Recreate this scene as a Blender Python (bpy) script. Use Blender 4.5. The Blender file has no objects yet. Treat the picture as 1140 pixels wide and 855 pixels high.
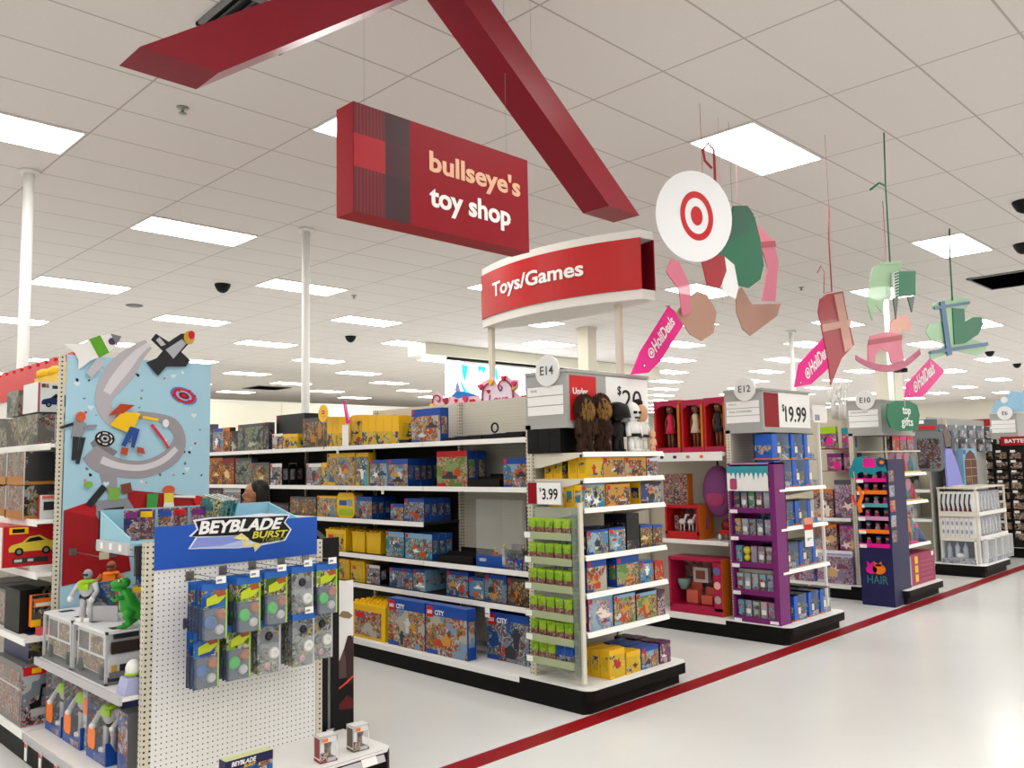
"""Toy department of a large store: aisles of boxed toys under a gridded ceiling."""
import bpy, math, random
from mathutils import Vector, Matrix
random.seed(7)
C = bpy.context.scene.collection
PI = math.pi
sc = bpy.context.scene

def lin(h):
    h = h.lstrip('#'); r = []
    for i in (0, 2, 4):
        c = int(h[i:i+2], 16) / 255
        r.append(c / 12.92 if c <= .04045 else ((c + .055) / 1.055) ** 2.4)
    return (r[0], r[1], r[2], 1)

MATS = {}
def mat(name, col, rough=.5, metal=0, emit=0, alpha=1, spec=.3):
    if name in MATS: return MATS[name]
    m = bpy.data.materials.new(name); m.use_nodes = True
    b = m.node_tree.nodes['Principled BSDF']
    c = lin(col)
    b.inputs['Base Color'].default_value = c
    b.inputs['Roughness'].default_value = rough
    b.inputs['Metallic'].default_value = metal
    b.inputs['Specular IOR Level'].default_value = spec
    if emit:
        b.inputs['Emission Color'].default_value = c
        b.inputs['Emission Strength'].default_value = emit
    if alpha < 1: b.inputs['Alpha'].default_value = alpha
    MATS[name] = m
    return m

class NT:
    def __init__(s, m): s.t = m.node_tree; s.n = s.t.nodes; s.b = s.n['Principled BSDF']
    def new(s, k, **kw):
        n = s.n.new(k)
        for a, v in kw.items(): setattr(n, a, v)
        return n
    def lk(s, a, b): s.t.links.new(a, b)
    def math(s, op, a, b=None, c=None):
        n = s.new('ShaderNodeMath', operation=op)
        for i, v in enumerate((a, b, c)):
            if v is None: continue
            if isinstance(v, (int, float)): n.inputs[i].default_value = v
            else: s.lk(v, n.inputs[i])
        return n.outputs[0]
    def mix(s, f, a, b):
        n = s.new('ShaderNodeMix', data_type='RGBA')
        for i, v in ((0, f), (6, a), (7, b)):
            if isinstance(v, (int, float)): n.inputs[i].default_value = v
            elif isinstance(v, tuple): n.inputs[i].default_value = v
            else: s.lk(v, n.inputs[i])
        return n.outputs[2]

def ramp(nt, fac, cols, const=True):
    r = nt.new('ShaderNodeValToRGB'); e = r.color_ramp
    e.interpolation = 'CONSTANT' if const else 'LINEAR'
    while len(e.elements) < len(cols): e.elements.new(.5)
    for i, c in enumerate(cols):
        e.elements[i].position = i / len(cols); e.elements[i].color = lin(c)
    nt.lk(fac, r.inputs[0]); return r.outputs[0]

def art(name, bg, pal, sc_=38, cover=.5, rough=.32):
    sc_ = sc_ * .68; dk = lambda h: '#' + ''.join('%02x' % int(int(h.lstrip('#')[i:i+2], 16) * .84) for i in (0, 2, 4)); bg = [dk(c) for c in bg]; pal = [dk(c) for c in pal]
    """printed illustration: clusters of coloured shapes on a two tone ground"""
    if name in MATS: return MATS[name]
    m = mat(name, bg[0], rough); nt = NT(m)
    tc = nt.new('ShaderNodeTexCoord'); oi = nt.new('ShaderNodeObjectInfo')
    off = nt.new('ShaderNodeVectorMath', operation='SCALE'); off.inputs[0].default_value = (37, 11, 23)
    nt.lk(oi.outputs['Random'], off.inputs['Scale'])
    ad = nt.new('ShaderNodeVectorMath', operation='ADD')
    nt.lk(tc.outputs['Object'], ad.inputs[0]); nt.lk(off.outputs[0], ad.inputs[1])
    n1 = nt.new('ShaderNodeTexNoise'); n1.inputs['Scale'].default_value = sc_ * .8; n1.inputs['Detail'].default_value = 3
    nt.lk(ad.outputs[0], n1.inputs[0])
    w = nt.new('ShaderNodeVectorMath', operation='MULTIPLY_ADD')
    nt.lk(n1.outputs['Color'], w.inputs[0]); w.inputs[1].default_value = (.05, .05, .05); nt.lk(ad.outputs[0], w.inputs[2])
    v = nt.new('ShaderNodeTexVoronoi'); v.inputs['Scale'].default_value = sc_
    nt.lk(w.outputs[0], v.inputs['Vector'])
    n0 = nt.new('ShaderNodeTexNoise'); n0.inputs['Scale'].default_value = sc_ * .55; n0.inputs['Detail'].default_value = 4; n0.inputs['Distortion'].default_value = 1.4
    nt.lk(ad.outputs[0], n0.inputs[0])
    st = nt.math('MULTIPLY_ADD', nt.math('SUBTRACT', n0.outputs[0], .5), 2.6, .5)
    pc = ramp(nt, st, pal, const=False)
    v2 = nt.new('ShaderNodeTexVoronoi'); v2.inputs['Scale'].default_value = sc_ * 2.6
    nt.lk(w.outputs[0], v2.inputs['Vector'])
    s2 = nt.new('ShaderNodeSeparateColor'); nt.lk(v2.outputs['Color'], s2.inputs[0])
    pc2 = ramp(nt, s2.outputs[1], pal[::-1])
    pcm = nt.mix(nt.math('GREATER_THAN', s2.outputs[0], .72), pc, pc2)
    n2 = nt.new('ShaderNodeTexNoise'); n2.inputs['Scale'].default_value = sc_ * .22; n2.inputs['Detail'].default_value = 2
    nt.lk(ad.outputs[0], n2.inputs[0])
    bgc = nt.mix(nt.math('GREATER_THAN', n2.outputs[0], .5), lin(bg[0]), lin(bg[1]))
    n3 = nt.new('ShaderNodeTexNoise'); n3.inputs['Scale'].default_value = sc_ * .3; n3.inputs['Detail'].default_value = 4
    a2 = nt.new('ShaderNodeVectorMath', operation='ADD'); nt.lk(ad.outputs[0], a2.inputs[0]); a2.inputs[1].default_value = (5, 9, 2)
    nt.lk(a2.outputs[0], n3.inputs[0])
    f = nt.math('GREATER_THAN', n3.outputs[0], 1 - cover - (.5 - cover) * .6 if cover != .5 else .47)
    nt.lk(nt.mix(f, bgc, pcm), nt.b.inputs['Base Color'])
    return m

def pegmat(name, col, pitch=.0254, r=.0036, hole='#25221f'):
    m = mat(name, col, .45); nt = NT(m)
    tc = nt.new('ShaderNodeTexCoord'); s = nt.new('ShaderNodeSeparateXYZ'); nt.lk(tc.outputs['Object'], s.inputs[0])
    g = nt.new('ShaderNodeNewGeometry'); gs = nt.new('ShaderNodeSeparateXYZ'); nt.lk(g.outputs['True Normal'], gs.inputs[0])
    hx = nt.math('ADD', s.outputs[0], s.outputs[1])
    def cell(o): return nt.math('SUBTRACT', nt.math('WRAP', o, pitch, 0.0), pitch / 2)
    a = cell(hx); b = cell(s.outputs[2])
    d = nt.math('ADD', nt.math('MULTIPLY', a, a), nt.math('MULTIPLY', b, b))
    f = nt.math('LESS_THAN', d, r * r)
    nt.lk(nt.mix(f, lin(col), lin(hole)), nt.b.inputs['Base Color'])
    return m

# ------------------------------------------------------------- mesh builder
class MB:
    def __init__(s): s.v = []; s.f = []; s.m = []; s.mats = []; s.sm = []
    def mi(s, m):
        if m not in s.mats: s.mats.append(m)
        return s.mats.index(m)
    def add(s, vs, fs, m, smooth=False, M=None):
        o = len(s.v); k = s.mi(m)
        for p in vs:
            p = Vector(p)
            if M is not None: p = M @ p
            s.v.append(p)
        for f in fs: s.f.append([i + o for i in f]); s.m.append(k); s.sm.append(smooth)
        return s
    def box(s, x0, y0, z0, x1, y1, z1, m, mf=None, mt=None, M=None):
        if x0 > x1: x0, x1 = x1, x0
        if y0 > y1: y0, y1 = y1, y0
        if z0 > z1: z0, z1 = z1, z0
        vs = [(x0,y0,z0),(x1,y0,z0),(x1,y1,z0),(x0,y1,z0),(x0,y0,z1),(x1,y0,z1),(x1,y1,z1),(x0,y1,z1)]
        s.add(vs, [(0,3,2,1),(1,2,6,5),(2,3,7,6),(3,0,4,7)], m, M=M)
        o = len(s.v) - 8
        s.f.append([o,o+1,o+5,o+4]); s.m.append(s.mi(mf or m)); s.sm.append(False)
        s.f.append([o+4,o+5,o+6,o+7]); s.m.append(s.mi(mt or m)); s.sm.append(False)
        return s
    def quad(s, a, b, c, d, m): return s.add([a, b, c, d], [(0,1,2,3)], m)
    def tube(s, pts, r, m, n=8, cap=True):
        pts = [Vector(p) for p in pts]; rs = r if isinstance(r, (list, tuple)) else [r] * len(pts)
        vs = []; fs = []
        ref = None
        for i, p in enumerate(pts):
            t = (pts[min(i+1, len(pts)-1)] - pts[max(i-1, 0)]).normalized()
            if ref is None:
                ref = Vector((0, 0, 1)) if abs(t.z) < .9 else Vector((1, 0, 0))
            a = t.cross(ref).normalized(); b = a.cross(t).normalized(); ref = b if abs(b.dot(t)) < .9 else ref
            for k in range(n):
                an = 2 * PI * k / n
                vs.append(p + (a * math.cos(an) + b * math.sin(an)) * rs[i])
        for i in range(len(pts) - 1):
            for k in range(n):
                k2 = (k + 1) % n
                fs.append((i*n+k, i*n+k2, (i+1)*n+k2, (i+1)*n+k))
        if cap:
            fs.append(tuple(range(n))[::-1]); fs.append(tuple((len(pts)-1)*n + k for k in range(n)))
        return s.add(vs, fs, m, smooth=True)
    def lathe(s, prof, m, n=20, M=None, smooth=True):
        vs = []; fs = []
        for r, z in prof:
            for k in range(n): vs.append((r * math.cos(2*PI*k/n), r * math.sin(2*PI*k/n), z))
        for i in range(len(prof) - 1):
            for k in range(n):
                k2 = (k+1) % n; fs.append((i*n+k, i*n+k2, (i+1)*n+k2, (i+1)*n+k))
        fs.append(tuple(range(n))[::-1]); fs.append(tuple((len(prof)-1)*n + k for k in range(n)))
        return s.add(vs, fs, m, smooth=smooth, M=M)
    def ball(s, c, r, m, seg=14, rings=9, M=None):
        r = r if isinstance(r, (tuple, list)) else (r, r, r)
        vs = [(c[0], c[1], c[2] - r[2])]; fs = []
        for i in range(1, rings):
            a = PI * i / rings - PI / 2
            for k in range(seg):
                b = 2*PI*k/seg
                vs.append((c[0] + r[0]*math.cos(a)*math.cos(b), c[1] + r[1]*math.cos(a)*math.sin(b), c[2] + r[2]*math.sin(a)))
        vs.append((c[0], c[1], c[2] + r[2])); T = len(vs) - 1
        for k in range(seg):
            k2 = (k+1) % seg
            fs.append((0, 1+k2, 1+k)); fs.append((T, T-seg+k, T-seg+k2))
            for i in range(rings - 2):
                fs.append((1+i*seg+k, 1+i*seg+k2, 1+(i+1)*seg+k2, 1+(i+1)*seg+k))
        return s.add(vs, fs, m, smooth=True, M=M)
    def prism(s, poly, y0, y1, m, ax='y', mside=None):
        """poly of (a,z) extruded along ax ('y': a is x; 'x': a is y; 'z': poly is (x,y))"""
        n = len(poly)
        def P(a, z, d):
            return (a, d, z) if ax == 'y' else ((d, a, z) if ax == 'x' else (a, z, d))
        vs = [P(a, z, y0) for a, z in poly] + [P(a, z, y1) for a, z in poly]
        from mathutils.geometry import tessellate_polygon
        tri = tessellate_polygon([[Vector((a, z, 0)) for a, z in poly]])
        area = sum(poly[i][0]*poly[(i+1) % n][1] - poly[(i+1) % n][0]*poly[i][1] for i in range(n))
        fs = []
        for t in tri:
            a, b, c = [poly[i] for i in t]
            cr = (b[0]-a[0])*(c[1]-a[1]) - (b[1]-a[1])*(c[0]-a[0])
            if abs(cr) < 1e-12: continue
            t = tuple(t) if cr > 0 else tuple(t)[::-1]
            fs.append(t); fs.append(tuple(i + n for i in t[::-1]))
        s.add(vs, fs, m)
        sd = [(i, (i+1) % n, (i+1) % n + n, i + n) for i in range(n)]
        if area > 0: sd = [q[::-1] for q in sd]
        o = len(s.v) - 2*n; k = s.mi(mside or m)
        for q in sd: s.f.append([i+o for i in q]); s.m.append(k); s.sm.append(False)
        return s
    def xf(s, M):
        s.v = [M @ Vector(p) for p in s.v]; return s
    def mesh(s, name):
        me = bpy.data.meshes.new(name)
        me.from_pydata([tuple(p) for p in s.v], [], s.f)
        for m in s.mats: me.materials.append(m)
        me.polygons.foreach_set('material_index', s.m)
        me.polygons.foreach_set('use_smooth', s.sm)
        me.update(); return me

def empty(name, loc, rz=0):
    o = bpy.data.objects.new(name, None); o.empty_display_size = .05
    o.location = loc; o.rotation_euler = (0, 0, rz); C.objects.link(o); return o
LABELS = {}
def tag(o, label, cat, group=None, kind=None):
    o['label'] = label; o['category'] = cat
    if group: o['group'] = group
    if kind: o['kind'] = kind
    return o
def ob(name, mb, parent=None, world=False):
    """links one mesh object; world=True: vertices are in world space under an unrotated parent"""
    off = Vector((0, 0, 0))
    if parent is not None and world:
        p = parent
        while p: off += Vector(p.location); p = p.parent
        mb.xf(Matrix.Translation(-off))
    o = bpy.data.objects.new(name, mb.mesh(name)); C.objects.link(o)
    if parent is not None: o.parent = parent
    return o
def dup(root, loc=None, rz=None, **kw):
    r = root.copy(); C.objects.link(r)
    if loc is not None: r.location = loc
    if rz is not None: r.rotation_euler = (0, 0, rz)
    for k, v in kw.items(): r[k] = v
    def rec(a, b):
        for ch in list(a.children):
            c = ch.copy(); C.objects.link(c); c.parent = b; rec(ch, c)
    rec(root, r); return r
def solo(name, mb, loc, label, cat, rz=0, group=None):
    """one-mesh thing; mb in local coordinates"""
    o = ob(name, mb); o.location = loc; o.rotation_euler = (0, 0, rz)
    return tag(o, label, cat, group)
def struct(name, mb, kind='structure'):
    o = ob(name, mb); o['kind'] = 'structure'; return o

# ---- lettering: converted to mesh, fitted into a w x h box in the XZ plane, facing -Y
_tc = {}
def text(mb, s, x, z, m, h=None, w=None, y=0, th=.002, bold=0, shear=0, align='l', M=None, space=1):
    cu = bpy.data.curves.new('t', 'FONT'); cu.body = s; cu.size = 1; cu.offset = bold; cu.shear = shear
    cu.space_character = space; cu.resolution_u = 3; cu.extrude = .5; cu.fill_mode = 'BOTH'
    t = bpy.data.objects.new('t', cu); C.objects.link(t)
    me = bpy.data.meshes.new_from_object(t.evaluated_get(bpy.context.evaluated_depsgraph_get()))
    vs = [v.co.copy() for v in me.vertices]; fs = [tuple(p.vertices) for p in me.polygons]
    bpy.data.objects.remove(t); bpy.data.curves.remove(cu); bpy.data.meshes.remove(me)
    x0 = min(v.x for v in vs); x1 = max(v.x for v in vs); y0 = min(v.y for v in vs); y1 = max(v.y for v in vs)
    sx = sy = None
    if h: sy = h / (y1 - y0)
    if w: sx = w / (x1 - x0)
    sx = sx or sy; sy = sy or sx
    W = (x1 - x0) * sx
    ox = {'l': x, 'c': x - W/2, 'r': x - W}[align]
    out = [Vector((ox + (v.x - x0) * sx, y - (v.z + .5) * th, z + (v.y - y0) * sy)) for v in vs]
    mb.add(out, fs, m, M=M); return W

def stroke(pts):
    """polygon around a centre line; pts: (a, z, halfwidth)"""
    L = []; R = []
    P = []
    for i in range(len(pts) - 1):
        p0 = pts[max(i-1, 0)]; p1 = pts[i]; p2 = pts[i+1]; p3 = pts[min(i+2, len(pts)-1)]
        for k in range(5):
            t = k / 5
            P.append([.5*((2*b) + (-a+c)*t + (2*a-5*b+4*c-d)*t*t + (-a+3*b-3*c+d)*t**3) for a, b, c, d in zip(p0, p1, p2, p3)])
    P.append(list(pts[-1]))
    return P
def band(mb, pts, y0, y1, m, ax='y'):
    P = stroke(pts); vs = []
    for i, p in enumerate(P):
        a = P[max(i-1, 0)]; b = P[min(i+1, len(P)-1)]
        dx, dz = b[0]-a[0], b[1]-a[1]; l = math.hypot(dx, dz) or 1
        nx, nz = -dz/l*p[2], dx/l*p[2]
        for s_ in (1, -1):
            for d in (y0, y1):
                q = (p[0]+s_*nx, p[1]+s_*nz)
                vs.append((q[0], d, q[1]) if ax == 'y' else (d, q[0], q[1]))
    fs = []
    for i in range(len(P)-1):
        o = i*4; n = o+4
        fs += [(o, n, n+2, o+2), (o+1, o+3, n+3, n+1), (o, o+1, n+1, n), (o+2, n+2, n+3, o+3)]
    fs += [(0, 2, 3, 1)]; e = (len(P)-1)*4; fs += [(e, e+1, e+3, e+2)]
    return mb.add(vs, fs, m)
def circ(cx, cz, rx, rz=None, n=24, rot=0):
    rz = rz or rx; r = []
    for k in range(n):
        a = 2*PI*k/n; x = rx*math.cos(a); z = rz*math.sin(a)
        r.append((cx + x*math.cos(rot) - z*math.sin(rot), cz + x*math.sin(rot) + z*math.cos(rot)))
    return r
def heart(cx, cz, r, n=20):
    out = []
    for k in range(n):
        t = 2*PI*k/n
        out.append((cx + r/16*16*math.sin(t)**3, cz + r/16*(13*math.cos(t)-5*math.cos(2*t)-2*math.cos(3*t)-math.cos(4*t))))
    return out
def rrect(x0, z0, x1, z1, r, n=5):
    out = []
    for cx, cz, a0 in ((x1-r, z0+r, -PI/2), (x1-r, z1-r, 0), (x0+r, z1-r, PI/2), (x0+r, z0+r, PI)):
        for k in range(n+1):
            a = a0 + PI/2*k/n; out.append((cx + r*math.cos(a), cz + r*math.sin(a)))
    return out
ORD = ['first','second','third','fourth','fifth','sixth','seventh','eighth','ninth','tenth','eleventh','twelfth','thirteenth','fourteenth','fifteenth','sixteenth','seventeenth','eighteenth','nineteenth','twentieth','twenty-first','twenty-second','twenty-third','twenty-fourth','twenty-fifth','twenty-sixth','twenty-seventh','twenty-eighth','twenty-ninth','thirtieth']
FACE_X = -PI/2     # local front (-Y) turned to world -X
EMIT, SCREEN, EXPO = 14.5, 3, 0
# outlines in metres: (x or y, z[, half width]) in each cut-out's own plane
TR={
 'rib1': [(2.135,2.395,0.034),(2.063,2.332,0.056),(1.993,2.244,0.081),(1.925,2.148,0.077),(1.884,2.074,0.059),(1.873,2.001,0.045),(1.913,1.921,0.038),(1.993,1.864,0.024)],
 'rib2': [(2.081,1.944,0.024),(2.2,1.933,0.024),(2.295,1.893,0.038),(2.345,1.817,0.038),(2.327,1.723,0.052),(2.243,1.648,0.054),(2.115,1.604,0.055),(1.973,1.616,0.056),(1.869,1.653,0.066),(1.8,1.715,0.055)],
 'rib3': [(1.819,1.782,0.021),(1.875,1.724,0.039),(1.936,1.679,0.045)],
 'stem': [(1.853,1.618),(1.964,1.616),(1.965,1.401),(1.881,1.493)],
 'red1': [(1.666,1.372),(2.015,1.278),(2.057,0.985),(1.667,0.937)],
 'red2': [(1.666,1.372),(1.807,1.417),(2.015,1.278)],
 'red3': [(2.028,1.479),(2.544,1.413),(2.545,1.297),(2.031,1.353)],
 'disc1': [(2.369,2.076,0.077)],
 'disc2': [(1.885,1.794,0.055)],
 'rocket': [(1.784,2.346,0.072)],
 'jet': [(2.277,2.368,0.096)],
 'plane': [(2.018,1.924,0.073)],
 'kid': [(1.721,1.873,0.07)],
 'robot': [(1.934,1.42,0.071)],
 'ball': [(2.28,1.461,0.074)],
 'rex': [(2.182,1.446,0.046)],
 'pinkglow': [(2.146,1.853),(2.312,2.045),(2.341,2.008),(2.24,1.835)],
 'fig2': [(2.249,1.854,0.056)],
 'bout': [(1.848,1.351),(1.942,1.359),(2.101,1.357),(2.212,1.364),(2.382,1.349),(2.352,1.309),(2.391,1.269),(2.353,1.212),(2.295,1.206),(2.214,1.198),(2.178,1.168),(2.174,1.194),(2.111,1.195),(2.088,1.194),(1.982,1.202),(1.826,1.212),(1.864,1.267),(1.828,1.273),(1.867,1.305)],
 'bblk': [(1.861,1.343),(1.942,1.352),(2.101,1.35),(2.212,1.345),(2.369,1.343),(2.342,1.308),(2.378,1.269),(2.345,1.22),(2.295,1.215),(2.205,1.209),(2.166,1.223),(2.102,1.26),(1.981,1.264),(1.842,1.272),(1.876,1.304)],
 'bsw1': [(1.871,1.263),(2.087,1.256),(2.103,1.234),(1.996,1.215),(1.836,1.215)],
 'bsw2': [(1.996,1.215),(2.103,1.234),(2.111,1.206),(2.088,1.199),(1.982,1.208),(1.879,1.212)],
 'bsw3': [(2.056,1.247),(2.102,1.27),(2.143,1.239),(2.13,1.21),(2.181,1.216),(2.214,1.206),(2.178,1.173),(2.166,1.201),(2.103,1.203),(2.126,1.228)],
 'btxt1': [(1.87,1.344),(2.34,1.336),(2.328,1.277),(1.874,1.279)],
 'btxt2': [(2.157,1.274),(2.365,1.269),(2.36,1.234),(2.159,1.238)],
 'btxt3': [(2.213,1.235),(2.346,1.234),(2.34,1.215),(2.213,1.218)],
 'hbase': [(5.878,2.105),(5.845,2.212),(5.783,2.237),(5.723,2.213),(5.701,2.183),(5.589,2.189),(5.502,2.164),(5.332,2.172),(5.262,2.171),(5.208,2.14),(5.193,2.195),(5.239,2.254),(5.191,2.283),(5.096,2.307),(5.049,2.308),(5.018,2.246),(4.978,2.27),(4.911,2.319),(4.849,2.278),(4.761,2.266),(4.769,2.199),(4.807,2.176),(4.74,2.126),(4.778,2.071),(5.169,2.077),(5.863,2.09)],
 'harch': [(5.166,2.083),(5.163,2.192),(5.111,2.235),(5.044,2.239),(4.993,2.198),(4.952,2.25),(4.9,2.264),(4.844,2.21),(4.829,2.077)],
 'hrt': [(5.657,2.155,0.035),(5.606,2.099,0.021),(5.517,2.146,0.019),(5.496,2.106,0.024),(5.395,2.152,0.032),(5.382,2.109,0.017),(5.305,2.123,0.03),(5.839,2.123,0.025),(5.801,2.101,0.018),(5.199,2.242,0.028),(5.07,2.268,0.026),(5.101,2.197,0.017),(4.919,2.292,0.024),(4.799,2.238,0.025),(4.803,2.198,0.014),(4.809,2.091,0.022),(4.684,2.112,0.032),(4.623,2.146,0.021)],
 'hswirl': [(5.182,2.101,0.006),(5.182,2.194,0.006),(5.144,2.247,0.006),(5.083,2.269,0.005)],
 'hswirl2': [(4.821,2.096,0.005),(4.818,2.176,0.005),(4.85,2.237,0.005),(4.906,2.273,0.005),(4.965,2.269,0.005),(4.989,2.225,0.005),(4.964,2.192,0.005),(4.943,2.217,0.004),(4.966,2.233,0.004)],
 'hswirl3': [(5.839,2.142,0.006),(5.822,2.196,0.005),(5.776,2.212,0.005),(5.731,2.185,0.005),(5.747,2.151,0.005),(5.772,2.168,0.004)],
 'htxt': [(5.113,2.143),(4.853,2.125),(4.854,2.08)],
 'hpurple': [(5.597,2.195),(5.53,2.229),(5.444,2.222),(5.331,2.195),(5.248,2.171),(5.25,2.105),(5.562,2.106)],
 'hcone': [(5.552,2.23),(5.521,2.319),(5.48,2.225)],
 'lanA': [(6.318,2.825),(6.434,2.88),(6.742,2.945),(6.792,2.779),(6.903,2.518),(6.646,2.384),(6.427,2.159),(6.404,2.336),(6.331,2.568),(6.275,2.721)],
 'lanB': [(6.562,2.892),(6.705,2.921),(6.851,2.493),(6.7,2.439)],
 'lanC': [(6.307,2.625),(6.833,2.721),(6.84,2.67),(6.318,2.567)],
 'lans': [(6.569,3.622),(6.535,3.345),(6.538,2.914),(6.39,2.884),(6.42,3.06),(6.362,3.096),(6.298,3.032)],
 'gifA': [(6.675,3.097),(7.155,3.182),(7.142,3.106),(6.935,3.071),(6.902,2.865),(6.759,2.827),(6.693,2.719),(6.577,2.765),(6.501,2.635),(6.432,2.747),(6.496,2.931),(6.571,3.051)],
 'gifB': [(7.005,3.086),(7.389,3.147),(7.352,2.933),(6.971,2.87)],
 'gifC': [(6.897,3.059),(7.005,3.086),(6.971,2.87),(6.864,2.85)],
 'gifD': [(6.719,3.124),(7.147,3.199),(7.143,3.173),(6.7,3.097)],
 'gifE': [(6.864,2.85),(6.976,2.87),(6.894,2.681)],
 'gifF': [(7.174,2.9),(7.334,2.926),(7.248,2.778)],
 'gifs': [(6.877,3.938),(6.851,3.765),(6.847,3.14)],
 'gifbow': [(6.851,3.765),(6.724,3.761),(6.539,3.665)],
 'horR': [(7.856,2.521,0.024),(8.176,2.471,0.03),(8.605,2.467,0.036),(9.081,2.551,0.035),(9.52,2.71,0.028)],
 'horB': [(8.175,2.672),(8.248,2.765),(8.662,2.842),(9.047,2.853),(9.026,2.719),(9.081,2.551),(8.836,2.495),(8.714,2.551),(8.681,2.633),(8.508,2.663),(8.344,2.592),(8.295,2.464),(8.148,2.479)],
 'horS': [(8.182,2.717),(9.04,2.847),(9.031,2.793),(8.175,2.667)],
 'horH': [(8.953,3.028),(9.238,3.086),(9.382,3.015),(9.315,2.91),(9.083,2.904),(9.043,2.826),(8.76,2.852),(8.81,2.96)],
 'hors': [(8.766,3.741),(8.662,2.842)],
 'mit': [(9.755,3.242),(10.004,3.314),(10.659,3.44),(10.98,3.465),(10.963,3.387),(10.785,3.275),(10.778,3.154),(11.072,3.246),(11.415,3.283),(11.474,3.195),(11.237,3.047),(10.996,2.978),(11.57,2.958),(11.519,2.868),(11.161,2.787),(10.352,2.775),(9.602,2.613),(9.527,2.7),(9.992,2.782),(9.985,2.872),(9.642,2.836),(9.483,2.909),(9.597,3.002),(9.998,3.072),(9.984,3.207),(9.745,3.19)],
 'mitD': [(10.366,3.271),(10.775,3.31),(10.778,3.154),(11.071,3.24),(11.414,3.277),(11.464,3.194),(11.237,3.047),(10.996,2.978),(10.724,2.894),(10.35,2.847)],
 'mitV': [(9.944,3.293),(10.094,3.32),(10.225,2.721),(10.055,2.694)],
 'mitH': [(9.749,3.213),(10.971,3.424),(10.963,3.387),(9.743,3.179)],
 'mitH2': [(9.544,2.71),(11.575,2.983),(11.564,2.935),(9.538,2.674)],
 'mits': [(10.452,4.143),(10.401,3.88),(10.384,3.361)],
 'dface': [(5.173,3.364,0.318)],
 'dring': [(5.202,3.364,0.209)],
 'dsack': [(5.834,3.574),(6.034,3.615),(6.163,3.548),(6.239,3.374),(6.275,3.168),(6.207,3.041),(6.018,2.946),(5.866,2.943),(5.787,3.015),(5.61,3.12),(5.452,3.131),(5.3,3.06),(5.46,3.236),(5.669,3.34)],
 'dsackd': [(5.834,3.574),(6.034,3.615),(6.128,3.564),(6.06,3.412),(5.79,3.295),(5.456,3.193),(5.584,3.302),(5.757,3.401)],
 'dred': [(5.311,3.051),(5.451,3.123),(5.632,3.135),(5.651,3.028),(5.551,2.883),(5.375,2.88)],
 'dwht': [(5.632,3.135),(5.773,3.091),(5.821,2.919),(5.771,2.824),(5.608,2.847),(5.572,2.897),(5.651,3.017)],
 'dsk1': [(4.892,2.995),(4.989,2.986),(5.121,2.825),(5.108,2.639),(5.006,2.607),(4.976,2.785),(4.828,2.895)],
 'dsk2': [(4.972,2.624),(5.104,2.741),(5.256,2.818),(5.388,2.808),(5.504,2.694),(5.452,2.529),(5.286,2.457),(5.141,2.489)],
 'dsk3': [(6.207,3.533),(6.445,3.55),(6.683,3.452),(6.742,3.289),(6.654,2.934),(6.43,2.906),(6.548,3.21),(6.473,3.338),(6.286,3.382)],
 'dsk4': [(6.063,2.952),(6.157,2.992),(6.307,2.868),(6.807,2.934),(6.727,2.817),(6.258,2.602),(6.147,2.642),(6.056,2.769)],
 'dsk5': [(6.334,3.391),(6.684,3.465),(6.705,3.419),(6.353,3.346)],
 'dstr': [(5.772,4.361),(5.753,3.965),(5.748,3.703)],
 'drib': [(5.663,3.785),(5.594,3.836),(5.633,3.924),(5.719,3.968),(5.749,3.919)],
 'tag1': [(4.924,2.22),(5.133,2.246),(5.287,2.344),(5.66,2.693),(5.432,2.781),(5.042,2.393)],
 'tag1h': [(5.08,2.296)],
 'tag2': [(7.43,2.253),(7.763,2.296),(8.217,2.5),(8.509,2.677),(8.09,2.779),(7.544,2.48)],
 'tag2h': [(7.543,2.301)],
 'tag3': [(10.136,2.262),(10.683,2.306),(10.94,2.405),(11.527,2.664),(11.04,2.79),(10.219,2.433)],
 'tag3h': [(10.254,2.309)],
 'topg': [(9.364,2.165),(9.595,2.203),(9.965,2.217),(10.205,2.175),(10.27,2.062),(10.183,1.884),(9.722,1.868),(9.398,1.903),(9.315,2.008)],
 'led': [(12.597,3.84),(12.797,3.81),(12.765,3.657),(12.675,3.415),(12.608,3.647)],
 'led2': [(12.547,3.43),(12.59,3.432),(12.757,3.226),(13.017,3.206),(12.305,3.174),(12.361,3.198),(12.643,3.221)],
 'led3': [(13.088,3.83),(13.356,3.826),(13.309,3.713),(13.248,3.654),(13.22,3.751),(13.115,3.679)],
 'led4': [(14.639,3.651),(14.832,3.662),(14.822,3.334),(14.629,3.306)],
 'led5': [(13.628,3.833),(13.704,3.801),(13.736,3.561),(13.671,3.521)],
 'ledR': [(12.207,3.919),(12.191,2.878),(16.496,3.882),(11.87,3.894),(11.856,2.867),(11.369,3.935)],
}
# ------------------------------------------------------------- materials
CREAM = mat('cream_steel', '#d9d3c4', .45)
WHITE = mat('white_steel', '#e9e8e6', .4)
LIPW = mat('white_rail', '#f1f1ef', .35)
BLACK = mat('black_plastic', '#0e0e0e', .5, spec=.2)
KICK = mat('black_fascia', '#0a0908', .6, spec=.15)
SIGNR = mat('sign_red', '#8c0e1e', .45, spec=.15)
BRIGHTR = mat('bright_red', '#cc1a1f', .4)
HDRG = mat('header_grey', '#a8a8a6', .5)
PAPER = mat('paper_white', '#f0f0f0', .6)
INK = mat('ink_black', '#0c0c0c', .5)
GREYINK = mat('ink_grey', '#8b8b8b', .6)
CHROME = mat('zinc_wire', '#8f8d88', .3, .8)
CLEAR = mat('clear_plastic', '#dfe8e8', .05, alpha=.07)
ACRY = mat('acrylic', '#cfe0d8', .08, alpha=.18)
PEGW = pegmat('pegboard_white', '#e6e6e5', .0254, .0034)
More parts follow.
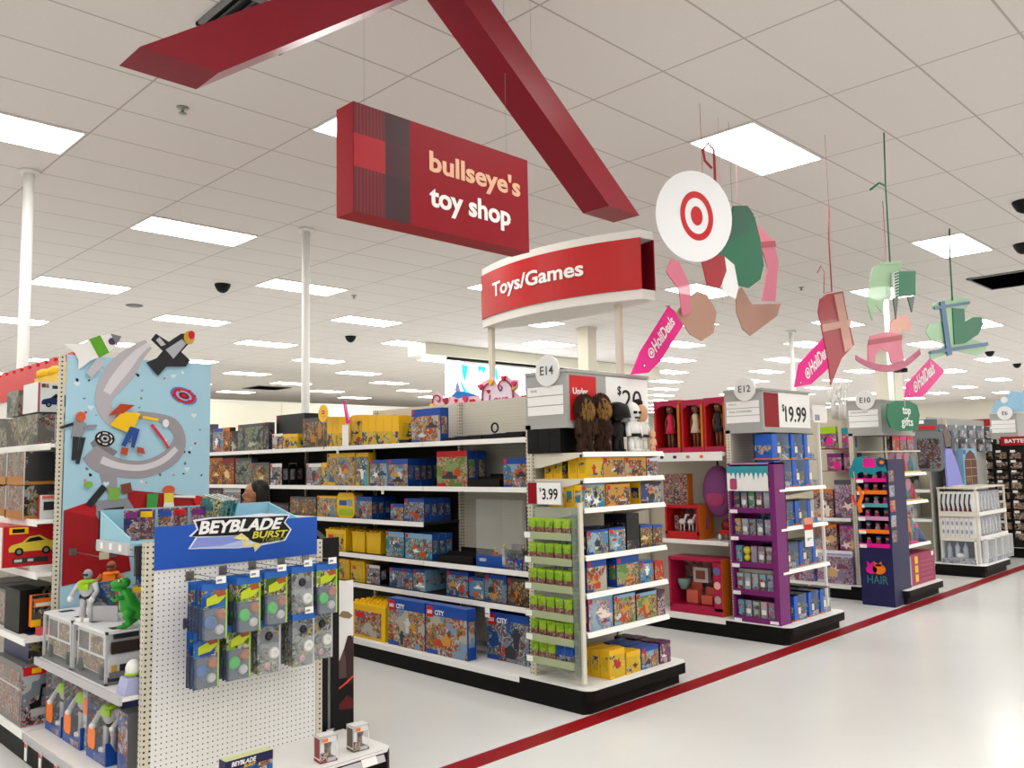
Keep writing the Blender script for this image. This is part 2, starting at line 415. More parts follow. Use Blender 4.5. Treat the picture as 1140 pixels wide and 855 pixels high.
PEGC = pegmat('pegboard_cream', '#cdc6b2', .0254, .0034)
PEGG = pegmat('pegboard_back', '#cdc8ba', .0254, .0026, '#6f6a60')
SLOT = pegmat('slotted_post', '#cfc9b8', .026, .0052)
RED = mat('red', '#c8141f', .4); DKRED = mat('dark_red', '#7d0c16', .4)
YEL = mat('yellow', '#f0c010', .4); BLUE = mat('carton_blue', '#14489e', .35)
PINK = mat('magenta', '#e0128c', .4); GREEN = mat('deep_green', '#0b6b48', .45)
ORANGE = mat('orange', '#f07818', .4); TEAL = mat('teal', '#178a98', .4)
LBLUE = mat('light_blue', '#a6cede', .5); SKIN = mat('skin', '#b98465', .5)
GREY = mat('mid_grey', '#77777a', .5); DKGREY = mat('dark_grey', '#2c2c30', .45)
LGREY = mat('light_grey', '#bcbac0', .5); SILVER = mat('silver', '#c4c6ca', .3, .3)
LILAC = mat('lilac', '#a89be0', .5); BROWN = mat('brown_fur', '#3a2419', .9); TAN = mat('tan_fur', '#9a7240', .9)
LIME = mat('lime', '#9cc818', .4); PURPLE = mat('purple_card', '#74206c', .45); NAVY = mat('navy_card', '#1c1a4c', .45)

A = {}
def AA(k, *a, **kw): A[k] = art('art_' + k, *a, **kw); return A[k]
AA('city', ('#3f86c0', '#9cc4dc'), ['#d8642c','#e8e8e8','#22406e','#c4b090','#7a8894','#b02020','#e8c040','#50585c'], 42)
AA('citygrey', ('#27589c', '#8098b0'), ['#d4d8dc','#39424c','#8a96a2','#b8bcc2','#20304c','#a05030'], 46, .62)
AA('water', ('#2a8fa8', '#6cc0cc'), ['#e8f0f0','#d8582c','#1c5a78','#9ad4dc','#4c6a58','#c8a060'], 30)
AA('build', ('#8fb0d0', '#d0c8b8'), ['#caa060','#8a6a48','#c02820','#e0d8c8','#506070','#e0a020','#70402c'], 30, .6)
AA('ice', ('#5c9cc8', '#a8cce0'), ['#e8f0f4','#30608c','#90a8b8','#d0a050','#406080'], 44)
AA('fire', ('#6a2010', '#c05818'), ['#e89028','#201010','#a03010','#f0b850','#50180c'], 44, .6)
AA('dark', ('#26282c', '#3c3e44'), ['#70747a','#a0a4a8','#181a1c','#803020','#506070'], 46)
AA('ninja', ('#29403c', '#4a5c50'), ['#88a088','#1c2424','#b8a060','#507080','#a8b0a8','#305048'], 44, .62)
AA('brown', ('#54402c', '#7c6a48'), ['#c8a050','#302418','#a89878','#883020','#605848','#d8c890'], 44, .62)
AA('sw', ('#8c98a8', '#d0d4d8'), ['#e8e8e8','#404850','#a0a8b0','#b03028','#c8ccd0','#20242c'], 46, .55)
AA('movie', ('#4870a0', '#88a0b0'), ['#e0b030','#2c3c60','#c86828','#e8d890','#705030','#c0c8d0','#e8c020'], 40, .62)
AA('yel', ('#f0c418', '#f4d048'), ['#1c4890','#c02820','#202020','#30883c','#e8e8e0'], 55, .4)
AA('hero', ('#e0a848', '#c8b098'), ['#1c5038','#c03828','#304830','#e8d0b0','#486048','#b04028'], 42, .58)
AA('shark', ('#3898c0', '#60b8d0'), ['#183050','#e8d070','#205078','#e0e8e8','#1c2c40'], 34, .5)
AA('space', ('#28306c', '#3c4888'), ['#e8c830','#a0a8c8','#183050','#c8d0e0','#d89838'], 46, .5)
AA('friends', ('#70a0d8', '#b0c8e0'), ['#e8b070','#c05898','#f0f0e8','#8848a0','#e0d060','#58a8b8'], 40, .6)
AA('mine', ('#6c9848', '#98b070'), ['#b89868','#48602c','#d04028','#e0d0a8','#7c5c3c','#a8c070'], 40, .62)
AA('purp', ('#54284c', '#7c4870'), ['#a88098','#302030','#c8a0b0','#e0c8d0','#604050'], 44, .6)
AA('red', ('#c82020', '#e04830'), ['#f0b030','#f0e0d0','#801010','#e87830'], 44, .5)
AA('green', ('#8cc020', '#a8d030'), ['#88b820','#b8d850','#6c9c18','#9cc830'], 60, .4)
AA('figs', ('#785040', '#a07858'), ['#c09070','#502828','#e0c8b0','#8c3048','#6c4830','#b85870'], 90, .7)
AA('blast', ('#1c50b0', '#3878c8'), ['#e8e8f0','#90c840','#1c3058','#d86828','#c0c8d8'], 60, .45)
AA('grn', ('#90b838', '#486828'), ['#c05828','#202820','#e8e0d0','#70a028'], 60, .55)
AA('cardg', ('#8c9098', '#a8acb0'), ['#50545c','#c8ccd0','#34383c','#78807c','#b8a870'], 55, .55)
AA('pinkset', ('#c8a8b0', '#90545c'), ['#e8d8d8','#b86050','#684848','#7898a8','#e05878','#d8b098','#587868'], 26, .7)
AA('lilset', ('#a890b8', '#c8b8cc'), ['#b06898','#787090','#e0d0dc','#88506c','#c8a0c0','#685878'], 40, .7)
AA('surp', ('#8c607c', '#b898a8'), ['#d8c0d0','#583858','#e050a0','#684858','#c8c8c8'], 70, .6)
AA('doll', ('#70484c', '#a08078'), ['#c89878','#50302c','#c04868','#e0c8b0','#384860','#305868'], 50, .7)
AA('bird', ('#1c60c0', '#3080d8'), ['#e8d0a0','#f0b020','#20305c','#e8e8f0','#a0c8e8','#4c3028'], 60, .5)
AA('robot', ('#787068', '#989088'), ['#484440','#c8c0b0','#68605c','#b05040','#a8a49c','#303030'], 40, .65)
AA('truck', ('#5c5c54', '#38383c'), ['#908c7c','#202020','#a89c58','#484850','#c0bcb0','#18181c'], 26, .55)
AA('frost', ('#c8ccd8', '#a8b0c4'), ['#e8ecf4','#58607c','#9098b0','#d8dce8','#38405c','#b8a0a8'], 34, .6)
AA('box_w', ('#dcdce0', '#c4c8d0'), ['#8890a0','#f0f0f0','#a8aeb8','#686c7c'], 46, .45)
AA('batt', ('#3c2c20', '#201c18'), ['#c87838','#e0e0d8','#804828','#a89888','#484038'], 45, .6)
AA('dino', ('#285c60', '#48848c'), ['#c8b060','#183840','#e0d8a8','#70a090','#986830'], 60, .6)
AA('stick', ('#503878', '#283468'), ['#c8a868','#8848a0','#e0c8b0','#303860','#b06848'], 60, .65)
AA('bust', ('#28303c', '#1c4c8c'), ['#c8ccd0','#58646c','#90989c','#204070'], 70, .5)
AA('popart', ('#b8a890', '#d8d0c0'), ['#683828','#b83028','#e0e0e0','#504840'], 80, .5)
AA('space2', ('#2a4a9a', '#5c74b8'), ['#c8ccd8','#d86830','#1c2c60','#9c7850','#b8c0d8'], 40, .5)

# ------------------------------------------------------------- the room
CEIL = 4.217
floorm = mat('vinyl_floor', '#d9d9d4', .2, spec=.35); nt = NT(floorm)
tc = nt.new('ShaderNodeTexCoord')
n = nt.new('ShaderNodeTexNoise'); n.inputs['Scale'].default_value = 1.3; n.inputs['Detail'].default_value = 6; nt.lk(tc.outputs['Object'], n.inputs[0])
n2 = nt.new('ShaderNodeTexNoise'); n2.inputs['Scale'].default_value = 160; nt.lk(tc.outputs['Object'], n2.inputs[0])
mx = nt.mix(nt.math('MULTIPLY', n.outputs[0], .8), lin('#dfe0df'), lin('#d3d4d2'))
nt.lk(nt.mix(nt.math('MULTIPLY', n2.outputs[0], .25), mx, lin('#c2c4bf')), nt.b.inputs['Base Color'])
bp = nt.new('ShaderNodeBump'); bp.inputs['Strength'].default_value = .05; bp.inputs['Distance'].default_value = .01
n3 = nt.new('ShaderNodeTexNoise'); n3.inputs['Scale'].default_value = 5; nt.lk(tc.outputs['Object'], n3.inputs[0])
nt.lk(n3.outputs[0], bp.inputs['Height']); nt.lk(bp.outputs[0], nt.b.inputs['Normal'])
X0, X1, Y0, Y1 = -7, 46, -9, 30
struct('floor', MB().box(X0, Y0, -.1, X1, Y1, 0, floorm))
stripe = mat('red_floor_stripe', '#8c141a', .3, spec=.2)
struct('trim_1', MB().box(X0, 3.44, 0, X1, 3.585, .0015, stripe))

cm = mat('ceiling_tile', '#cbc4be', .9); nt = NT(cm)
tc = nt.new('ShaderNodeTexCoord'); s = nt.new('ShaderNodeSeparateXYZ'); nt.lk(tc.outputs['Object'], s.inputs[0])
def lines(o, off, pitch, w):
    a = nt.math('WRAP', nt.math('SUBTRACT', o, off), pitch, 0.0)
    a = nt.math('ABSOLUTE', nt.math('SUBTRACT', a, pitch/2))
    return nt.math('GREATER_THAN', a, pitch/2 - w)
g = nt.math('MAXIMUM', lines(s.outputs[0], 3.424, 1.2192, .0075), lines(s.outputs[1], 3.1426, .6096, .0075))
n = nt.new('ShaderNodeTexNoise'); n.inputs['Scale'].default_value = 90; n.inputs['Detail'].default_value = 4; nt.lk(tc.outputs['Object'], n.inputs[0])
n2 = nt.new('ShaderNodeTexNoise'); n2.inputs['Scale'].default_value = .5; nt.lk(tc.outputs['Object'], n2.inputs[0])
c0 = nt.mix(nt.math('MULTIPLY', n.outputs[0], .5), lin('#e2dcd9'), lin('#d2cbc8'))
c0 = nt.mix(nt.math('MULTIPLY', n2.outputs[0], .35), c0, lin('#d9d2cf'))
nt.lk(nt.mix(g, c0, lin('#b3aaa7')), nt.b.inputs['Base Color'])
struct('ceiling', MB().box(X0, Y0, CEIL, X1, Y1, CEIL + .1, cm))
wm = mat('wall_paint', '#e4e0d4', .7)
struct('wall_back', MB().box(X0, Y1, 0, X1, Y1 + .1, CEIL, wm))
struct('wall_right', MB().box(X1, Y0, 0, X1 + .1, Y1, CEIL, wm))
struct('wall_left', MB().box(X0 - .1, Y0, 0, X0, Y1, CEIL, wm))
struct('wall_front', MB().box(X0, Y0 - .1, 0, X1, Y0, CEIL, wm))
struct('trim_2', MB().box(X1 - .06, Y0, 2.95, X1, Y1, 3.3, mat('wall_band_red', '#9a1418', .5)))
struct('trim_3', MB().box(24, Y1 - .06, 2.95, X1 - .06, Y1, 3.3, MATS['wall_band_red']))

# ceiling lights: 2 x 4 ft lay-in fixtures, rows staggered
GLOW = mat('light_diffuser', '#fffdf8', .5, emit=EMIT)
lb = MB()
lb.box(-.6, -.295, -.012, .6, .295, .0, WHITE)
lb.add([(-.585,-.28,-.013),(.585,-.28,-.013),(.585,.28,-.013),(-.585,.28,-.013)], [(0,3,2,1)], GLOW)
first = None; nl = 0
near = {(0, 1): 'ceiling light panel cut off by the left edge of the photo', (1, 1): 'ceiling light panel left of the hanging toy shop sign, above the tall pole pair',
        (2, 1): 'ceiling light panel just under the hanging toy shop sign', (2, 0): 'large bright ceiling light panel behind the hanging white disc board',
        (1, 0): 'ceiling light panel peeping out left of the plaid sign edge', (4, 0): 'ceiling light panel behind the hanging green mitten',
        (1, 2): 'ceiling light panel beside the left white pole', (2, 2): 'ceiling light panel crossed by the second white pole'}
for k in range(-3, 18):
    x = 1.585 + 2.4384 * k
    for j in range(-3, 7):
        y = 3.447 + 3.6576 * j + (1.8288 if k % 2 else 0)
        if not (X0 + 1 < x < X1 - 1 and Y0 + .6 < y < Y1 - 1): continue
        # further rows thin out beyond what the picture can resolve
        if first is None:
            first = ob('ceiling_light', lb); first.location = (x, y, CEIL - .001)
            o = first
        else: o = dup(first, (x, y, CEIL - .001))
        tag(o, near.get((k, j), 'white rectangular fluorescent panel in the repeating ceiling grid'), 'ceiling light', 'ceiling light panels')
        nl += 1

# columns and poles
def pole(x, y, r, label, sq=False, name='support_pole', z0=0):
    mb = MB()
    if sq: mb.box(-r, -r, z0, r, r, CEIL, CREAM); mb.box(-r-.02, -r-.02, CEIL - .05, r+.02, r+.02, CEIL, CREAM)
    else:
        mb.lathe([(r, z0), (r, CEIL - .02)], WHITE, 16); mb.lathe([(r*1.9, CEIL - .03), (r*1.9, CEIL)], WHITE, 16)
        mb.lathe([(r*1.7, z0), (r*1.7, z0 + .02)], WHITE, 16)
    o = solo(name, mb, (x, y, 0), label, 'column'); o['kind'] = 'structure'; return o
pole(2.12, 8.03, .045, 'white round support pole standing at the far left')
pole(4.88, 8.05, .045, 'white round support pole rising behind the long brick shelves', z0=0)
pole(12.7, 10.6, .13, 'square cream column behind the curved department sign', True)
pole(16.4, 8.2, .05, 'slim pole in front of the second pink tag')
pole(14.15, 15.4, .2, 'square cream column beside the bright video wall', True)
pole(19.6, 7.5, .22, 'square cream column with the camera behind the pink horse', True)
pole(14.2, 5.4, .04, 'slim white pole behind the top gifts tag')

# ceiling fittings
def dome(x, y, label):
    mb = MB(); mb.lathe([(.11, 0), (.11, -.02), (.1, -.05), (.07, -.1), (.03, -.125), (.001, -.13)], BLACK, 18)
    solo('security_dome', mb, (x, y, CEIL - .001), label, 'security camera')
dome(5.5, 11.3, 'black security dome on the ceiling above the printed toy panel')
dome(9.7, 14.3, 'small black security dome on the ceiling right of the second pole')
dome(24, 6.6, 'tiny black security dome on the ceiling above the top gifts tag')
dome(28, 7.0, 'tiny black security dome far down the main aisle ceiling')
dome(9.9, 2.3, 'black security dome at the right edge of the photo, upper one')
dome(11.95, 2.82, 'black security dome at the right edge of the photo, lower one')
def sprinkler(x, y, label):
    mb = MB(); mb.lathe([(.045, 0), (.04, -.008), (.012, -.01), (.012, -.04), (.03, -.043), (.03, -.047), (.002, -.05)], CHROME, 14)
    solo('sprinkler_head', mb, (x, y, CEIL - .001), label, 'sprinkler')
for x, y, l in ((2.53, 5.86, 'small metal sprinkler head below the left end of the red gable'), (7.39, 10.8, 'tiny sprinkler head right of the second pole light'),
                (12.0, 8.2, 'tiny sprinkler head above the first pink tag'), (12.3, 5.94, 'tiny sprinkler head left of the hanging red lantern')):
    sprinkler(x, y, l)
mb = MB(); mb.lathe([(.13, 0), (.13, -.008), (.1, -.02), (.05, -.022), (.002, -.023)], GREY, 18)
solo('speaker_grille', mb, (5.17, 13.65, CEIL - .001), 'round grey ceiling speaker grille left above the toy panel', 'speaker')
def vent(x, y, w, d, label):
    t = empty('ceiling_vent', (x, y, CEIL - .001)); tag(t, label, 'air vent')
    mb = MB(); f = .03
    mb.box(-w/2, -d/2, -.02, w/2, -d/2+f, 0, GREY); mb.box(-w/2, d/2-f, -.02, w/2, d/2, 0, GREY)
    mb.box(-w/2, -d/2, -.02, -w/2+f, d/2, 0, GREY); mb.box(w/2-f, -d/2, -.02, w/2, d/2, 0, GREY)
    ob('frame', mb, t); mb = MB(); mb.box(-w/2+f, -d/2+f, -.004, w/2-f, d/2-f, -.001, BLACK); ob('backing', mb, t)
    mb = MB(); k = int((w - 2*f) / .06)
    for i in range(k):
        xx = -w/2 + f + .03 + i*.06
        mb.add([(xx, -d/2+f, -.018), (xx+.03, -d/2+f, -.004), (xx+.03, d/2-f, -.004), (xx, d/2-f, -.018)], [(0,1,2,3)], DKGREY)
    ob('louvre', mb, t)
vent(14.25, 3.45, 1.2, 1.1, 'large dark louvred air vent at the right, above the mitten')
vent(2.35, 4.4, .55, .5, 'dark air vent cut off at the top behind the red beam')
vent(13.9, 25.3, 1.2, 1.1, 'distant dark air vent above the cream partition')

# far partitions and the video wall
pm = mat('partition_cream', '#e6e3d2', .7)
def slab(name, x0, y0, x1, y1, z1, label, cat='partition'):
    mb = MB(); mb.box(x0, y0, 0, x1, y1, z1, pm); mb.box(x0, y0-.02, z1-.03, x1, y1+.02, z1, WHITE)
    for i in range(int((x1-x0)/2.4)): mb.box(x0+2.4*(i+1)-.01, y0-.015, 0, x0+2.4*(i+1)+.01, y0, z1-.03, CREAM)
    o = ob(name, mb); o.location = (0,0,0); tag(o, label, cat); o['kind'] = 'structure'
slab('partition', 9.3, 20.5, 16.2, 20.7, 3.35, 'plain cream partition far behind the brick shelves')
slab('partition', 16.4, 21.5, 24, 21.7, 3.2, 'lower cream partition right of the taller one')
slab('partition', 12, 27, 40, 27.2, 2.9, 'long cream partition at the very back')
# ------------------------------------------------------------- shelving
W_G = 1.12
def deck(root, x0, y_end, yb, kick_in=.05):
    mb = MB()
    pts = [(x0, yb), (x0, y_end+.07)]
    for k in range(1, 6): a = PI + PI/2*k/6; pts.append((x0+.07+.07*math.cos(a), y_end+.07+.07*math.sin(a)))
    pts += [(x0+.07, y_end), (x0+W_G-.05, y_end), (x0+W_G, y_end+.05), (x0+W_G, yb)]
    mb.prism(pts, .148, .156, WHITE, 'z'); ob('deck_top', mb, root, True)
    mb = MB(); mb.prism(pts, .075, .148, KICK, 'z'); ob('fascia', mb, root, True)
    mb = MB(); mb.prism([(x0+.004, yb), (x0+.004, y_end+.06), (x0+.05, y_end+.03), (x0+W_G-.06, y_end+kick_in), (x0+W_G-.06, yb)], 0, .075, KICK, 'z'); ob('kick_plate', mb, root, True)
    mb = MB(); mb.box(x0-.006, y_end+.62, .112, x0, yb, .152, LIPW); ob('price_rail', mb, root, True)
    mb = MB(); mb.box(x0+.03, y_end+.06, .156, x0+W_G-.05, y_end+.063, .157, CREAM); 
def run(k, label, y_end, yb, y_s, levels, back, backm, cat='shelving', depth=.42, xo=.2, bays=None, tickets=()):
    """long double-sided unit; front face towards -x. levels: (z, y0, y1)"""
    x0 = 1.55 + 2.65 * k
    root = empty('shelving_unit', (x0, y_end, 0)); tag(root, label, cat)
    deck(root, x0, y_end, yb)
    xc = x0 + .6
    for (a, b, z) in back:
        ob('back_panel', MB().box(xc, a, .156, xc+.03, b, z, backm), root, True)
    y = y_s; 
    while y < yb + .01:
        zt = max([z for a, b, z in back if a - .01 <= y <= b + .01] + [1.6])
        ob('upright', MB().box(xc-.035, y-.016, .156, xc+.001, y+.016, zt, SLOT), root, True)
        y += 1.2192
    for z, a, b in levels:
        s = a
        while s < b - .05:
            e = min(s + 1.2192, b)
            mb = MB(); mb.box(xc-.04-depth, s+.004, z-.02, xc-.002, e-.004, z, DKSH if k == 1 else WHITE)
            sh = ob('shelf', mb, root, True)
            mb = MB(); mb.box(xc-.048-depth, s+.004, z-.034, xc-.04-depth, e-.004, z+.004, LIPW)
            ob('price_rail', mb, sh, True)
            s = e
    return root
DKSH = mat('shelf_black', '#201f1d', .6)
def endcap(k, label, levels, y_end, ztop, h_shelf=.03, x_in=.1, lipc=LIPW):
    x0 = 1.55 + 2.65 * k
    r = empty('endcap_shelving', (x0, y_end+.55, .156)); tag(r, label, 'end display')
    xa, xb = x0+x_in, x0+W_G-x_in
    yb = y_end + .56
    ob('back_panel', MB().box(xa, yb, .156, xb, yb+.02, ztop, PEGG), r, True)
    for x in (xa-.02, xb-.02): ob('upright', MB().box(x, yb-.02, .156, x+.04, yb+.03, ztop, SLOT), r, True)
    for z, yf in levels:
        mb = MB(); mb.box(xa+.005, yf, z-.012, xb-.005, yb-.021, z, CREAM)
        sh = ob('shelf', mb, r, True)
        mb = MB(); mb.add([(xa+.005, yf-.012, z-h_shelf), (xb-.005, yf-.012, z-h_shelf), (xb-.005, yf, z+.004), (xa+.005, yf, z+.004), (xa+.005, yf+.004, z-h_shelf), (xb-.005, yf+.004, z-h_shelf)],
                          [(0,1,2,3), (0,3,4), (1,5,2), (0,4,5,1), (3,2,5,4)], lipc)
        ob('price_rail', mb, sh, True)
        for x in (xa+.004, xb-.008):
            mb = MB(); mb.prism([(yb-.02, z), (yb-.02, z-.1), (yb-.08, z-.1), (yf+.03, z-.03), (yf+.03, z)], x, x+.004, CREAM, 'x')
            ob('bracket', mb, sh, True)
    return r
def header(k, code, lines_, price, y_end, x_off=.08, w=.95, red_txt=None):
    """boxed sign above an end display: aisle number disc, side list, price card"""
    x0 = 1.55 + 2.65 * k + x_off; yf = y_end + .215; yb = y_end + .6; z0, z1 = 1.86, 2.21
    r = empty('aisle_header', (x0, yf, z0)); tag(r, price['label'], 'sign')
    ob('sign_box', MB().box(x0, yf, z0, x0+w, yb, z1, HDRG), r, True)
    mb = MB(); mb.box(x0-.02, yf-.02, z0-.03, x0+w+.01, yb, z0-.001, HDRG); mb.box(x0-.01, yf-.012, z1, x0+w+.01, yb, z1+.02, HDRG); ob('sign_rail', mb, r, True)
    # side list, facing -x
    M = Matrix.Translation((x0-.003, yb-.02, z0)) @ Matrix.Rotation(FACE_X, 4, 'Z')
    mb = MB(); wl = yb-.02 - (yf+.03)
    for i in range(3):
        mb.box(0, -.001, .2-i*.068, wl, .001, .262-i*.068, PAPER, M=M)
        if i < len(lines_) and lines_[i]: text(mb, lines_[i], .03, .226-i*.068, GREYINK, h=.018, y=-.0015, M=M, th=.001)
    ob('aisle_list', mb, r, True)
    # number disc
    M2 = Matrix.Translation((x0-.012, yf+.16, z1+.02)) @ Matrix.Rotation(FACE_X, 4, 'Z')
    mb = MB(); mb.prism([(a, b) for a, b in circ(0, 0, .108, n=32)], -.008, .008, PAPER)
    mb.prism(circ(0, 0, .1, n=32), -.0095, -.008, mat('disc_face', '#e4e6e6', .5))
    text(mb, code, 0, -.03, mat('disc_ink', '#4a4d50', .5), h=.062, y=-.0105, align='c', bold=.01, th=.001)
    mb.xf(M2); ob('aisle_number', mb, r, True)
    # price card, facing -y
    mb = MB(); wr = price.get('wr', .19)
    if price.get('red'): mb.box(x0+.03, yf-.004, z0+.02, x0+.03+wr, yf, z1-.02, SIGNR if price['red'] == 1 else BRIGHTR)
    if price.get('red2'): text(mb, price['red2'], x0+.03+wr*.1, z0+.2, PAPER, h=.045, y=yf-.005, bold=.02)
    if price.get('txt'):
        mb.box(x0+price['x'], yf-.004, z0+.02, x0+w-.004, yf, z1-.01, PAPER)
        dx = price.get('dx', .055)
        text(mb, '$', x0+price['x']+dx, z0+price['z']+.09, INK, h=.075, y=yf-.005, bold=.01)
        text(mb, price['txt'], x0+price['x']+dx+.055, z0+price['z'], INK, h=price['h'], w=price.get('w'), y=yf-.005, bold=price.get('b', .015))
    ob('price_card', mb, r, True)
    return r

B = 1.2192
# --- brick aisle (k=1)
run(1, 'long shelving run stacked with construction toy boxes, second from left', 3.565, 11.5, 4.20,
    [(1.78, 4.2, 11.4), (1.42, 4.2, 11.4), (1.13, 5.42, 11.4), (.825, 4.2, 11.4), (.57, 4.2, 11.4)],
    [(4.13, 6.64, 2.12), (6.64, 11.5, 1.84)], PEGG, depth=.38)
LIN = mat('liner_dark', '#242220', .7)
rr = [o for o in bpy.data.objects if o.get('label') == 'long shelving run stacked with construction toy boxes, second from left'][0]
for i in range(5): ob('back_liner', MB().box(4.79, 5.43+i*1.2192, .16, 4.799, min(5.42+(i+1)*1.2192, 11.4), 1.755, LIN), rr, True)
endcap(1, 'end display of the brick aisle facing the main walkway', [(1.66, 3.655), (1.486, 3.655), (1.29, 3.655), (.98, 3.655), (.735, 3.655), (.485, 3.655)], 3.565, 1.86)
header(1, 'E14', ['TOYS', '', ''], dict(label='grey aisle header numbered E14 with a red and white price card', red=2, wr=.28, red2='Under', txt='20', x=.42, dx=.13, z=.115, h=.14, w=.23, b=.0), 3.565, x_off=.1, w=.92)
# --- doll aisle (k=2)
run(2, 'doll aisle shelving run with pink boxes, third from left', 3.565, 9.2, 4.20,
    [(1.66, 4.2, 9), (.83, 4.2, 9)], [(4.13, 9.2, 1.95)], PEGG, depth=.42)
ob_ = MB().box(6.93, 4.2, 1.585, 6.936, 5.2, 1.668, PAPER)
for i, c in enumerate((GREY, DKGREY, DKGREY, SKIN, ORANGE)): ob_.prism(circ(4.42+.15*(4-i), 1.625, .022, .016, 8), 6.927, 6.93, c, 'x')
solo('shelf_strip', ob_, (0, 0, 0), 'tall white strip with small pictures under the three boxed dolls', 'sign')
endcap(2, 'end display of the doll aisle with blue figure boxes', [(1.33, 3.66), (.985, 3.66), (.61, 3.66)], 3.565, 1.86)
header(2, 'E12', ['DOLLS', 'DOLL ACCESSORIES', ''], dict(label='grey aisle header numbered E12 with a $19.99 price card', red=1, wr=.26, txt='19.99', x=.3, z=.07, h=.15, w=.42), 3.565, x_off=.1, w=.92)
# --- k=3
run(3, 'shelving run of surprise toys beside the navy rack, fourth from left', 3.565, 9.2, 4.20,
    [(.89, 4.2, 9), (.517, 4.2, 9)], [(4.13, 9.2, 2.05)], PEGC, depth=.42)
endcap(3, 'end display carrying cases and boxed dolls behind the navy rack', [(1.4, 3.66), (1.08, 3.66), (.6, 3.66)], 3.565, 1.86)
header(3, 'E10', ['FASHION DOLLS', '', ''], dict(label='grey aisle header numbered E10 behind the green tag'), 3.565, x_off=.1, w=.92)
# --- k=4
run(4, 'shelving run with peg hooks behind the white boxed castles', 3.565, 9.2, 4.20,
    [(1.12, 4.2, 9), (.72, 4.2, 9)], [(4.13, 9.2, 2.1)], PEGC, depth=.42)
# --- k=5
run(5, 'dark battery aisle shelving at the right edge of the photo', 3.565, 9.2, 4.20,
    [(1.5, 4.2, 9), (1.0, 4.2, 9)], [(4.13, 9.2, 1.86)], mat('dark_back', '#1c1a18', .6), depth=.42)
header(5, 'E6', ['', '', ''], dict(label='grey aisle header with a white disc at the right edge'), 3.565, x_off=.1, w=.92)
# --- k=0 : car aisle, its low section and end frame
def left_run():
    root = empty('shelving_unit', (1.5, 5.4, 0)); tag(root, 'toy vehicle shelving cut off by the left edge of the photo', 'shelving')
    mb = MB(); mb.box(1.5, 5.41, .145, 2.6, 9.5, .156, WHITE); ob('deck_top', mb, root, True)
    mb = MB(); mb.box(1.5, 5.41, .0, 2.6, 9.5, .145, KICK); ob('kick_plate', mb, root, True)
    ob('price_rail', MB().box(1.494, 5.43, .11, 1.5, 9.5, .15, LIPW), root, True)
    ob('back_panel', MB().box(2.1, 5.45, .156, 2.13, 9.5, 1.9, PEGG), root, True)
    for z in (1.765, 1.322, 1.02, .655):
        xf = {1.765: 1.6, 1.322: 1.54, 1.02: 1.55, .655: 1.5}[z]
        sh = ob('shelf', MB().box(xf, 5.44, z-.022, 2.1, 9.4, z, WHITE), root, True)
        ob('price_rail', MB().box(xf-.008, 5.44, z-.036, xf, 9.4, z+.003, LIPW), sh, True)
    ob('upright', MB().box(1.63, 5.425, .156, 1.665, 5.44, 1.9, SLOT), root, True)
left_run()
def low_section():
    root = empty('low_display', (1.5, 4.1, 0)); tag(root, 'low display section between the printed panel and the blister pack board', 'display')
    mb = MB(); mb.box(1.5, 4.12, .145, 2.62, 5.4, .156, WHITE); ob('deck_top', mb, root, True)
    ob('kick_plate', MB().box(1.5, 4.12, 0, 2.62, 5.4, .145, KICK), root, True)
    mb = MB()
    for i in range(8): mb.add([(1.488, 4.16+i*.155, .105), (1.488, 4.3+i*.155, .105), (1.498, 4.3+i*.155, .158), (1.498, 4.16+i*.155, .158)], [(0,1,2,3)], CLEAR)
    mb.box(1.492, 4.12, .108, 1.5, 5.4, .15, LGREY); ob('price_rail', mb, root, True)
    for y in (5.3, 5.05, 4.8, 4.5):
        mb = MB(); mb.box(1.478, y-.018, .03, 1.482, y+.018, .12, PAPER); mb.box(1.477, y-.018, .1, 1.4781, y+.018, .12, RED); ob('price_tag', mb, root, True)
    sh = ob('shelf', MB().box(1.55, 4.13, .535, 2.5, 5.4, .555, WHITE), root, True)
    mb = MB(); mb.box(1.535, 4.13, .52, 1.55, 5.4, .56, LGREY); ob('price_rail', mb, sh, True)
    ob('back_panel', MB().box(1.66, 5.41, .156, 2.55, 5.42, .94, PEGC), root, True)
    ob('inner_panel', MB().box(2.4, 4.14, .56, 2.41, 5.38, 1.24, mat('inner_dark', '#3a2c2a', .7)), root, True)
    ob('upright', MB().box(1.622, 5.405, .156, 1.655, 5.425, 2.29, SLOT), root, True)
low_section()
def end_deck():
    root = empty('end_base', (1.6, 3.63, 0)); tag(root, 'low white base in front of the blister pack board', 'base')
    pts = [(1.5, 4.1), (1.5, 3.7), (1.57, 3.63), (2.68, 3.63), (2.73, 3.68), (2.73, 4.1)]
    ob('deck_top', MB().prism(pts, .148, .156, WHITE, 'z'), root, True)
    ob('fascia', MB().prism(pts, .0, .148, KICK, 'z'), root, True)
    mb = MB(); mb.add([(1.58, 3.615, .11), (2.66, 3.615, .11), (2.66, 3.64, .162), (1.58, 3.64, .162), (1.58, 3.632, .11), (2.66, 3.632, .11)], [(0,1,2,3), (0,3,4), (1,5,2)], LGREY)
    for x in (1.9, 2.2, 2.52): mb.add([(x, 3.612, .112), (x+.09, 3.612, .112), (x+.09, 3.636, .158), (x, 3.636, .158)], [(0,1,2,3)], PAPER)
    ob('price_rail', mb, root, True)
end_deck()
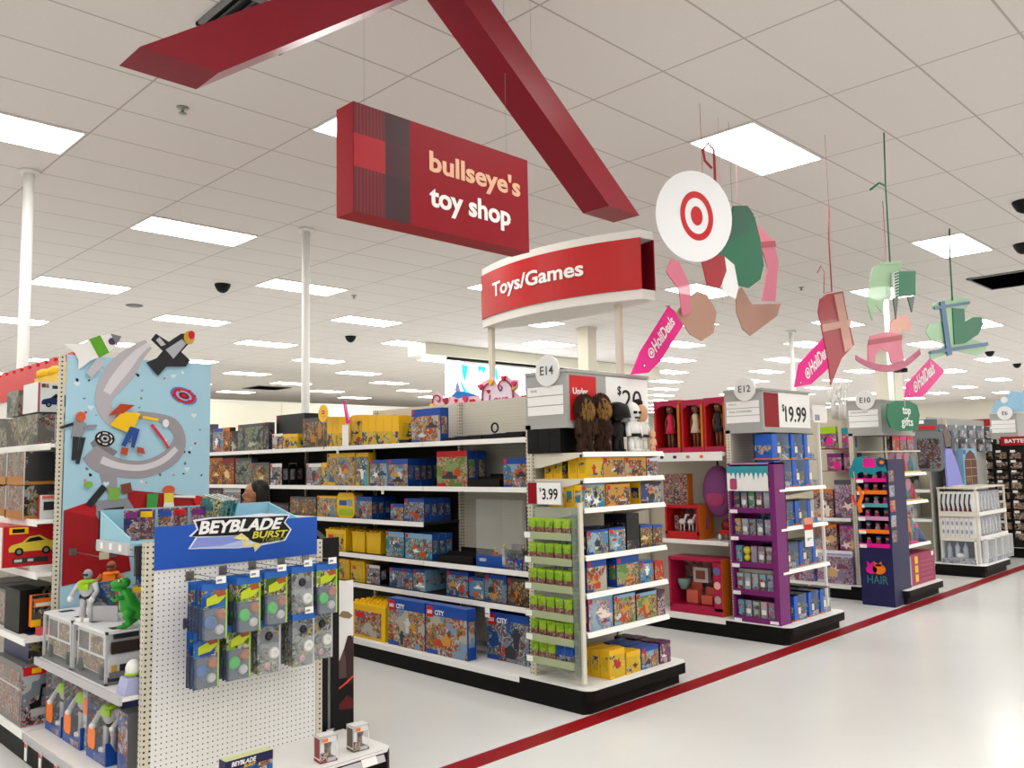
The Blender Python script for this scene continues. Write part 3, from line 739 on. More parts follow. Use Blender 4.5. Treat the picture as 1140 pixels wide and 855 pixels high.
# ------------------------------------------------------------- cartons
# kind: side colour, band colour, art, band share, depth, wording, logo
YS = mat('carton_yellow', '#e8b414', .35); DKC = mat('carton_black', '#17181b', .35); WHC = mat('carton_white', '#dfe0e2', .35)
RDC = mat('carton_red', '#b81820', .35); GRC = mat('carton_grey', '#4a4f55', .4); LBC = mat('carton_pale_blue', '#80aacb', .4)
ORC = mat('carton_orange', '#cc6a1c', .4); MGC = mat('carton_magenta', '#ac1644', .4); PPC = mat('carton_plum', '#4a1c3c', .4)
GDC = mat('carton_gold', '#d89828', .4)
K = {
 'dark': (GRC, DKC, 'dark', .14, .07, 'dark grey brick set carton'), 'ice': (LBC, BLUE, 'ice', .14, .07, 'icy blue brick set carton'),
 'fire': (DKC, ORC, 'fire', .1, .07, 'fiery orange brick set carton'), 'dkred': (DKRED, DKRED, 'fire', .2, .07, 'dark red brick set carton'),
 'ninja': (GRC, GRC, 'ninja', .12, .08, 'grey-green brick set carton'), 'brown': (DKC, GRC, 'brown', .14, .08, 'brown brick set carton'),
 'sw': (DKC, WHC, 'sw', .16, .08, 'pale grey brick set carton'), 'movie': (YS, YS, 'movie', .12, .09, 'yellow and blue brick set carton'),
 'yelart': (YS, YS, 'yel', .2, .08, 'yellow brick set carton'), 'yel': (YS, YS, 'yel', .55, .2, 'slim yellow brick set carton'),
 'yelblue': (YS, YS, 'water', .12, .08, 'yellow-framed blue brick set carton'), 'cityL': (BLUE, BLUE, 'build', .22, .09, 'large blue brick set carton'),
 'city': (BLUE, BLUE, 'city', .2, .065, 'blue brick set carton'), 'citygrey': (BLUE, BLUE, 'citygrey', .16, .07, 'blue and grey brick set carton'),
 'redcity': (BLUE, RDC, 'mine', .17, .1, 'wide red-topped brick set carton'), 'boat': (BLUE, LBC, 'water', .2, .07, 'sea-blue boat set carton'),
 'blk': (DKC, DKC, None, 0, .22, 'big plain black carton'), 'cityd': (DKC, BLUE, 'ice', .1, .08, 'dark blue brick set carton'),
 'blkmark': (DKC, DKC, 'dark', .75, .1, 'tall black carton'), 'blkart': (DKC, BLUE, 'brown', .14, .1, 'black and blue brick set carton'),
 'hero': (GDC, GDC, 'hero', .14, .12, 'gold hero set carton'), 'shark': (YS, LBC, 'shark', .1, .07, 'yellow-edged blue brick set carton'),
 'space': (YS, DKC, 'space', .1, .1, 'navy and yellow brick set carton'), 'cityg': (BLUE, BLUE, 'mine', .25, .08, 'blue carton with orange picture'),
 'chip': (RDC, RDC, 'red', .2, .06, 'small red and yellow game pouch'), 'friends': (PURPLE, LBC, 'friends', .1, .1, 'pastel blue brick set carton'),
 'mine': (NAVY, LBC, 'mine', .12, .1, 'green brick set carton'), 'purp': (PPC, PPC, 'purp', .1, .1, 'plum brick set carton'),
 'surp': (NAVY, PURPLE, 'surp', .25, .06, 'purple surprise toy pack'), 'surpb': (MGC, ORC, 'doll', .12, .12, 'pink and orange surprise set'),
 'surpg': (GRC, GRC, 'lilset', .12, .1, 'wide grey surprise set'), 'bigp': (LILAC, LGREY, 'lilset', .06, .14, 'lilac play set carton'),
 'surpl': (LIME, LIME, 'surp', .3, .06, 'lime surprise pack'), 'surpt': (TEAL, TEAL, 'surp', .3, .06, 'teal surprise pack'),
 'surpd': (NAVY, PURPLE, 'surp', .08, .1, 'dark purple toy carton'),
}
SIL = [[(-1,-.3),(1,-.35),(1.05,0),(.5,.1),(.3,.5),(-.3,.55),(-.5,.12),(-1,.05)], [(-.9,-.5),(-.2,-.25),(0,-.8),(.3,-.2),(1,-.1),(.4,.2),(.5,.9),(0,.35),(-.6,.7),(-.4,.1)],
       [(-.25,-1),(.25,-1),(.3,0),(.7,.4),(.3,.5),(.25,1),(-.2,1.05),(-.3,.5),(-.75,.6),(-.35,.1)], [(-1,0),(-.5,-.4),(.6,-.4),(1.1,.15),(.5,.1),(.4,.4),(-.1,.45),(-.2,.1)], [(-.5,-.6),(.5,-.6),(.6,.2),(0,.7),(-.6,.2)]]
HC_ = lambda *c: [mat('print_' + x, '#' + x, .35) for x in c]
HEROC = [HC_('c8ccd0', 'b84020', '30343c', 'c89030'), HC_('e8ecec', 'c85020', '20506c'), HC_('b07828', '6c3018', 'd8c088'), HC_('606c64', 'a8b098', '202824'), HC_('204888', 'b82820', '282828', '2c7c3c'), HC_('d0a878', '7c4458', 'e8d8d0')]
HK_ = {'ice': 1, 'boat': 1, 'shark': 1, 'yelblue': 1, 'fire': 2, 'dkred': 2, 'brown': 2, 'blkart': 2, 'ninja': 3, 'dark': 3, 'yelart': 4, 'yel': 4, 'friends': 5, 'purp': 5, 'surp': 5, 'surpb': 5, 'surpg': 5, 'bigp': 5, 'surpd': 5}
LOGO = ('city', 'cityL', 'citygrey', 'boat', 'redcity', 'cityd', 'cityg', 'movie', 'blk')
def carton_mesh(w, d, h, k, th=.006):
    side, bandm, a, share, _, _ = K[k]; a = A[a] if a else side
    mb = MB(); b = h * (1 - share)
    mb.add([(-w/2,0,0),(w/2,0,0),(w/2,d,0),(-w/2,d,0),(-w/2,0,h),(w/2,0,h),(w/2,d,h),(-w/2,d,h),(-w/2,0,b),(w/2,0,b)],
           [(0,3,2,1),(1,2,6,5,9),(2,3,7,6),(3,0,8,4,7)], side)
    o = len(mb.v) - 10
    for f, m in (([o,o+1,o+9,o+8], a), ([o+8,o+9,o+5,o+4], bandm), ([o+4,o+5,o+6,o+7], side)):
        mb.f.append(f); mb.m.append(mb.mi(m)); mb.sm.append(False)
    # printed pictures: a few plain silhouettes over the scene
    if w > .09 and a is not side and share < .5:
        rn = random.Random(int(w*1e4 + h*1e3) + len(k))
        pal = HEROC[HK_.get(k, 0)]
        for i in range(3 if w > .2 else 2):
            cx = rn.uniform(-.22, .22)*w; cz = b*rn.uniform(.22, .66); s = min(w, b)*rn.uniform(.16, .3); sh = SIL[rn.randrange(len(SIL))]; fl = rn.choice((-1, 1))
            P = [(cx + x*s*fl*1.3, cz + z*s) for x, z in sh]
            P = [(max(-w/2+.003, min(w/2-.003, x)), max(.003, min(b-.003, z))) for x, z in P]
            if fl < 0: P = P[::-1]
            mb.prism(P, -.0006-.0003*i, -.0002, pal[(i + rn.randrange(2)) % len(pal)])
        mb.box(-w/2+.003, -.0007, .003, -w*.2, -.0002, b*.12, bandm)
    # flap seam and a picture on the end panel
    mb.box(-w/2-.0008, d*.18, h*.25, -w/2, d*.82, h*.75, a); mb.box(w/2, d*.18, h*.25, w/2+.0008, d*.82, h*.75, a)
    return mb
def lego_logo(w, h, s, x=None, word=None):
    mb = MB(); x = -w/2 + s*.2 if x is None else x
    mb.box(x, -.0025, h-s*1.25, x+s, -.0005, h-s*.2, RED)
    text(mb, 'LEGO', x+s*.5, h-s*.92, PAPER, w=s*.78, h=s*.36, y=-.003, align='c', bold=.03, th=.0008)
    if word: text(mb, word, x+s*1.3, h-s*.98, PAPER, h=s*.5, y=-.003, bold=.03, th=.0008)
    return mb
LASTC = [None]
def small_logo(w, h, s):
    return MB().box(-w/2 + s*.25, -.0015, h-s*1.25, -w/2 + s*1.25, -.0003, h-s*.25, RED)

def carton(k, w, h, loc, rz, label, group=None, d=None, word=None):
    d = d or K[k][4]
    t = solo('toy_carton', carton_mesh(w, d, h, k), loc, label, 'toy box', rz, group); LASTC[0] = t
    if k in ('surpl', 'surpt'): ob('round_badge', MB().prism(circ(.02, h*.35, .045, n=16), -.004, -.001, PINK), t)
    if w > .2 and k in LOGO and h > .2 and loc[2] < .3:
        ob('logo', lego_logo(w, h, .075, word=word), t)
    elif k in LOGO or k in ('dark','ice','ninja','sw','brown','hero','shark','friends','mine'):
        ob('logo', small_logo(w, h, min(.03, w*.2)), t)
    return t

def pusher(w, loc, rz, label, ring=False, h=.05, d=.33):
    root = empty('shelf_tray', loc, rz); tag(root, label, 'shelf tray', 'empty black shelf trays')
    mb = MB(); mb.box(-w/2, .0, 0, w/2, d, .008, BLACK)
    mb.box(-w/2, 0, .008, w/2, .006, h*.6, BLACK); mb.box(-w/2, .006, .008, -w/2+.005, d, h*.55, BLACK); mb.box(w/2-.005, .006, .008, w/2, d, h*.55, BLACK)
    ob('tray', mb, root)
    mb = MB(); mb.box(-w/2+.01, d*.72, .008, w/2-.01, d*.76, h, BLACK); mb.box(-w/2+.01, d*.3, .008, w/2-.01, d*.33, h*.8, BLACK); ob('pusher_plate', mb, root)
    if ring:
        mb = MB(); mb.tube([(-w*.3+.035*math.cos(a), .05, h+.03+.035*math.sin(a)) for a in [2*PI*i/14 for i in range(15)]], .007, BLACK, 6)
        ob('ring_handle', mb, root)
def tub(w, h, d, loc, rz, label, pic=True, big=False):
    root = empty('brick_tub', loc, rz); tag(root, label, 'brick tub', 'yellow studded brick tubs')
    mb = MB(); mb.prism([(-w/2+.008, 0), (w/2-.008, 0), (w/2, h*.84), (-w/2, h*.84)], 0, d, YEL, 'y'); ob('tub', mb, root)
    mb = MB(); mb.box(-w/2-.004, -.004, h*.84, w/2+.004, d+.004, h*.93, YEL)
    nx = max(2, int(w/.055)); ny = max(2, int(d/.055)); s = w/nx
    for i in range(nx):
        for j in range(ny):
            mb.lathe([(s*.3, h*.93), (s*.3, h)], YEL, 10, M=Matrix.Translation((-w/2+s*(i+.5), (j+.5)*d/ny, 0)), smooth=False)
    ob('lid', mb, root)
    if pic:
        mb = MB(); mb.box(-w*.4, -.006, h*.08, w*.38, .001, h*.74, A['build'] if big else A['yel']); mb.box(-w*.35, -.0075, h*.55, -w*.1, -.005, h*.7, RED); ob('picture_label', mb, root)
def carry_case(w, h, d, loc, rz, label):
    root = empty('carry_case', loc, rz); tag(root, label, 'carry case')
    mb = MB(); mb.prism(rrect(-w/2, 0, w/2, h*.86, .05), 0, d, YEL, 'y'); ob('shell', mb, root)
    mb = MB(); mb.tube([(-w*.17, d/2, h*.84), (-w*.15, d/2, h*.96), (-w*.06, d/2, h), (w*.06, d/2, h), (w*.15, d/2, h*.96), (w*.17, d/2, h*.84)], .013, YEL, 8); ob('handle', mb, root)
    mb = MB(); mb.box(-w*.4, -.003, h*.1, w*.4, 0, h*.3, LIME); mb.box(-w*.36, -.003, h*.42, w*.05, 0, h*.6, BLUE); mb.box(w*.1, -.003, h*.4, w*.38, 0, h*.62, A['city']); ob('printed_panel', mb, root)

SHELFN = {'lego1': 'brick aisle top shelf', 'lego2': 'brick aisle second shelf', 'lego3': 'brick aisle third shelf', 'lego4': 'brick aisle fourth shelf', 'lego5': 'brick aisle fifth shelf', 'lego6': 'brick aisle floor deck',
 'e14a': 'second end shelf under E14', 'e14b': 'third end shelf under E14', 'e14c': 'fourth end shelf under E14', 'e14d': 'fifth end shelf under E14', 'e14e': 'sixth end shelf under E14', 'e14f': 'end deck under E14',
 'e10': 'shelves left of the navy rack'}
def place_row(sh, ax, plane, z, items):
    n = 0
    for it in items:
        k, a, b, h = it[:4]; nq = it[4] if len(it) > 4 else 1; off = it[5] if len(it) > 5 else 0; word = it[6] if len(it) > 6 else None
        w = abs(a-b) - .004; c = (a+b)/2; rz = FACE_X if ax == 'x' else 0
        n += 1; o_ = ORD[n-1]
        def at(dd): return (plane+off+dd, c, z) if ax == 'x' else (c, plane+off+dd, z)
        wh = '%s from left on the %s' % (o_, SHELFN[sh]) 
        if k in ('push', 'pushring'): pusher(w, at(-.02), rz, 'black shelf tray, ' + wh, k == 'pushring', min(max(h, .045), .1)); continue
        if k in ('tub', 'tubplain', 'tubbig'):
            tub(w, h, .3 if k == 'tubbig' else .26, at(0), rz, ('big ' if k == 'tubbig' else '') + 'yellow studded brick tub, ' + wh, k != 'tubplain', k == 'tubbig'); continue
        if k == 'case': carry_case(w, h, .1, at(0), rz, 'yellow plastic carry case, ' + wh); continue
        d = K[k][4]
        for q in range(nq):
            if q == 0: lab = '%s, %s' % (K[k][5], wh)
            else: lab = '%s spare %s behind number %d, %s' % (ORD[q-1], ' '.join(K[k][5].split()[-2:]), n, SHELFN[sh])
            carton(k, w, h - (.0 if q == 0 else .004*(q % 2)), at(q*(d+.004)), rz, lab, 'cartons on the ' + SHELFN[sh], word=word)

place_row('lego1', 'x', 4.44, 1.78, [('dark',9.528,9.321,.33), ('ice',9.318,9.073,.274), ('fire',9.073,8.901,.276), ('dark',8.9,8.711,.228), ('ninja',8.713,8.158,.291), ('dark',8.15,8.04,.292), ('blk',8.03,7.47,.36,1,.08),
 ('sw',7.969,7.753,.163), ('yelart',7.753,7.612,.156), ('yelart',7.612,7.468,.151), ('brown',7.375,6.941,.293,2), ('yel',6.941,6.848,.288), ('yel',6.848,6.758,.283), ('yel',6.758,6.668,.279), ('yel',6.668,6.547,.265),
 ('yelart',6.537,6.367,.281), ('yel',6.367,6.27,.274), ('yel',6.27,6.161,.269), ('yel',6.161,6.041,.263), ('yel',6.041,5.924,.256), ('yel',5.924,5.823,.243), ('push',5.8,5.676,.055), ('cityL',5.65,5.273,.281), ('push',5.21,4.764,.05), ('pushring',4.754,4.322,.06)])
place_row('lego2', 'x', 4.44, 1.42, [('fire',9.513,9.064,.3), ('dkred',9.064,8.787,.293), ('ninja',8.767,8.403,.287), ('brown',8.402,8.021,.234), ('sw',8.002,7.767,.22,3), ('sw',7.306,7.033,.211), ('yelart',7.033,6.94,.217), ('movie',6.94,6.481,.3),
 ('yelblue',6.466,6.272,.297), ('ice',6.245,5.992,.229), ('city',5.979,5.703,.232,5), ('redcity',5.324,4.952,.284,2), ('push',4.935,4.574,.097), ('city',4.551,4.272,.214)])
place_row('lego3', 'x', 4.44, 1.13, [('dark',9.411,9.077,.263), ('sw',9.055,8.636,.246), ('dark',8.195,7.812,.101,1,.1), ('brown',7.606,7.126,.179), ('movie',7.111,6.773,.194), ('case',6.77,6.485,.264), ('city',6.475,6.22,.194,4), ('city',5.95,5.765,.14), ('citygrey',5.756,5.492,.19,4)])
place_row('lego4', 'x', 4.44, .825, [('tub',6.954,6.625,.205), ('tubplain',6.585,6.384,.196,1,.04), ('tubplain',6.36,6.144,.198,1,.04), ('boat',6.016,5.762,.209,2), ('boat',5.747,5.392,.208,3), ('push',5.3,4.885,.12)])
place_row('lego5', 'x', 4.44, .57, [('yelart',6.787,6.569,.186), ('tub',6.545,6.33,.194), ('sw',6.304,6.104,.163), ('citygrey',5.969,5.805,.163,4), ('city',5.8,5.65,.167,4), ('ice',5.645,5.484,.171,4), ('citygrey',5.218,4.962,.193), ('ice',4.952,4.789,.162), ('citygrey',4.774,4.536,.199), ('brown',4.527,4.315,.192)])
place_row('lego6', 'x', 4.24, .157, [('tubbig',6.237,5.757,.305), ('cityL',5.724,5.249,.369,1,0,'CITY'), ('cityL',5.238,4.757,.37,1,0,'CITY')])
place_row('lego6', 'x', 4.42, .157, [('citygrey',4.74,4.3,.344,1,0,'CITY')])
C_LAST = [o for o in bpy.data.objects if o.get('label') and 'first from left on the brick aisle floor deck' in o['label'] and 'grey' in o['label']]
for o in C_LAST: o['label'] = 'large blue and grey brick set carton pushed back at the right of the floor deck'

place_row('e14a', 'y', 3.68, 1.486, [('yelart',4.366,4.543,.142,2), ('hero',4.547,4.783,.14), ('hero',4.787,5.037,.138), ('sw',5.043,5.181,.129)])
place_row('e14a', 'y', 3.9, 1.486, [('yelart',4.366,4.543,.146,2)])
place_row('e14b', 'y', 3.68, 1.29, [('shark',4.309,4.554,.157,4), ('hero',4.573,4.838,.15,2), ('space',4.957,5.216,.155,2)])
place_row('e14c', 'y', 3.68, .98, [('cityd',4.35,4.578,.161,3), ('cityd',4.584,4.768,.164,3), ('blkmark',4.785,4.931,.25,2), ('blkart',4.94,5.086,.161,2), ('blkart',5.091,5.21,.15,2)])
place_row('e14d', 'y', 3.68, .735, [('cityL',4.343,4.55,.21,3), ('cityg',4.658,4.913,.203,2), ('ice',4.926,5.083,.152), ('chip',5.098,5.211,.135,2)])
place_row('e14e', 'y', 3.68, .485, [('friends',4.35,4.606,.214,2), ('mine',4.616,4.857,.2,2), ('mine',4.868,5.112,.183,2), ('purp',5.119,5.212,.178,2)])
place_row('e14f', 'y', 3.64, .157, [('yelart',4.501,4.669,.187,3), ('yelart',4.684,4.844,.145,3), ('city',4.856,5.056,.144,5), ('purp',5.074,5.205,.149,4)])
seen = {}
for o in list(bpy.data.objects):
    if o.get('label') and 'under E14' in o['label']:
        if o['label'] in seen: o['label'] = o['label'].replace('first from left', 'set far back, left end').replace('behind number 1', 'behind the far back one')
        seen[o['label']] = 1
place_row('e10', 'x', 9.68, 1.70, [('surpl',4.54,4.343,.25), ('surpt',4.28,4.121,.23)])
place_row('e10', 'x', 9.66, .89, [('surpb',4.65,4.406,.33), ('surpg',4.39,4.135,.44)])
place_row('e10', 'x', 9.66, .517, [('surpb',4.65,4.385,.3), ('surpd',4.354,4.155,.302)])
place_row('e10', 'x', 9.55, .157, [('bigp',4.97,4.647,.25), ('bigp',4.6,4.17,.32)])
for o in bpy.data.objects:
    if o.get('label') and 'left of the navy rack' in o['label']:
        z = o.location.z; w_ = {1.70: 'high on the cream pegs', .89: 'on the upper shelf', .517: 'on the lower shelf', .157: 'on the floor deck'}
        zz = min(w_, key=lambda q: abs(q - z)); 
        o['label'] = '%s %s, %s, left of the navy rack' % (['left','right'][o.location.y < 4.4], o['label'].split(',')[0], w_[zz])
# hung surprise packs on pegs for k=3
for i, (y, z, nm) in enumerate(((4.4, 1.44, 'left'), (4.19, 1.44, 'right'))):
    carton('surp', .17, .2, (9.72, y, z), FACE_X, '%s purple surprise pack of the middle pair left of the navy rack' % nm, 'surprise packs', d=.08)
    ob('round_badge', MB().prism(circ(.03, .06, .045, n=16), -.004, -.001, PINK), LASTC[0])
    hk = MB(); hk.tube([(0, .0, 0), (0, .42, 0)], .004, CHROME, 6)
for z in (1.7, 1.44):
    solo('peg_shelf', MB().box(-.33, 0, -.012, .03, .44, 0, mat('pink_rail', '#b85070', .4)), (9.73, 4.25, z), '%s narrow pink shelf holding two surprise packs left of the navy rack' % ('upper' if z > 1.6 else 'lower'), 'shelf', FACE_X)

# ticket flags hanging from rails
def flag(x, y, z, label, rz=FACE_X, w=.035, h=.075):
    mb = MB(); mb.box(-w/2, -.002, -h, w/2, 0, -h*.35, PAPER); mb.box(-w/2, -.002, -h*.35, w/2, 0, 0, RED); mb.box(-w*.35, -.0026, -h*.8, w*.35, -.002, -h*.72, GREYINK)
    solo('price_flag', mb, (x, y, z), label, 'price flag', rz, 'red and white price flags')
flag(4.375, 6.66, 1.79, 'red-topped price flag on the brick aisle top shelf rail')
flag(4.375, 5.97, 1.43, 'red-topped price flag on the brick aisle second shelf rail')
flag(4.375, 4.68, .575, 'red-topped price flag on the brick aisle fifth shelf rail', h=.11, w=.05)
# round yellow and pink signs standing on the top shelf
mb = MB(); mb.prism(circ(0, .09, .09, n=28), 0, .004, ACRY, 'y'); mb.prism(circ(0, .092, .08, n=28), -.003, 0, YEL, 'y'); mb.box(-.022, -.005, .085, .022, -.003, .122, RED); mb.box(-.04, -.004, .06, .04, -.003, .066, ORANGE)
text(mb, 'LEGO', 0, .098, PAPER, w=.034, h=.014, y=-.0055, align='c', th=.0005)
solo('round_sign', mb, (4.33, 6.83, 2.0), 'round yellow sign disc with a red square above the brick aisle top shelf', 'sign', FACE_X)
solo('sign_stem', MB().tube([(0,.0,-.03),(0,0,.22)], .004, CHROME, 6), (4.335, 6.83, 1.79), 'thin wire stem under the round yellow sign', 'sign stand')
mb = MB(); mb.prism([(-.05,.2),(-.015,.215),(.06,.03),(.05,.0),(.0,.0)], 0, .004, PINK); text(mb, 'HoliDeals', 0, 0, PAPER, h=.025, w=.15, th=.0008, M=Matrix.Translation((-.022, -.001, .165)) @ Matrix.Rotation(math.radians(65), 4, 'Y'))
solo('deal_tag', mb, (4.34, 6.47, 1.98), 'small magenta deal tag beside the round yellow sign', 'sale tag', FACE_X)
mb = MB(); mb.box(-.05, 0, 0, .05, .003, .19, PAPER)
solo('shelf_card', mb, (4.37, 6.53, 1.785), 'white card standing below the small magenta tag', 'price card', FACE_X)

# clear display case with models, right bay above fourth shelf
t = empty('display_case', (4.42, 4.56, .826), FACE_X); tag(t, 'clear plastic display case of small brick models in the right bay', 'display case')
mb = MB(); mb.box(-.28, 0, 0, .22, .28, .012, BLUE); mb.box(-.28, -.004, 0, -.0, 0, .085, BLUE); text(mb, 'LEGO', -.24, .04, PAPER, h=.022, y=-.005, bold=.02); ob('base', mb, t)
mb = MB()
for x in (-.28, .217): mb.box(x, .0, .012, x+.003, .28, .5, CLEAR)
mb.box(-.277, .0, .012, .217, .003, .5, CLEAR); mb.box(-.28, 0, .5, .22, .28, .503, CLEAR); ob('cover', mb, t)
mb = MB(); mb.box(.06, .2, .012, .21, .22, .44, NAVY); mb.box(.09, .196, .38, .14, .2, .42, RED); ob('backdrop', mb, t)
for i in range(4):
    mb = MB(); x = -.2+i*.1; mb.box(x, .08, .012, x+.05, .12, .07, [LGREY, WHITE, DKGREY, GREY][i]); mb.box(x+.01, .085, .07, x+.04, .115, .1+.03*(i % 2), [RED, LGREY, GREY, DKGREY][i]); mb.ball((x+.025, .1, .12+.03*(i % 2)), .013, YEL, 8, 6)
    ob('brick_model', mb, t)
mb = MB(); mb.box(.0, .06, .1, .19, .14, .13, DKGREY)
for x in (.04, .15): mb.lathe([(.03, -.01), (.03, .01)], BLACK, 12, M=Matrix.Translation((x, .05, .1)) @ Matrix.Rotation(PI/2, 4, 'X'))
mb.box(.02, .08, .13, .12, .12, .17, GREY); ob('brick_vehicle', mb, t)
for i, (y0, y1) in enumerate(((4.5, 4.42), (4.415, 4.335), (4.33, 4.25))):
    carton('citygrey', .075, .075, (4.40, (y0+y1)/2, .826), FACE_X, '%s tiny blue carton in front of the clear display case' % ['left', 'middle', 'right'][i], 'tiny cartons before the case', d=.018)
# ------------------------------------------------------------- hanging signs
t = empty('toy_shop_sign', (2.6, 3.0, 2.69)); tag(t, 'red hanging box sign with two lines of lettering and a plaid edge', 'hanging sign')
ob('sign_box', MB().box(2.05, 3.0, 2.695, 3.146, 3.13, 3.19, SIGNR), t, True)
mb = MB(); pl = [mat('plaid_a', '#5a1822', .45), mat('plaid_b', '#3a1a22', .45), mat('plaid_c', '#a31224', .45), mat('plaid_d', '#451c24', .45)]
xs = [2.052, 2.22, 2.36]; zs = [3.188, 3.05, 2.9, 2.697]
cols = [[0, 1], [2, 3], [0, 1]]
for r_ in range(3):
    for c_ in range(2):
        mb.box(xs[c_], 2.998, zs[r_+1], xs[c_+1], 3.0, zs[r_], pl[cols[r_][c_]])
        if (r_, c_) in ((0, 0), (1, 1), (2, 0)):
            wd, hh = xs[c_+1]-xs[c_], zs[r_]-zs[r_+1]
            for i in range(1, 9):
                f = i/9; mb.add([(xs[c_]+wd*max(0, f-.02), 2.9975, zs[r_+1]), (xs[c_]+wd*f, 2.9975, zs[r_+1]), (xs[c_+1] if False else xs[c_]+wd*f, 2.9975, zs[r_]), (xs[c_]+wd*max(0, f-.02), 2.9975, zs[r_])], [(0,1,2,3)], pl[(c_ + 2) % 4])
ob('plaid_panel', mb, t, True)
mb = MB(); text(mb, "bullseye's", 2.475, 2.945, mat('peach', '#e8b394', .5), w=.61, h=.135, y=2.999, bold=.03)
text(mb, 'toy shop', 2.475, 2.775, PAPER, w=.535, h=.135, y=2.999, bold=.03); ob('lettering', mb, t, True)
mb = MB()
for x in (2.15, 3.05): mb.tube([(x, 3.06, 3.19), (x, 3.06, CEIL)], .0009, CHROME, 4)
ob('wire', mb, t, True)
t = empty('gable_frame', (2.61, 3.0, 3.1)); tag(t, 'open red gable of two sloping box beams hanging above the toy shop sign', 'decoration')
REDB = mat('gable_red', '#7e0c20', .35)
ob('beam', MB().prism([(1.135, 3.12), (1.435, 3.12), (2.61, 3.985), (2.61, 4.2)], 3.0, 3.2, REDB, 'y'), t, True)
ob('beam', MB().prism([(4.125, 3.085), (3.83, 3.085), (2.61, 3.985), (2.61, 4.2)], 3.0, 3.2, REDB, 'y'), t, True)
mb = MB()
for x, z in ((2.02, 3.6), (3.3, 3.55)): mb.tube([(x, 3.1, z), (x, 3.1, CEIL)], .0009, CHROME, 4)
ob('wire', mb, t, True)

# curved department sign
t = empty('department_sign', (5.19, 4.6, .157)); tag(t, 'curved red department sign reading Toys/Games on two white posts', 'sign')
def arc(sgn, bul, y0=5.50, y1=3.737, xe=5.13, n=24):
    return [(xe - sgn*bul*(1-((i/n)*2-1)**2), y0+(y1-y0)*i/n) for i in range(n+1)]
F = arc(1, .184); Bk = arc(-1, .14, xe=5.27, y0=5.465, y1=3.715)
def wallarc(P, z0, z1, m, th=.012, ins=0):
    mb = MB()
    vs = []
    for x, y in P: vs += [(x, y, z0), (x, y, z1), (x+th, y, z0), (x+th, y, z1)]
    fs = []
    for i in range(len(P)-1):
        o = 4*i; fs += [(o, o+4, o+5, o+1), (o+2, o+3, o+7, o+6), (o+1, o+5, o+7, o+3), (o, o+2, o+6, o+4)]
    e = 4*(len(P)-1); fs += [(0, 1, 3, 2), (e, e+2, e+3, e+1)]
    return mb.add(vs, fs, m)
ob('front_panel', wallarc(F, 2.885, 3.28, mat('dept_red', '#b4181a', .35)), t, True)
ob('rear_panel', wallarc(Bk, 2.885, 3.28, SIGNR), t, True)
for z0, z1 in ((3.28, 3.344), (2.81, 2.885)):
    P = F[::-1] + Bk; P = [(x+.01 if i < len(F) else x-.0, y) for i, (x, y) in enumerate(P)]
    ob('rim', MB().prism([(a, b) for a, b in P], z0, z1, mat('rim_white', '#dcd9d4', .4), 'z'), t, True)
for y, z_ in ((5.44, .157), (4.007, 2.23)): ob('post', MB().box(5.17, y-.024, z_, 5.21, y+.024, 2.82, CREAM), t, True)
mb = MB(); Mt = Matrix.Identity(4)
tm = MB(); text(tm, 'Toys/Games', 0, 0, PAPER, h=.162, w=1.08, y=0, bold=.022, th=.004)
out = []
for p in tm.v:
    y = 5.26 - p.x; s_ = (5.50 - y) / (5.50-3.737)
    out.append(Vector((5.13 - .184*(1-(s_*2-1)**2) - .002 + p.y, y, 3.004 + p.z)))
tm.v = out; ob('lettering', tm, t, True)

# magenta deal tags on the headers
TAGT = mat('tag_fold', '#b01080', .4)
def dealtag(poly, hole, label, x_post, y=3.7, sc=1):
    t = empty('deal_tag', (poly[0][0], y, poly[0][1])); tag(t, label, 'sale tag', 'magenta deal tags on the headers')
    ob('tag_board', MB().prism(poly, y, y+.012, mat('tag_magenta', '#e8128c', .4), 'y'), t, True)
    mb = MB(); mb.prism(circ(hole[0], hole[1], .018*sc, n=14), y-.003, y-.0005, TAGT); mb.prism(circ(hole[0], hole[1], .009*sc, n=12), y-.005, y-.003, PAPER); ob('eyelet', mb, t, True)
    # long axis direction
    a = Vector(((poly[3][0]+poly[4][0])/2 - hole[0], 0, (poly[3][1]+poly[4][1])/2 - hole[1])); L = a.length; ang = math.atan2(a.z, a.x)
    M = Matrix.Translation((hole[0], y-.001, hole[1])) @ Matrix.Rotation(-ang, 4, 'Y')
    mb = MB(); text(mb, 'HoliDeals', L*.3, -L*.05, PAPER, w=L*.56, h=L*.15, bold=.02, M=M, th=.002)
    cx = L*.215
    for r0, r1 in ((.062, .044), (.026, 0)):
        c1 = circ(cx, .01, L*r0, n=20); c2 = circ(cx, .01, max(L*r1, 1e-4), n=20)
        vs = [(a_, -.002, b_) for a_, b_ in c1] + [(a_, -.002, b_) for a_, b_ in c2]
        mb.add(vs, [(i, (i+1) % 20, 20+(i+1) % 20, 20+i) for i in range(20)], PAPER, M=M)
    ob('lettering', mb, t, True)
    return t
dealtag(TR['tag1'], TR['tag1h'][0], 'large magenta deal tag standing on the E14 header', 5)
dealtag(TR['tag2'], TR['tag2h'][0], 'magenta deal tag standing on the E12 header', 7)
dealtag(TR['tag3'], TR['tag3h'][0], 'magenta deal tag above the green top gifts tag', 10)
t = empty('gift_tag', (9.85, 3.6, 1.87)); tag(t, 'round-cornered green tag reading top gifts on the E10 header', 'sign')
ob('tag_board', MB().prism(TR['topg'], 3.6, 3.62, mat('tag_green', '#0c6e4c', .5), 'y'), t, True)
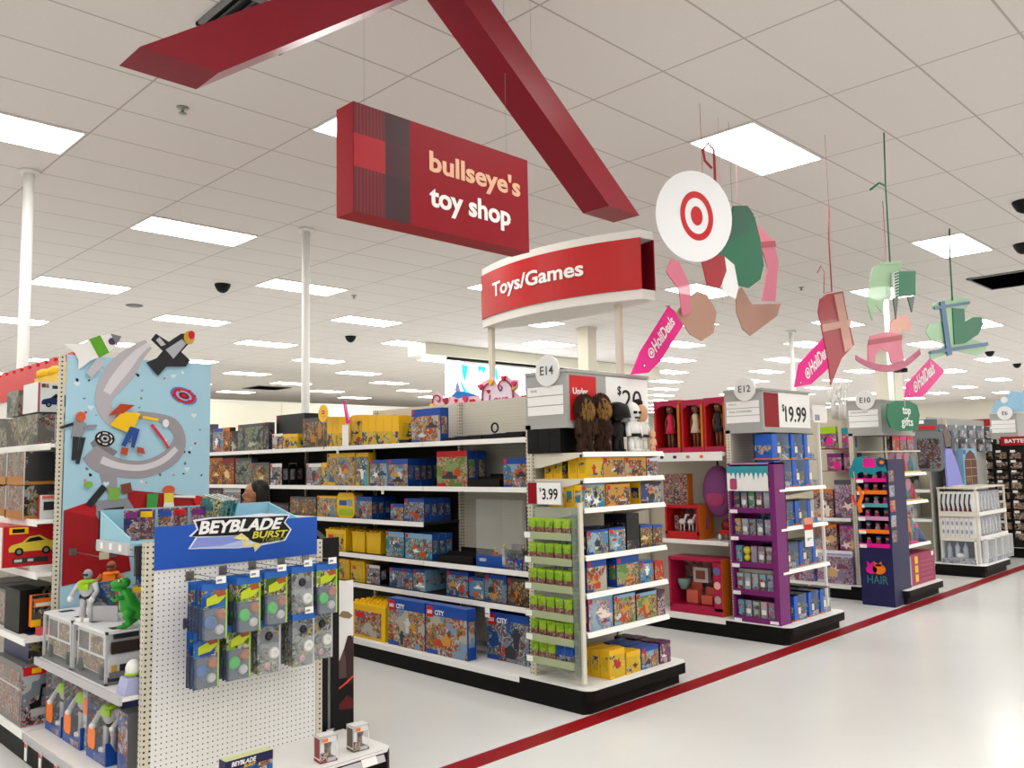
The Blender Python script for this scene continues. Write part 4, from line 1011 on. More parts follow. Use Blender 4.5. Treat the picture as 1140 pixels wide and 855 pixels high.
mb = MB(); text(mb, 'top', 9.86, 2.03, PAPER, h=.11, w=.24, y=3.596, align='c', bold=.02, th=.002); text(mb, 'gifts', 9.86, 1.90, PAPER, h=.125, w=.34, y=3.596, align='c', bold=.012, th=.002); ob('lettering', mb, t, True)
ob('slot', MB().box(9.82, 3.597, 2.14, 9.835, 3.6, 2.24, LGREY), t, True)

# "$3.99" card over the clear side rack
t = empty('price_card', (4.25, 4.1, 1.3)); tag(t, 'red and white $3.99 price card above the green bags', 'price card')
M = Matrix.Translation((4.2, 4.07, 1.315)) @ Matrix.Rotation(FACE_X, 4, 'Z')
mb = MB(); mb.box(0, 0, 0, .31, .012, .155, HDRG, M=M); mb.box(.005, -.003, .005, .09, 0, .148, SIGNR, M=M); mb.box(.09, -.003, .005, .305, 0, .148, PAPER, M=M); ob('card', mb, t, True)
mb = MB(); text(mb, '$', .115, .085, INK, h=.03, y=-.004, M=M, th=.001); text(mb, '3.99', .14, .035, INK, h=.075, w=.14, y=-.004, bold=.015, M=M, th=.001); ob('lettering', mb, t, True)

# ---- hanging cut-out ornaments
TM = lambda n, c: mat(n, c, .35, alpha=.93)
def orn(name, label, pieces, y, strings, th=.009, cat='hanging ornament'):
    x = pieces[0][1][0][0]; z = min(p[1] for p in pieces[0][1])
    t = empty(name, (x, y, z)); tag(t, label, cat)
    for i, (pn, poly, m, dy) in enumerate(pieces):
        mb = MB()
        if len(poly[0]) == 3: band(mb, poly, y+dy, y+dy+th, m)
        else: mb.prism(poly, y+dy, y+dy+th, m, 'y')
        ob(pn, mb, t, True)
    for pts, m, r in strings:
        ob('string', MB().tube([(a, y+.003, b) for a, b in pts], r, m, 6), t, True)
    return t
RT = TM('acrylic_red', '#a8303c'); PT = mat('acrylic_pink', '#d8708c', .35, alpha=.85); PP = mat('acrylic_peach', '#e0a498', .35, alpha=.85); DR = TM('acrylic_dark_red', '#84202c')
MT = mat('acrylic_mint', '#a0c8a0', .4, alpha=.85); GT = mat('felt_green', '#0e6c4c', .5); BT = TM('acrylic_blue', '#1c5c88'); GY = mat('acrylic_smoke', '#53655c', .4, alpha=.85)
KF = mat('kraft', '#b08878', .6); WC = mat('white_card', '#f4f6fa', .5)
orn('sleigh_lantern', 'hanging red and pink lantern cut-out right of the large white disc', [('body', TR['lanA'], RT, 0), ('stripe', TR['lanB'], PP, -.008), ('cross_stripe', TR['lanC'], PP, -.012)], 2.9, [([(TR['lans'][0][0], CEIL), TR['lans'][0]], RT, .0015), (TR['lans'][:3], RT, .006), (TR['lans'][2:], RT, .004)])
g = orn('gift_box_ornament', 'hanging mint and dark green gift cut-out with icicles', [('mint_panel', TR['gifA'], MT, .03), ('green_panel', TR['gifB'], GT, 0), ('striped_edge', TR['gifC'], WC, -.004), ('top_edge', TR['gifD'], MT, .02), ('icicle', TR['gifE'], GY, .0), ('icicle', TR['gifF'], GY, 0)], 2.55,
    [([(TR['gifs'][0][0]+.01, CEIL)] + TR['gifs'][1:], GT, .006), (TR['gifbow'], GT, .008)])
P = TR['gifC']; mb = MB()
for i in range(9):
    f = i/9; z0 = P[3][1] + (P[0][1]-P[3][1])*f; mb.add([(P[0][0], 2.544, z0), (P[1][0], 2.544, z0+.03), (P[1][0], 2.544, z0+.048), (P[0][0], 2.544, z0+.018)], [(0,1,2,3)], GT)
ob('stripe', mb, g, True)
orn('rocking_horse_ornament', 'hanging pink rocking horse cut-out below the gift', [('body', TR['horB'], PT, 0), ('rocker', TR['horR'], mat('acrylic_rose', '#b85478', .35, alpha=.88), -.01), ('stripe', TR['horS'], RT, -.008), ('head', TR['horH'], PP, .01)], 3.3, [([(TR['hors'][0][0], CEIL)] + TR['hors'], PT, .004)])
orn('mitten_ornament', 'hanging green plaid mitten cut-out at the right', [('back', TR['mit'], MT, .01), ('green_panel', TR['mitD'], GT, 0), ('vertical_stripe', TR['mitV'], BT, -.008), ('cuff_stripe', TR['mitH'], BT, -.01), ('lower_stripe', TR['mitH2'], BT, -.01)], 3.2, [([(TR['mits'][0][0], CEIL)] + TR['mits'][1:], GT, .009)])
# white board with the ring emblem, green sack behind, sled pieces
t = empty('emblem_board', (5.2, 3.3, 3.36), math.radians(-45)); tag(t, 'large white hanging board with a red ring bullseye emblem', 'hanging sign')
def ell(cx, cz, a, b, rot=.12, n=40): return circ(cx, cz, a, b, n, rot)
ob('board', MB().prism(ell(0, 0, .275, .34), 0, .015, WC, 'y'), t)
RE = mat('emblem_red', '#c8101c', .4)
mb = MB()
def ring(c, a0, b0, a1, b1, m, yy):
    p = ell(c[0], c[1], a0, b0); q = ell(c[0], c[1], a1, b1); n_ = len(p)
    vs = [(u, yy, v) for u, v in p] + [(u, yy, v) for u, v in q]
    mb.add(vs, [(i, (i+1) % n_, n_+(i+1) % n_, n_+i) for i in range(n_)], m)
ring((.02, .0), .118, .185, .083, .135, RE, -.002)
mb.prism(ell(.02, 0, .042, .072), -.004, -.001, RE); ob('ring_emblem', mb, t)
mb = MB(); mb.tube([(.08, .02, .3), (.08, .02, CEIL-3.36)], .002, RT, 5)
mb.tube([(.17, .02, .24), (.17, .02, .5), (.13, .02, .55), (.09, .02, .5), (.1, .02, .42), (.15, .02, .36)], .01, RT, 6); ob('ribbon', mb, t)
orn('gift_sack_ornament', 'hanging green gift sack cut-out behind the white emblem board', [('sack', TR['dsack'], GT, .04), ('sack_flap', TR['dsackd'], mat('felt_dark_green', '#2c604c', .5), .03), ('red_pouch', TR['dred'], mat('felt_red', '#a8202c', .5), .018), ('white_pouch', TR['dwht'], WC, .02)], 3.3, [([(5.75, 3.35), (5.75, CEIL)], GT, .0015)])
orn('sled_ornament', 'hanging pink and tan sled cut-out at lower left of the emblem board', [('bowl', TR['dsk2'], KF, .03), ('blade', TR['dsk1'], PT, 0)], 3.3, [([(5.55, 2.75), (5.6, CEIL)], PT, .0012)])
orn('boot_ornament', 'hanging pink and tan boot cut-out right of the green sack', [('leg', TR['dsk3'], PT, 0), ('foot', TR['dsk4'], KF, .03), ('stripe', TR['dsk5'], RT, -.008)], 3.45, [([(6.1, 3.1), (6.1, CEIL)], PT, .0012)])

# hearts topper on the brick aisle back panel
t = empty('heart_topper', (4.83, 5.0, 2.1)); tag(t, 'pink topper strip of hearts and swirls reading Love on the peg panel', 'decoration')
HP = mat('heart_pale', '#f2c4d4', .5)
ob('backing', MB().prism(TR['hbase'], 4.836, 4.842, HP, 'x'), t, True)
ob('arch', MB().prism(TR['harch'], 4.83, 4.836, mat('arch_lilac', '#ecdcec', .5), 'x'), t, True)
ob('crown', MB().prism(TR['hpurple'], 4.843, 4.85, mat('crown_blue', '#2a80d0', .5), 'x'), t, True)
ob('cone', MB().prism(TR['hcone'], 4.843, 4.85, LILAC, 'x'), t, True)
hc = [mat('heart_crimson', '#b01c30', .45), mat('heart_pink', '#e03068', .45), mat('heart_red', '#d02030', .45), YEL]
hi = [0,1,2,3,1,3,2,3,2,1,3,2,2,1,3,3,2,1]
for i, (a, b, s_) in enumerate(TR['hrt']): ob('heart', MB().prism(heart(a, b, s_*1.0), 4.82 - .0008*i, 4.829, hc[hi[i]], 'x'), t, True)
SW = mat('swirl_maroon', '#8c1c48', .5)
for nme in ('hswirl', 'hswirl2', 'hswirl3'):
    ob('swirl', band(MB(), TR[nme], 4.822, 4.828, SW, 'x'), t, True)
mb = MB(); M = Matrix.Translation((4.826, TR['htxt'][0][0], TR['htxt'][2][1])) @ Matrix.Rotation(FACE_X, 4, 'Z')
text(mb, 'Love', 0, 0, mat('love_pink', '#c83878', .5), w=.24, h=.085, bold=.01, M=M, th=.002, shear=.2); ob('lettering', mb, t, True)

# video wall far behind
t = empty('video_wall', (14.3, 14.2, 2.6)); tag(t, 'bright white video wall with cyan shapes high at the back', 'screen')
ob('screen', MB().box(12.2, 14.2, 2.75, 16.6, 14.3, 3.86, mat('screen_glow', '#f4faff', .4, emit=SCREEN)), t, True)
mb = MB(); cy = mat('screen_cyan', '#18c8e8', .4, emit=SCREEN*.6)
for k in ('led', 'led2', 'led3', 'led5'): mb.prism(TR[k], 14.19, 14.199, cy)
mb.prism(TR['led4'], 14.19, 14.199, mat('screen_violet', '#8c94f0', .4, emit=SCREEN*.6)); ob('picture', mb, t, True)
mb = MB(); mb.box(12.1, 14.1, 3.9, 16.9, 14.2, 3.98, BLACK); mb.box(12.1, 14.05, 4.0, 16.9, 14.25, 4.06, CREAM); mb.box(12.1, 14.1, 4.08, 18.5, 14.2, 4.12, BLACK)
for i in range(10): mb.box(12.1+i*.5, 14.12, 3.9, 12.13+i*.5, 14.15, 4.2, GREY)
ob('truss', mb, t, True)
ob('end_lamp', MB().tube([(11.5, 14.2, 3.95), (12.15, 14.2, 3.95)], .07, mat('lamp_glow', '#ffffff', .4, emit=2.5), 10), t, True)
mb = MB(); mb.box(11.4, 14.0, 3.96, 20, 14.6, 4.21, pm)
o = solo('bulkhead', mb, (0, 0, 0), 'cream ceiling bulkhead over the bright video wall', 'bulkhead'); o['kind'] = 'structure'
# red and yellow giant brick topper at the far left
t = empty('brick_topper', (1.95, 7.4, 2.1)); tag(t, 'red studded giant brick topper with yellow arms at the far left', 'decoration')
mb = MB(); mb.box(1.9, 6.0, 2.17, 2.0, 9.2, 2.37, RED)
for i in range(16): mb.box(1.9, 6.05+i*.2, 2.37, 2.0, 6.17+i*.2, 2.4, RED)
ob('red_brick', mb, t, True)
ob('white_panel', MB().box(1.93, 6.0, 1.95, 1.97, 9.2, 2.17, WHITE), t, True)
mb = MB(); mb.prism([(6.75, 1.95), (6.6, 2.3), (6.52, 2.3), (6.66, 1.95)], 1.84, 1.88, YEL, 'x'); mb.box(1.78, 5.5, 2.16, 1.88, 6.45, 2.24, YEL)
for i in range(4): mb.lathe([(.07, 2.24), (.07, 2.28), (.04, 2.3)], YEL, 12, M=Matrix.Translation((1.83, 5.62+i*.24, 0)))
ob('yellow_arm', mb, t, True)
ob('stem', MB().box(1.94, 7.3, 1.9, 1.96, 7.34, 1.97, CREAM), t, True)
# ------------------------------------------------------------- printed panel
t = empty('printed_panel', (2.1, 5.41, .92)); tag(t, 'tall light blue printed panel with a silver ribbon and toys', 'display panel')
BOARD = MB().box(1.662, 5.398, .8, 2.552, 5.408, 2.292, mat('panel_blue', '#a6cee2', .5))
RS = [mat('ribbon_a', '#b4b0b8', .4), mat('ribbon_b', '#9a969e', .4), mat('ribbon_c', '#7c7880', .4)]
yy = 5.396
PR = [('red_box_side', TR['red1'], mat('box_red', '#98121a', .5), .001), ('red_box_lip', TR['red2'], mat('box_red2', '#b81820', .5), .0012), ('red_box_back', TR['red3'], mat('box_red3', '#a01018', .5), .0005)]
ob('ribbon', band(MB(), TR['rib3'], yy, yy+.001, RS[2]), t, True)
ob('ribbon', MB().prism(TR['stem'], yy+.0005, yy+.0015, RS[1], 'y'), t, True)
ob('ribbon', band(MB(), TR['rib2'], yy-.001, yy, RS[1]), t, True)
ob('ribbon', band(MB(), TR['rib1'], yy-.002, yy-.001, RS[0]), t, True)
RH = mat('ribbon_light', '#d4d0d8', .4)
ob('ribbon_sheen', band(MB(), [(p[0]+p[2]*.1, p[1], p[2]*.4) for p in TR['rib1'][:5]], yy-.003, yy-.002, RH), t, True)
ob('ribbon_sheen', band(MB(), [(p[0], p[1]+p[2]*.2, p[2]*.35) for p in TR['rib2'][4:9]], yy-.002, yy-.001, RH), t, True)
for n_, p_, m_, d_ in PR: ob(n_, MB().prism(p_, yy-d_-.001, yy-d_, m_, 'y'), t, True)
# confetti
mb = BOARD; cc = [mat('conf_red', '#b0405c', .5), BLACK, WHITE, mat('conf_pink', '#c88898', .5), GREY]
for i in range(60):
    x = random.uniform(1.68, 2.53); z = random.uniform(1.5, 2.25); mb.prism(circ(x, z, .008, random.choice((.008, .011, .005)), 9, random.random()), yy+.0005, yy+.0012, cc[i % 5], 'y')
for x, z in ((1.72, 2.12), (1.80, 1.98), (2.3, 2.2), (2.44, 1.95), (1.9, 1.52), (2.4, 1.6)): mb.prism(heart(x, z, .018), yy+.0004, yy+.0012, mat('conf_star', '#d4e8f0', .4), 'y')
ob('board', mb, t, True)
def disc(c, cols, rx, rz, rot, nm):
    mb = MB()
    for i, (f_, m_) in enumerate(cols): mb.prism(circ(c[0], c[1], rx*f_, rz*f_, 20, rot), yy-.004-.001*i, yy-.003-.001*i, m_, 'y')
    for k_ in range(6):
        a = k_*PI/3; mb.prism(circ(c[0]+rx*.75*math.cos(a), c[1]+rz*.75*math.sin(a), rx*.12, rz*.16, 8), yy-.0095, yy-.0085, cols[-1][1], 'y')
    ob(nm, mb, t, True)
disc(TR['disc1'][0], [(1, mat('pd_blue', '#5c78c0', .4)), (.85, RED), (.6, mat('pd_sky', '#90b0e0', .4)), (.4, DKRED), (.2, RED)], .092, .05, -.35, 'spinning_top_picture')
disc(TR['disc2'][0], [(1, BLACK), (.8, WHITE), (.65, DKGREY), (.4, LGREY), (.2, BLACK)], .058, .046, -.2, 'spinning_top_picture')
# plain toy cut-outs riding on the ribbon (stand-ins)
def cut(nm, parts, y0=5.385):
    mb = MB()
    for i, (p_, m_) in enumerate(parts): mb.prism(p_, y0-.002*i-.004, y0-.002*i, m_, 'y')
    ob(nm, mb, t, True)
def R2(cx, cz, ang, pts, s=1): 
    c, s_ = math.cos(ang), math.sin(ang); return [(cx+(x*c-z*s_)*s, cz+(x*s_+z*c)*s) for x, z in pts]
a = TR['rocket'][0]; cx, cz = a[0]+.05, a[1]-.0
cut('rocket_cutout', [(R2(cx, cz, .5, [(-.14,-.02),(-.17,-.07),(-.08,-.05),(.02,-.055),(.1,-.03),(.15,.01),(.1,.05),(.02,.07),(-.08,.06),(-.17,.1),(-.14,.03)]), WHITE),
    (R2(cx, cz, .5, [(-.03,-.055),(.04,-.052),(.04,.066),(-.03,.068)]), mat('cut_green', '#5ca028', .4)), (circ(cx+.075, cz+.045, .022), mat('cut_purple', '#4c3058', .4)), (R2(cx, cz, .5, [(.1,-.03),(.15,.01),(.1,.05)]), GREY),
    (R2(cx-.02, cz-.12, 1.0, [(-.07,-.02),(.05,-.03),(.06,.02),(-.06,.025)]), LGREY)])
a = TR['jet'][0]; cx, cz = a[0]+.03, a[1]+.0
cut('toy_jet_cutout', [(R2(cx, cz, .75, [(-.2,-.05),(-.12,-.04),(-.02,-.12),(.03,-.11),(.02,-.03),(.1,-.02),(.15,.02),(.1,.06),(.0,.07),(-.03,.16),(-.08,.15),(-.07,.05),(-.13,.04),(-.2,.06)]), mat('cut_black', '#26282e', .4)),
    (R2(cx, cz, .75, [(-.05,-.03),(.08,-.01),(.08,.03),(-.05,.045)]), mat('cut_silver', '#b0b2ba', .4)), (circ(cx+.085, cz+.09, .035, .045, 16), mat('cut_gold', '#c8a03c', .4)), (circ(cx+.1, cz+.11, .022, .028, 14), RED), (R2(cx, cz, .75, [(-.06,.08),(-.03,.07),(-.03,.13),(-.06,.13)]), LGREY)])
a = TR['plane'][0]; cx, cz = a[0], a[1]
cut('kite_cutout', [(R2(cx-.02, cz-.01, .4, [(-.1,0),(0,.05),(.1,0),(0,-.1)]), YEL), (R2(cx-.04, cz+.045, .3, [(-.09,-.01),(0,.04),(.08,.01),(.0,-.02)]), mat('cut_rust', '#b03a20', .4)),
    (R2(cx+.02, cz-.12, -.3, [(-.03,.06),(.03,.06),(.035,-.06),(.015,-.06),(0,.02),(-.02,-.07),(-.045,-.065)]), mat('cut_blue', '#1c4894', .4)), (R2(cx+.05, cz-.2, -.2, [(-.09,.0),(-.05,.0),(-.05,-.045),(-.09,-.04)]), mat('cut_shoe', '#b04828', .4)), (R2(cx+.05, cz-.18, -.2, [(.0,.0),(.04,.0),(.06,-.035),(.01,-.035)]), MATS['cut_shoe']),
    (R2(cx+.12, cz, -.15, [(-.04,.008),(.06,.008),(.06,-.01),(-.04,-.01)]), YEL)], 5.38)
a = TR['fig2'][0]; mb = MB(); band(mb, [(a[0]-.09, a[1]+.03, .008), (a[0]-.05, a[1]-.02, .009), (a[0]-.01, a[1]-.07, .007), (a[0]+.02, a[1]-.12, .008)], 5.376, 5.38, mat('cut_crimson', '#d02848', .4)); mb.prism(circ(a[0], a[1]+.04, .02, .026, 14), 5.377, 5.381, WHITE, 'y'); ob('pipe_cleaner_cutout', mb, t, True)
a = TR['kid'][0]; cx, cz = a[0]+.01, a[1]
cut('tin_robot_cutout', [(R2(cx, cz-.03, -.2, [(-.035,.05),(.035,.05),(.03,-.05),(-.03,-.05)]), mat('cut_steel', '#8c8e96', .4)), (R2(cx, cz-.13, -.1, [(-.035,.06),(.0,.06),(.0,-.08),(-.025,-.08)]), MATS['cut_black']), (R2(cx, cz-.13, -.1, [(.005,.06),(.035,.06),(.02,-.1),(.0,-.1)]), MATS['cut_black']),
    (circ(cx+.01, cz+.05, .028, .03, 16), mat('cut_orange', '#d05830', .4)), (R2(cx, cz, .1, [(-.1,.0),(-.03,.02),(-.03,0),(-.1,-.015)]), MATS['cut_black']), (R2(cx, cz, -.05, [(.03,.0),(.1,.01),(.1,-.01),(.03,-.02)]), MATS['cut_steel'])], 5.39)
a = TR['robot'][0]; cx, cz = a[0]+.01, a[1]-.05
cut('robot_cutout', [(R2(cx, cz, 0, [(-.1,.05),(.08,.06),(.12,.0),(.07,-.1),(-.07,-.09),(-.1,-.03)]), MATS['cut_steel']), (R2(cx-.1, cz+.08, .9, [(-.07,-.02),(.07,-.02),(.07,.02),(-.07,.02)]), MATS['cut_black']), (R2(cx, cz+.085, 0, [(-.03,-.035),(.03,-.035),(.032,.04),(-.032,.04)]), mat('cut_leaf', '#7cb048', .4)),
    (R2(cx, cz, 0, [(-.06,.0),(.06,.01),(.03,-.08),(-.04,-.08)]), MATS['cut_black']), (circ(cx-.15, cz+.15, .025, .02, 12), MATS['cut_leaf']), (R2(cx+.07, cz+.12, .2, [(-.03,-.03),(.03,-.03),(.03,.03),(-.03,.03)]), mat('cut_brown', '#7a4030', .4))], 5.39)
a = TR['ball'][0]; cx, cz = a[0], a[1]-.0
cut('drum_cutout', [(circ(cx, cz+.01, .04, .028, 16), MATS['cut_orange']), (R2(cx, cz-.04, 0, [(-.03,.03),(.03,.03),(.03,-.03),(-.03,-.03)]), mat('cut_lemon', '#e0d048', .4)), (R2(cx, cz-.1, 0, [(-.03,.03),(.03,.03),(.04,-.04),(-.04,-.04)]), WHITE), (circ(cx+.21, cz-.08, .06, .034, 18, -.7), RED), (R2(cx+.1, cz-.035, -.05, [(-.07,.006),(.07,.008),(.07,-.01),(-.07,-.008)]), WHITE),
    (R2(cx-.11, cz-.06, 0, [(-.03,.05),(.04,.05),(.03,-.06),(-.03,-.06)]), mat('cut_dino', '#3c9848', .4))], 5.39)

# tray of cards and books
t = empty('card_tray', (2.05, 4.35, 1.26)); tag(t, 'light blue open tray holding card packs above the low section', 'tray')
TB = mat('tray_blue', '#92c2d4', .5)
mb = MB(); mb.box(1.58, 4.16, 1.24, 2.52, 4.56, 1.25, TB); mb.box(1.575, 4.54, 1.245, 2.52, 4.56, 1.40, TB)
mb.prism([(4.14, 1.25), (4.14, 1.30), (4.56, 1.40), (4.56, 1.25)], 2.51, 2.52, TB, 'x'); mb.prism([(4.16, 1.25), (4.16, 1.28), (4.56, 1.40), (4.56, 1.25)], 1.575, 1.583, TB, 'x'); ob('tray', mb, t, True)
mb = MB(); mb.box(1.565, 4.15, 1.20, 1.577, 4.56, 1.255, LGREY); 
for i in range(3): mb.box(1.56, 4.22+i*.12, 1.215, 1.565, 4.25+i*.12, 1.245, PAPER)
ob('price_rail', mb, t, True)
ob('support', MB().box(1.6, 4.14, 1.1, 2.5, 4.16, 1.24, DKGREY), t, True)
for i in range(5):
    x = 1.66 + i*.085
    solo('card_pack', MB().prism([(-.035, 0), (.035, 0), (.038, .15), (-.038, .15)], 0, .02, A['stick'], 'y').box(-.03, -.002, .11, .03, 0, .14, [PURPLE, YEL, BLUE, RED, PURPLE][i]), (x, 4.36 + (.03 if i % 2 else 0), 1.251), '%s purple and brown foil card pack standing in the light blue tray' % ORD[i], 'card pack', math.radians(-40), 'foil card packs')
for i in range(4):
    t2 = empty('picture_book', (2.06 + i*.035, 4.40 + .02*i, 1.251), math.radians(-62)); tag(t2, '%s teal picture book leaning at the right of the light blue tray' % ORD[i], 'book', 'teal picture books')
    M = Matrix.Rotation(.25, 4, 'Y')
    ob('cover', MB().box(-.07, 0, 0, .07, .012, .2, TEAL, mf=A['dino'], M=M), t2); ob('pages', MB().box(-.066, .002, .198, .068, .010, .2015, PAPER, M=M), t2)
# wire hooks with tags before the red box
for i, (x, y, z) in enumerate(((1.72, 4.9, 1.13), (1.86, 4.8, 1.16), (1.95, 4.6, 1.1), (2.1, 4.5, 1.09))):
    t2 = empty('wire_hook', (x, 5.396, z)); tag(t2, '%s wire hook with a cream tag sticking out of the red panel area' % ORD[i], 'hook', 'wire hooks before the red panel')
    ob('wire', MB().tube([(x, 5.396, z), (x, y, z), (x, y-.01, z+.02)], .003, CHROME, 6), t2, True)
    ob('price_tag', MB().box(x-.025, y-.014, z-.01, x+.025, y-.011, z+.03, mat('tag_cream', '#d8ceb0', .5)), t2, True)
    ob('back_plate', MB().box(x-.02, 5.388, z-.02, x+.02, 5.396, z+.02, CHROME), t2, True)

# ---- toy figures (plain)
def toy_robot(loc, rz, label, s=1, body=LGREY, band_=LIME, head='#8a9296', group=None):
    t = empty('toy_figure', loc, rz); tag(t, label, 'toy figure', group)
    mb = MB()
    for x in (-.028, .028):
        mb.tube([(x*s, 0, .012*s), (x*s*1.05, 0, .07*s), (x*s*.8, 0, .13*s)], [.02*s, .017*s, .022*s], body, 8); mb.box((x-.018)*s, -.035*s, 0, (x+.018)*s, .02*s, .022*s, WHITE)
    mb.ball((0, 0, .185*s), (.05*s, .034*s, .055*s), body)
    for x in (-1, 1): mb.tube([(x*.048*s, 0, .215*s), (x*.08*s, -.012*s, .175*s), (x*.075*s, -.045*s, .14*s)], [.02*s, .014*s, .015*s], body, 8); mb.ball((x*.075*s, -.05*s, .132*s), .017*s, WHITE, 8, 6)
    ob('body', mb, t)
    mb = MB(); mb.lathe([(.03*s, .215*s), (.047*s, .222*s), (.044*s, .235*s), (.028*s, .24*s)], band_, 14); mb.box(-.035*s, -.037*s, .185*s, .035*s, -.028*s, .22*s, band_); ob('collar', mb, t)
    mb = MB(); mb.ball((0, 0, .268*s), (.026*s, .026*s, .032*s), mat('toyhead'+head, head, .5)); mb.box(-.018*s, -.029*s, .262*s, .018*s, -.02*s, .276*s, mat('toy_visor', '#2c3438', .3)); ob('head', mb, t)
    mb = MB(); mb.tube([(-.04*s, 0, .14*s), (.04*s, 0, .14*s)], .022*s, DKGREY, 8); ob('belt', mb, t)
    return t
# ---- motorhome boxes on the shelf
MOT = mat('van_white', '#d4d4d8', .4)
def van_box(x0, y0, w, d, h, label, z=.556):
    t = empty('van_box', (x0, y0, z)); tag(t, label, 'boxed toy van')
    mb = MB(); mb.box(x0, y0, z+h-.012, x0+w, y0+d, z+h, WHC); mb.box(x0, y0, z, x0+w, y0+d, z+.012, GREY)
    for (a, b) in ((x0, y0), (x0+w-.012, y0), (x0, y0+d-.012), (x0+w-.012, y0+d-.012)): mb.box(a, b, z, a+.012, b+.012, z+h, LGREY)
    mb.box(x0+w*.25, y0+.06, z+h, x0+w*.6, y0+.13, z+h+.0006, BLACK); mb.box(x0+w*.25, y0+d-.14, z+h, x0+w*.6, y0+d-.07, z+h+.0006, BLACK); ob('carton', mb, t, True)
    mb = MB(); mb.box(x0-.001, y0+.01, z+.012, x0, y0+d-.01, z+h-.012, CLEAR); ob('window', mb, t, True)
    mb = MB(); p = [(y0+.005, z+.035), (y0+.005, z+h*.45), (y0+.04, z+h*.62), (y0+.03, z+h-.02), (y0+d-.03, z+h-.02), (y0+d-.02, z+.035)]
    mb.prism(p, x0+.02, x0+w-.02, MOT, 'x'); ob('van_body', mb, t, True)
    mb = MB(); mb.box(x0+.035, y0+.018, z+h*.56, x0+w-.035, y0+.0305, z+h*.78, mat('van_glass', '#3a2c28', .2)); mb.box(x0+.045, y0+.018, z+h*.84, x0+w-.045, y0+.03, z+h*.92, DKGREY)
    mb.box(x0+.0185, y0+.09, z+h*.5, x0+.02, y0+d*.55, z+h*.85, A['brown']); mb.box(x0+.0185, y0+d*.6, z+h*.5, x0+.02, y0+d-.05, z+h*.85, mat('van_glass', '#3a2c28', .2))
    mb.box(x0+.0185, y0+.05, z+.04, x0+.02, y0+d-.04, z+h*.45, A['brown']); ob('van_windows', mb, t, True)
    mb = MB(); mb.box(x0+.07, y0+.001, z+h*.22, x0+w-.07, y0+.005, z+h*.36, DKGREY); mb.box(x0+.02, y0-.004, z+.03, x0+w-.02, y0+.005, z+.06, GREY); 
    for xx in (x0+.03, x0+w-.055): mb.box(xx, y0+.0, z+h*.24, xx+.025, y0+.0045, z+h*.36, mat('amber', '#c8a040', .3))
    ob('grille', mb, t, True)
    for yy_ in (y0+.09, y0+d-.09): ob('wheel', MB().lathe([(.035, 0), (.035, .02)], BLACK, 16, M=Matrix.Translation((x0+.012, yy_, z+.045)) @ Matrix.Rotation(PI/2, 4, 'Y')), t, True)
van_box(1.57, 4.41, .21, .48, .255, 'silver toy motorhome in an open window box facing the camera, left one')
van_box(1.79, 4.41, .21, .48, .255, 'second silver toy motorhome box, partly behind the white post')
van_box(1.57, 4.905, .21, .47, .255, 'silver window box standing behind the left motorhome box')
van_box(1.79, 4.905, .21, .47, .255, 'silver window box standing behind the second motorhome box')
# tilted white toy in front of the vans
t = empty('toy_rocket', (1.60, 4.14, .556)); tag(t, 'white and lilac toy spaceship box resting at the white post', 'toy')
mb = MB(); mb.prism([(1.56, .556), (1.68, .556), (1.66, .63), (1.58, .63)], 4.14, 4.24, mat('toy_lilac', '#a8acd4', .4), 'y'); ob('base', mb, t, True)
mb = MB(); mb.ball((1.62, 4.19, .665), (.036, .036, .045), WHITE); mb.lathe([(.038, 0), (.038, .01)], LIME, 16, M=Matrix.Translation((1.62, 4.19, .64))); ob('dome', mb, t, True)
# green dinosaur toy
t = empty('dinosaur_toy', (1.70, 4.47, .812), math.radians(-35)); tag(t, 'bright green plastic dinosaur toy standing on the motorhome boxes', 'toy dinosaur')
DG = mat('dino_green', '#2c9a30', .35); mb = MB()
mb.tube([(.16, 0, .02), (.11, 0, .035), (.05, 0, .07), (0, 0, .105), (-.01, 0, .15), (-.015, 0, .19)], [.006, .018, .036, .05, .04, .026], DG, 12)
mb.ball((-.045, 0, .215), (.048, .03, .026), DG, 12, 8); mb.ball((-.05, 0, .19), (.038, .024, .012), DG, 12, 8); mb.ball((-.02, 0, .225), (.026, .028, .024), DG, 10, 7)
for s_ in (-1, 1):
    mb.tube([(.02, s_*.035, .09), (.0, s_*.045, .055), (.02, s_*.045, .025), (-.005, s_*.045, .01)], [.03, .022, .014, .012], DG, 8); mb.ball((-.02, s_*.045, .01), (.026, .018, .01), DG, 8, 6)
    mb.tube([(-.02, s_*.035, .155), (-.06, s_*.045, .14), (-.075, s_*.04, .155)], [.012, .009, .007], DG, 6)
ob('body', mb, t)
mb = MB()
for s_ in (-1, 1): mb.ball((-.045, s_*.022, .235), .007, WHITE, 8, 6); mb.ball((-.05, s_*.025, .236), .003, BLACK, 6, 4)
ob('eye', mb, t)
toy_robot((1.62, 4.83, .812), math.radians(-60), 'grey toy figure with a green collar left of the dinosaur', .9, head='#9aa0a4')
toy_robot((1.80, 5.0, .812), math.radians(-40), 'brown and tan toy figure behind the dinosaur', .95, body=mat('toy_tan', '#a86838', .5), band_=ORANGE, head='#a06040')
solo('toy_carton', MB().box(-.06, 0, 0, .06, .05, .2, GREY, mf=A['bust'], M=Matrix.Rotation(-.12, 4, 'Y')).box(-.05, -.004, .0, .09, .0, .08, LGREY), (1.67, 4.76, .812), 'grey open toy carton leaning left of the dinosaur', 'toy box', math.radians(-50))
solo('toy_carton', MB().box(-.05, 0, 0, .05, .05, .17, BLUE, mf=A['movie']).box(-.045, -.002, .13, .045, 0, .16, YEL), (1.86, 4.72, .812), 'blue and yellow toy carton behind the dinosaur', 'toy box', math.radians(-40))
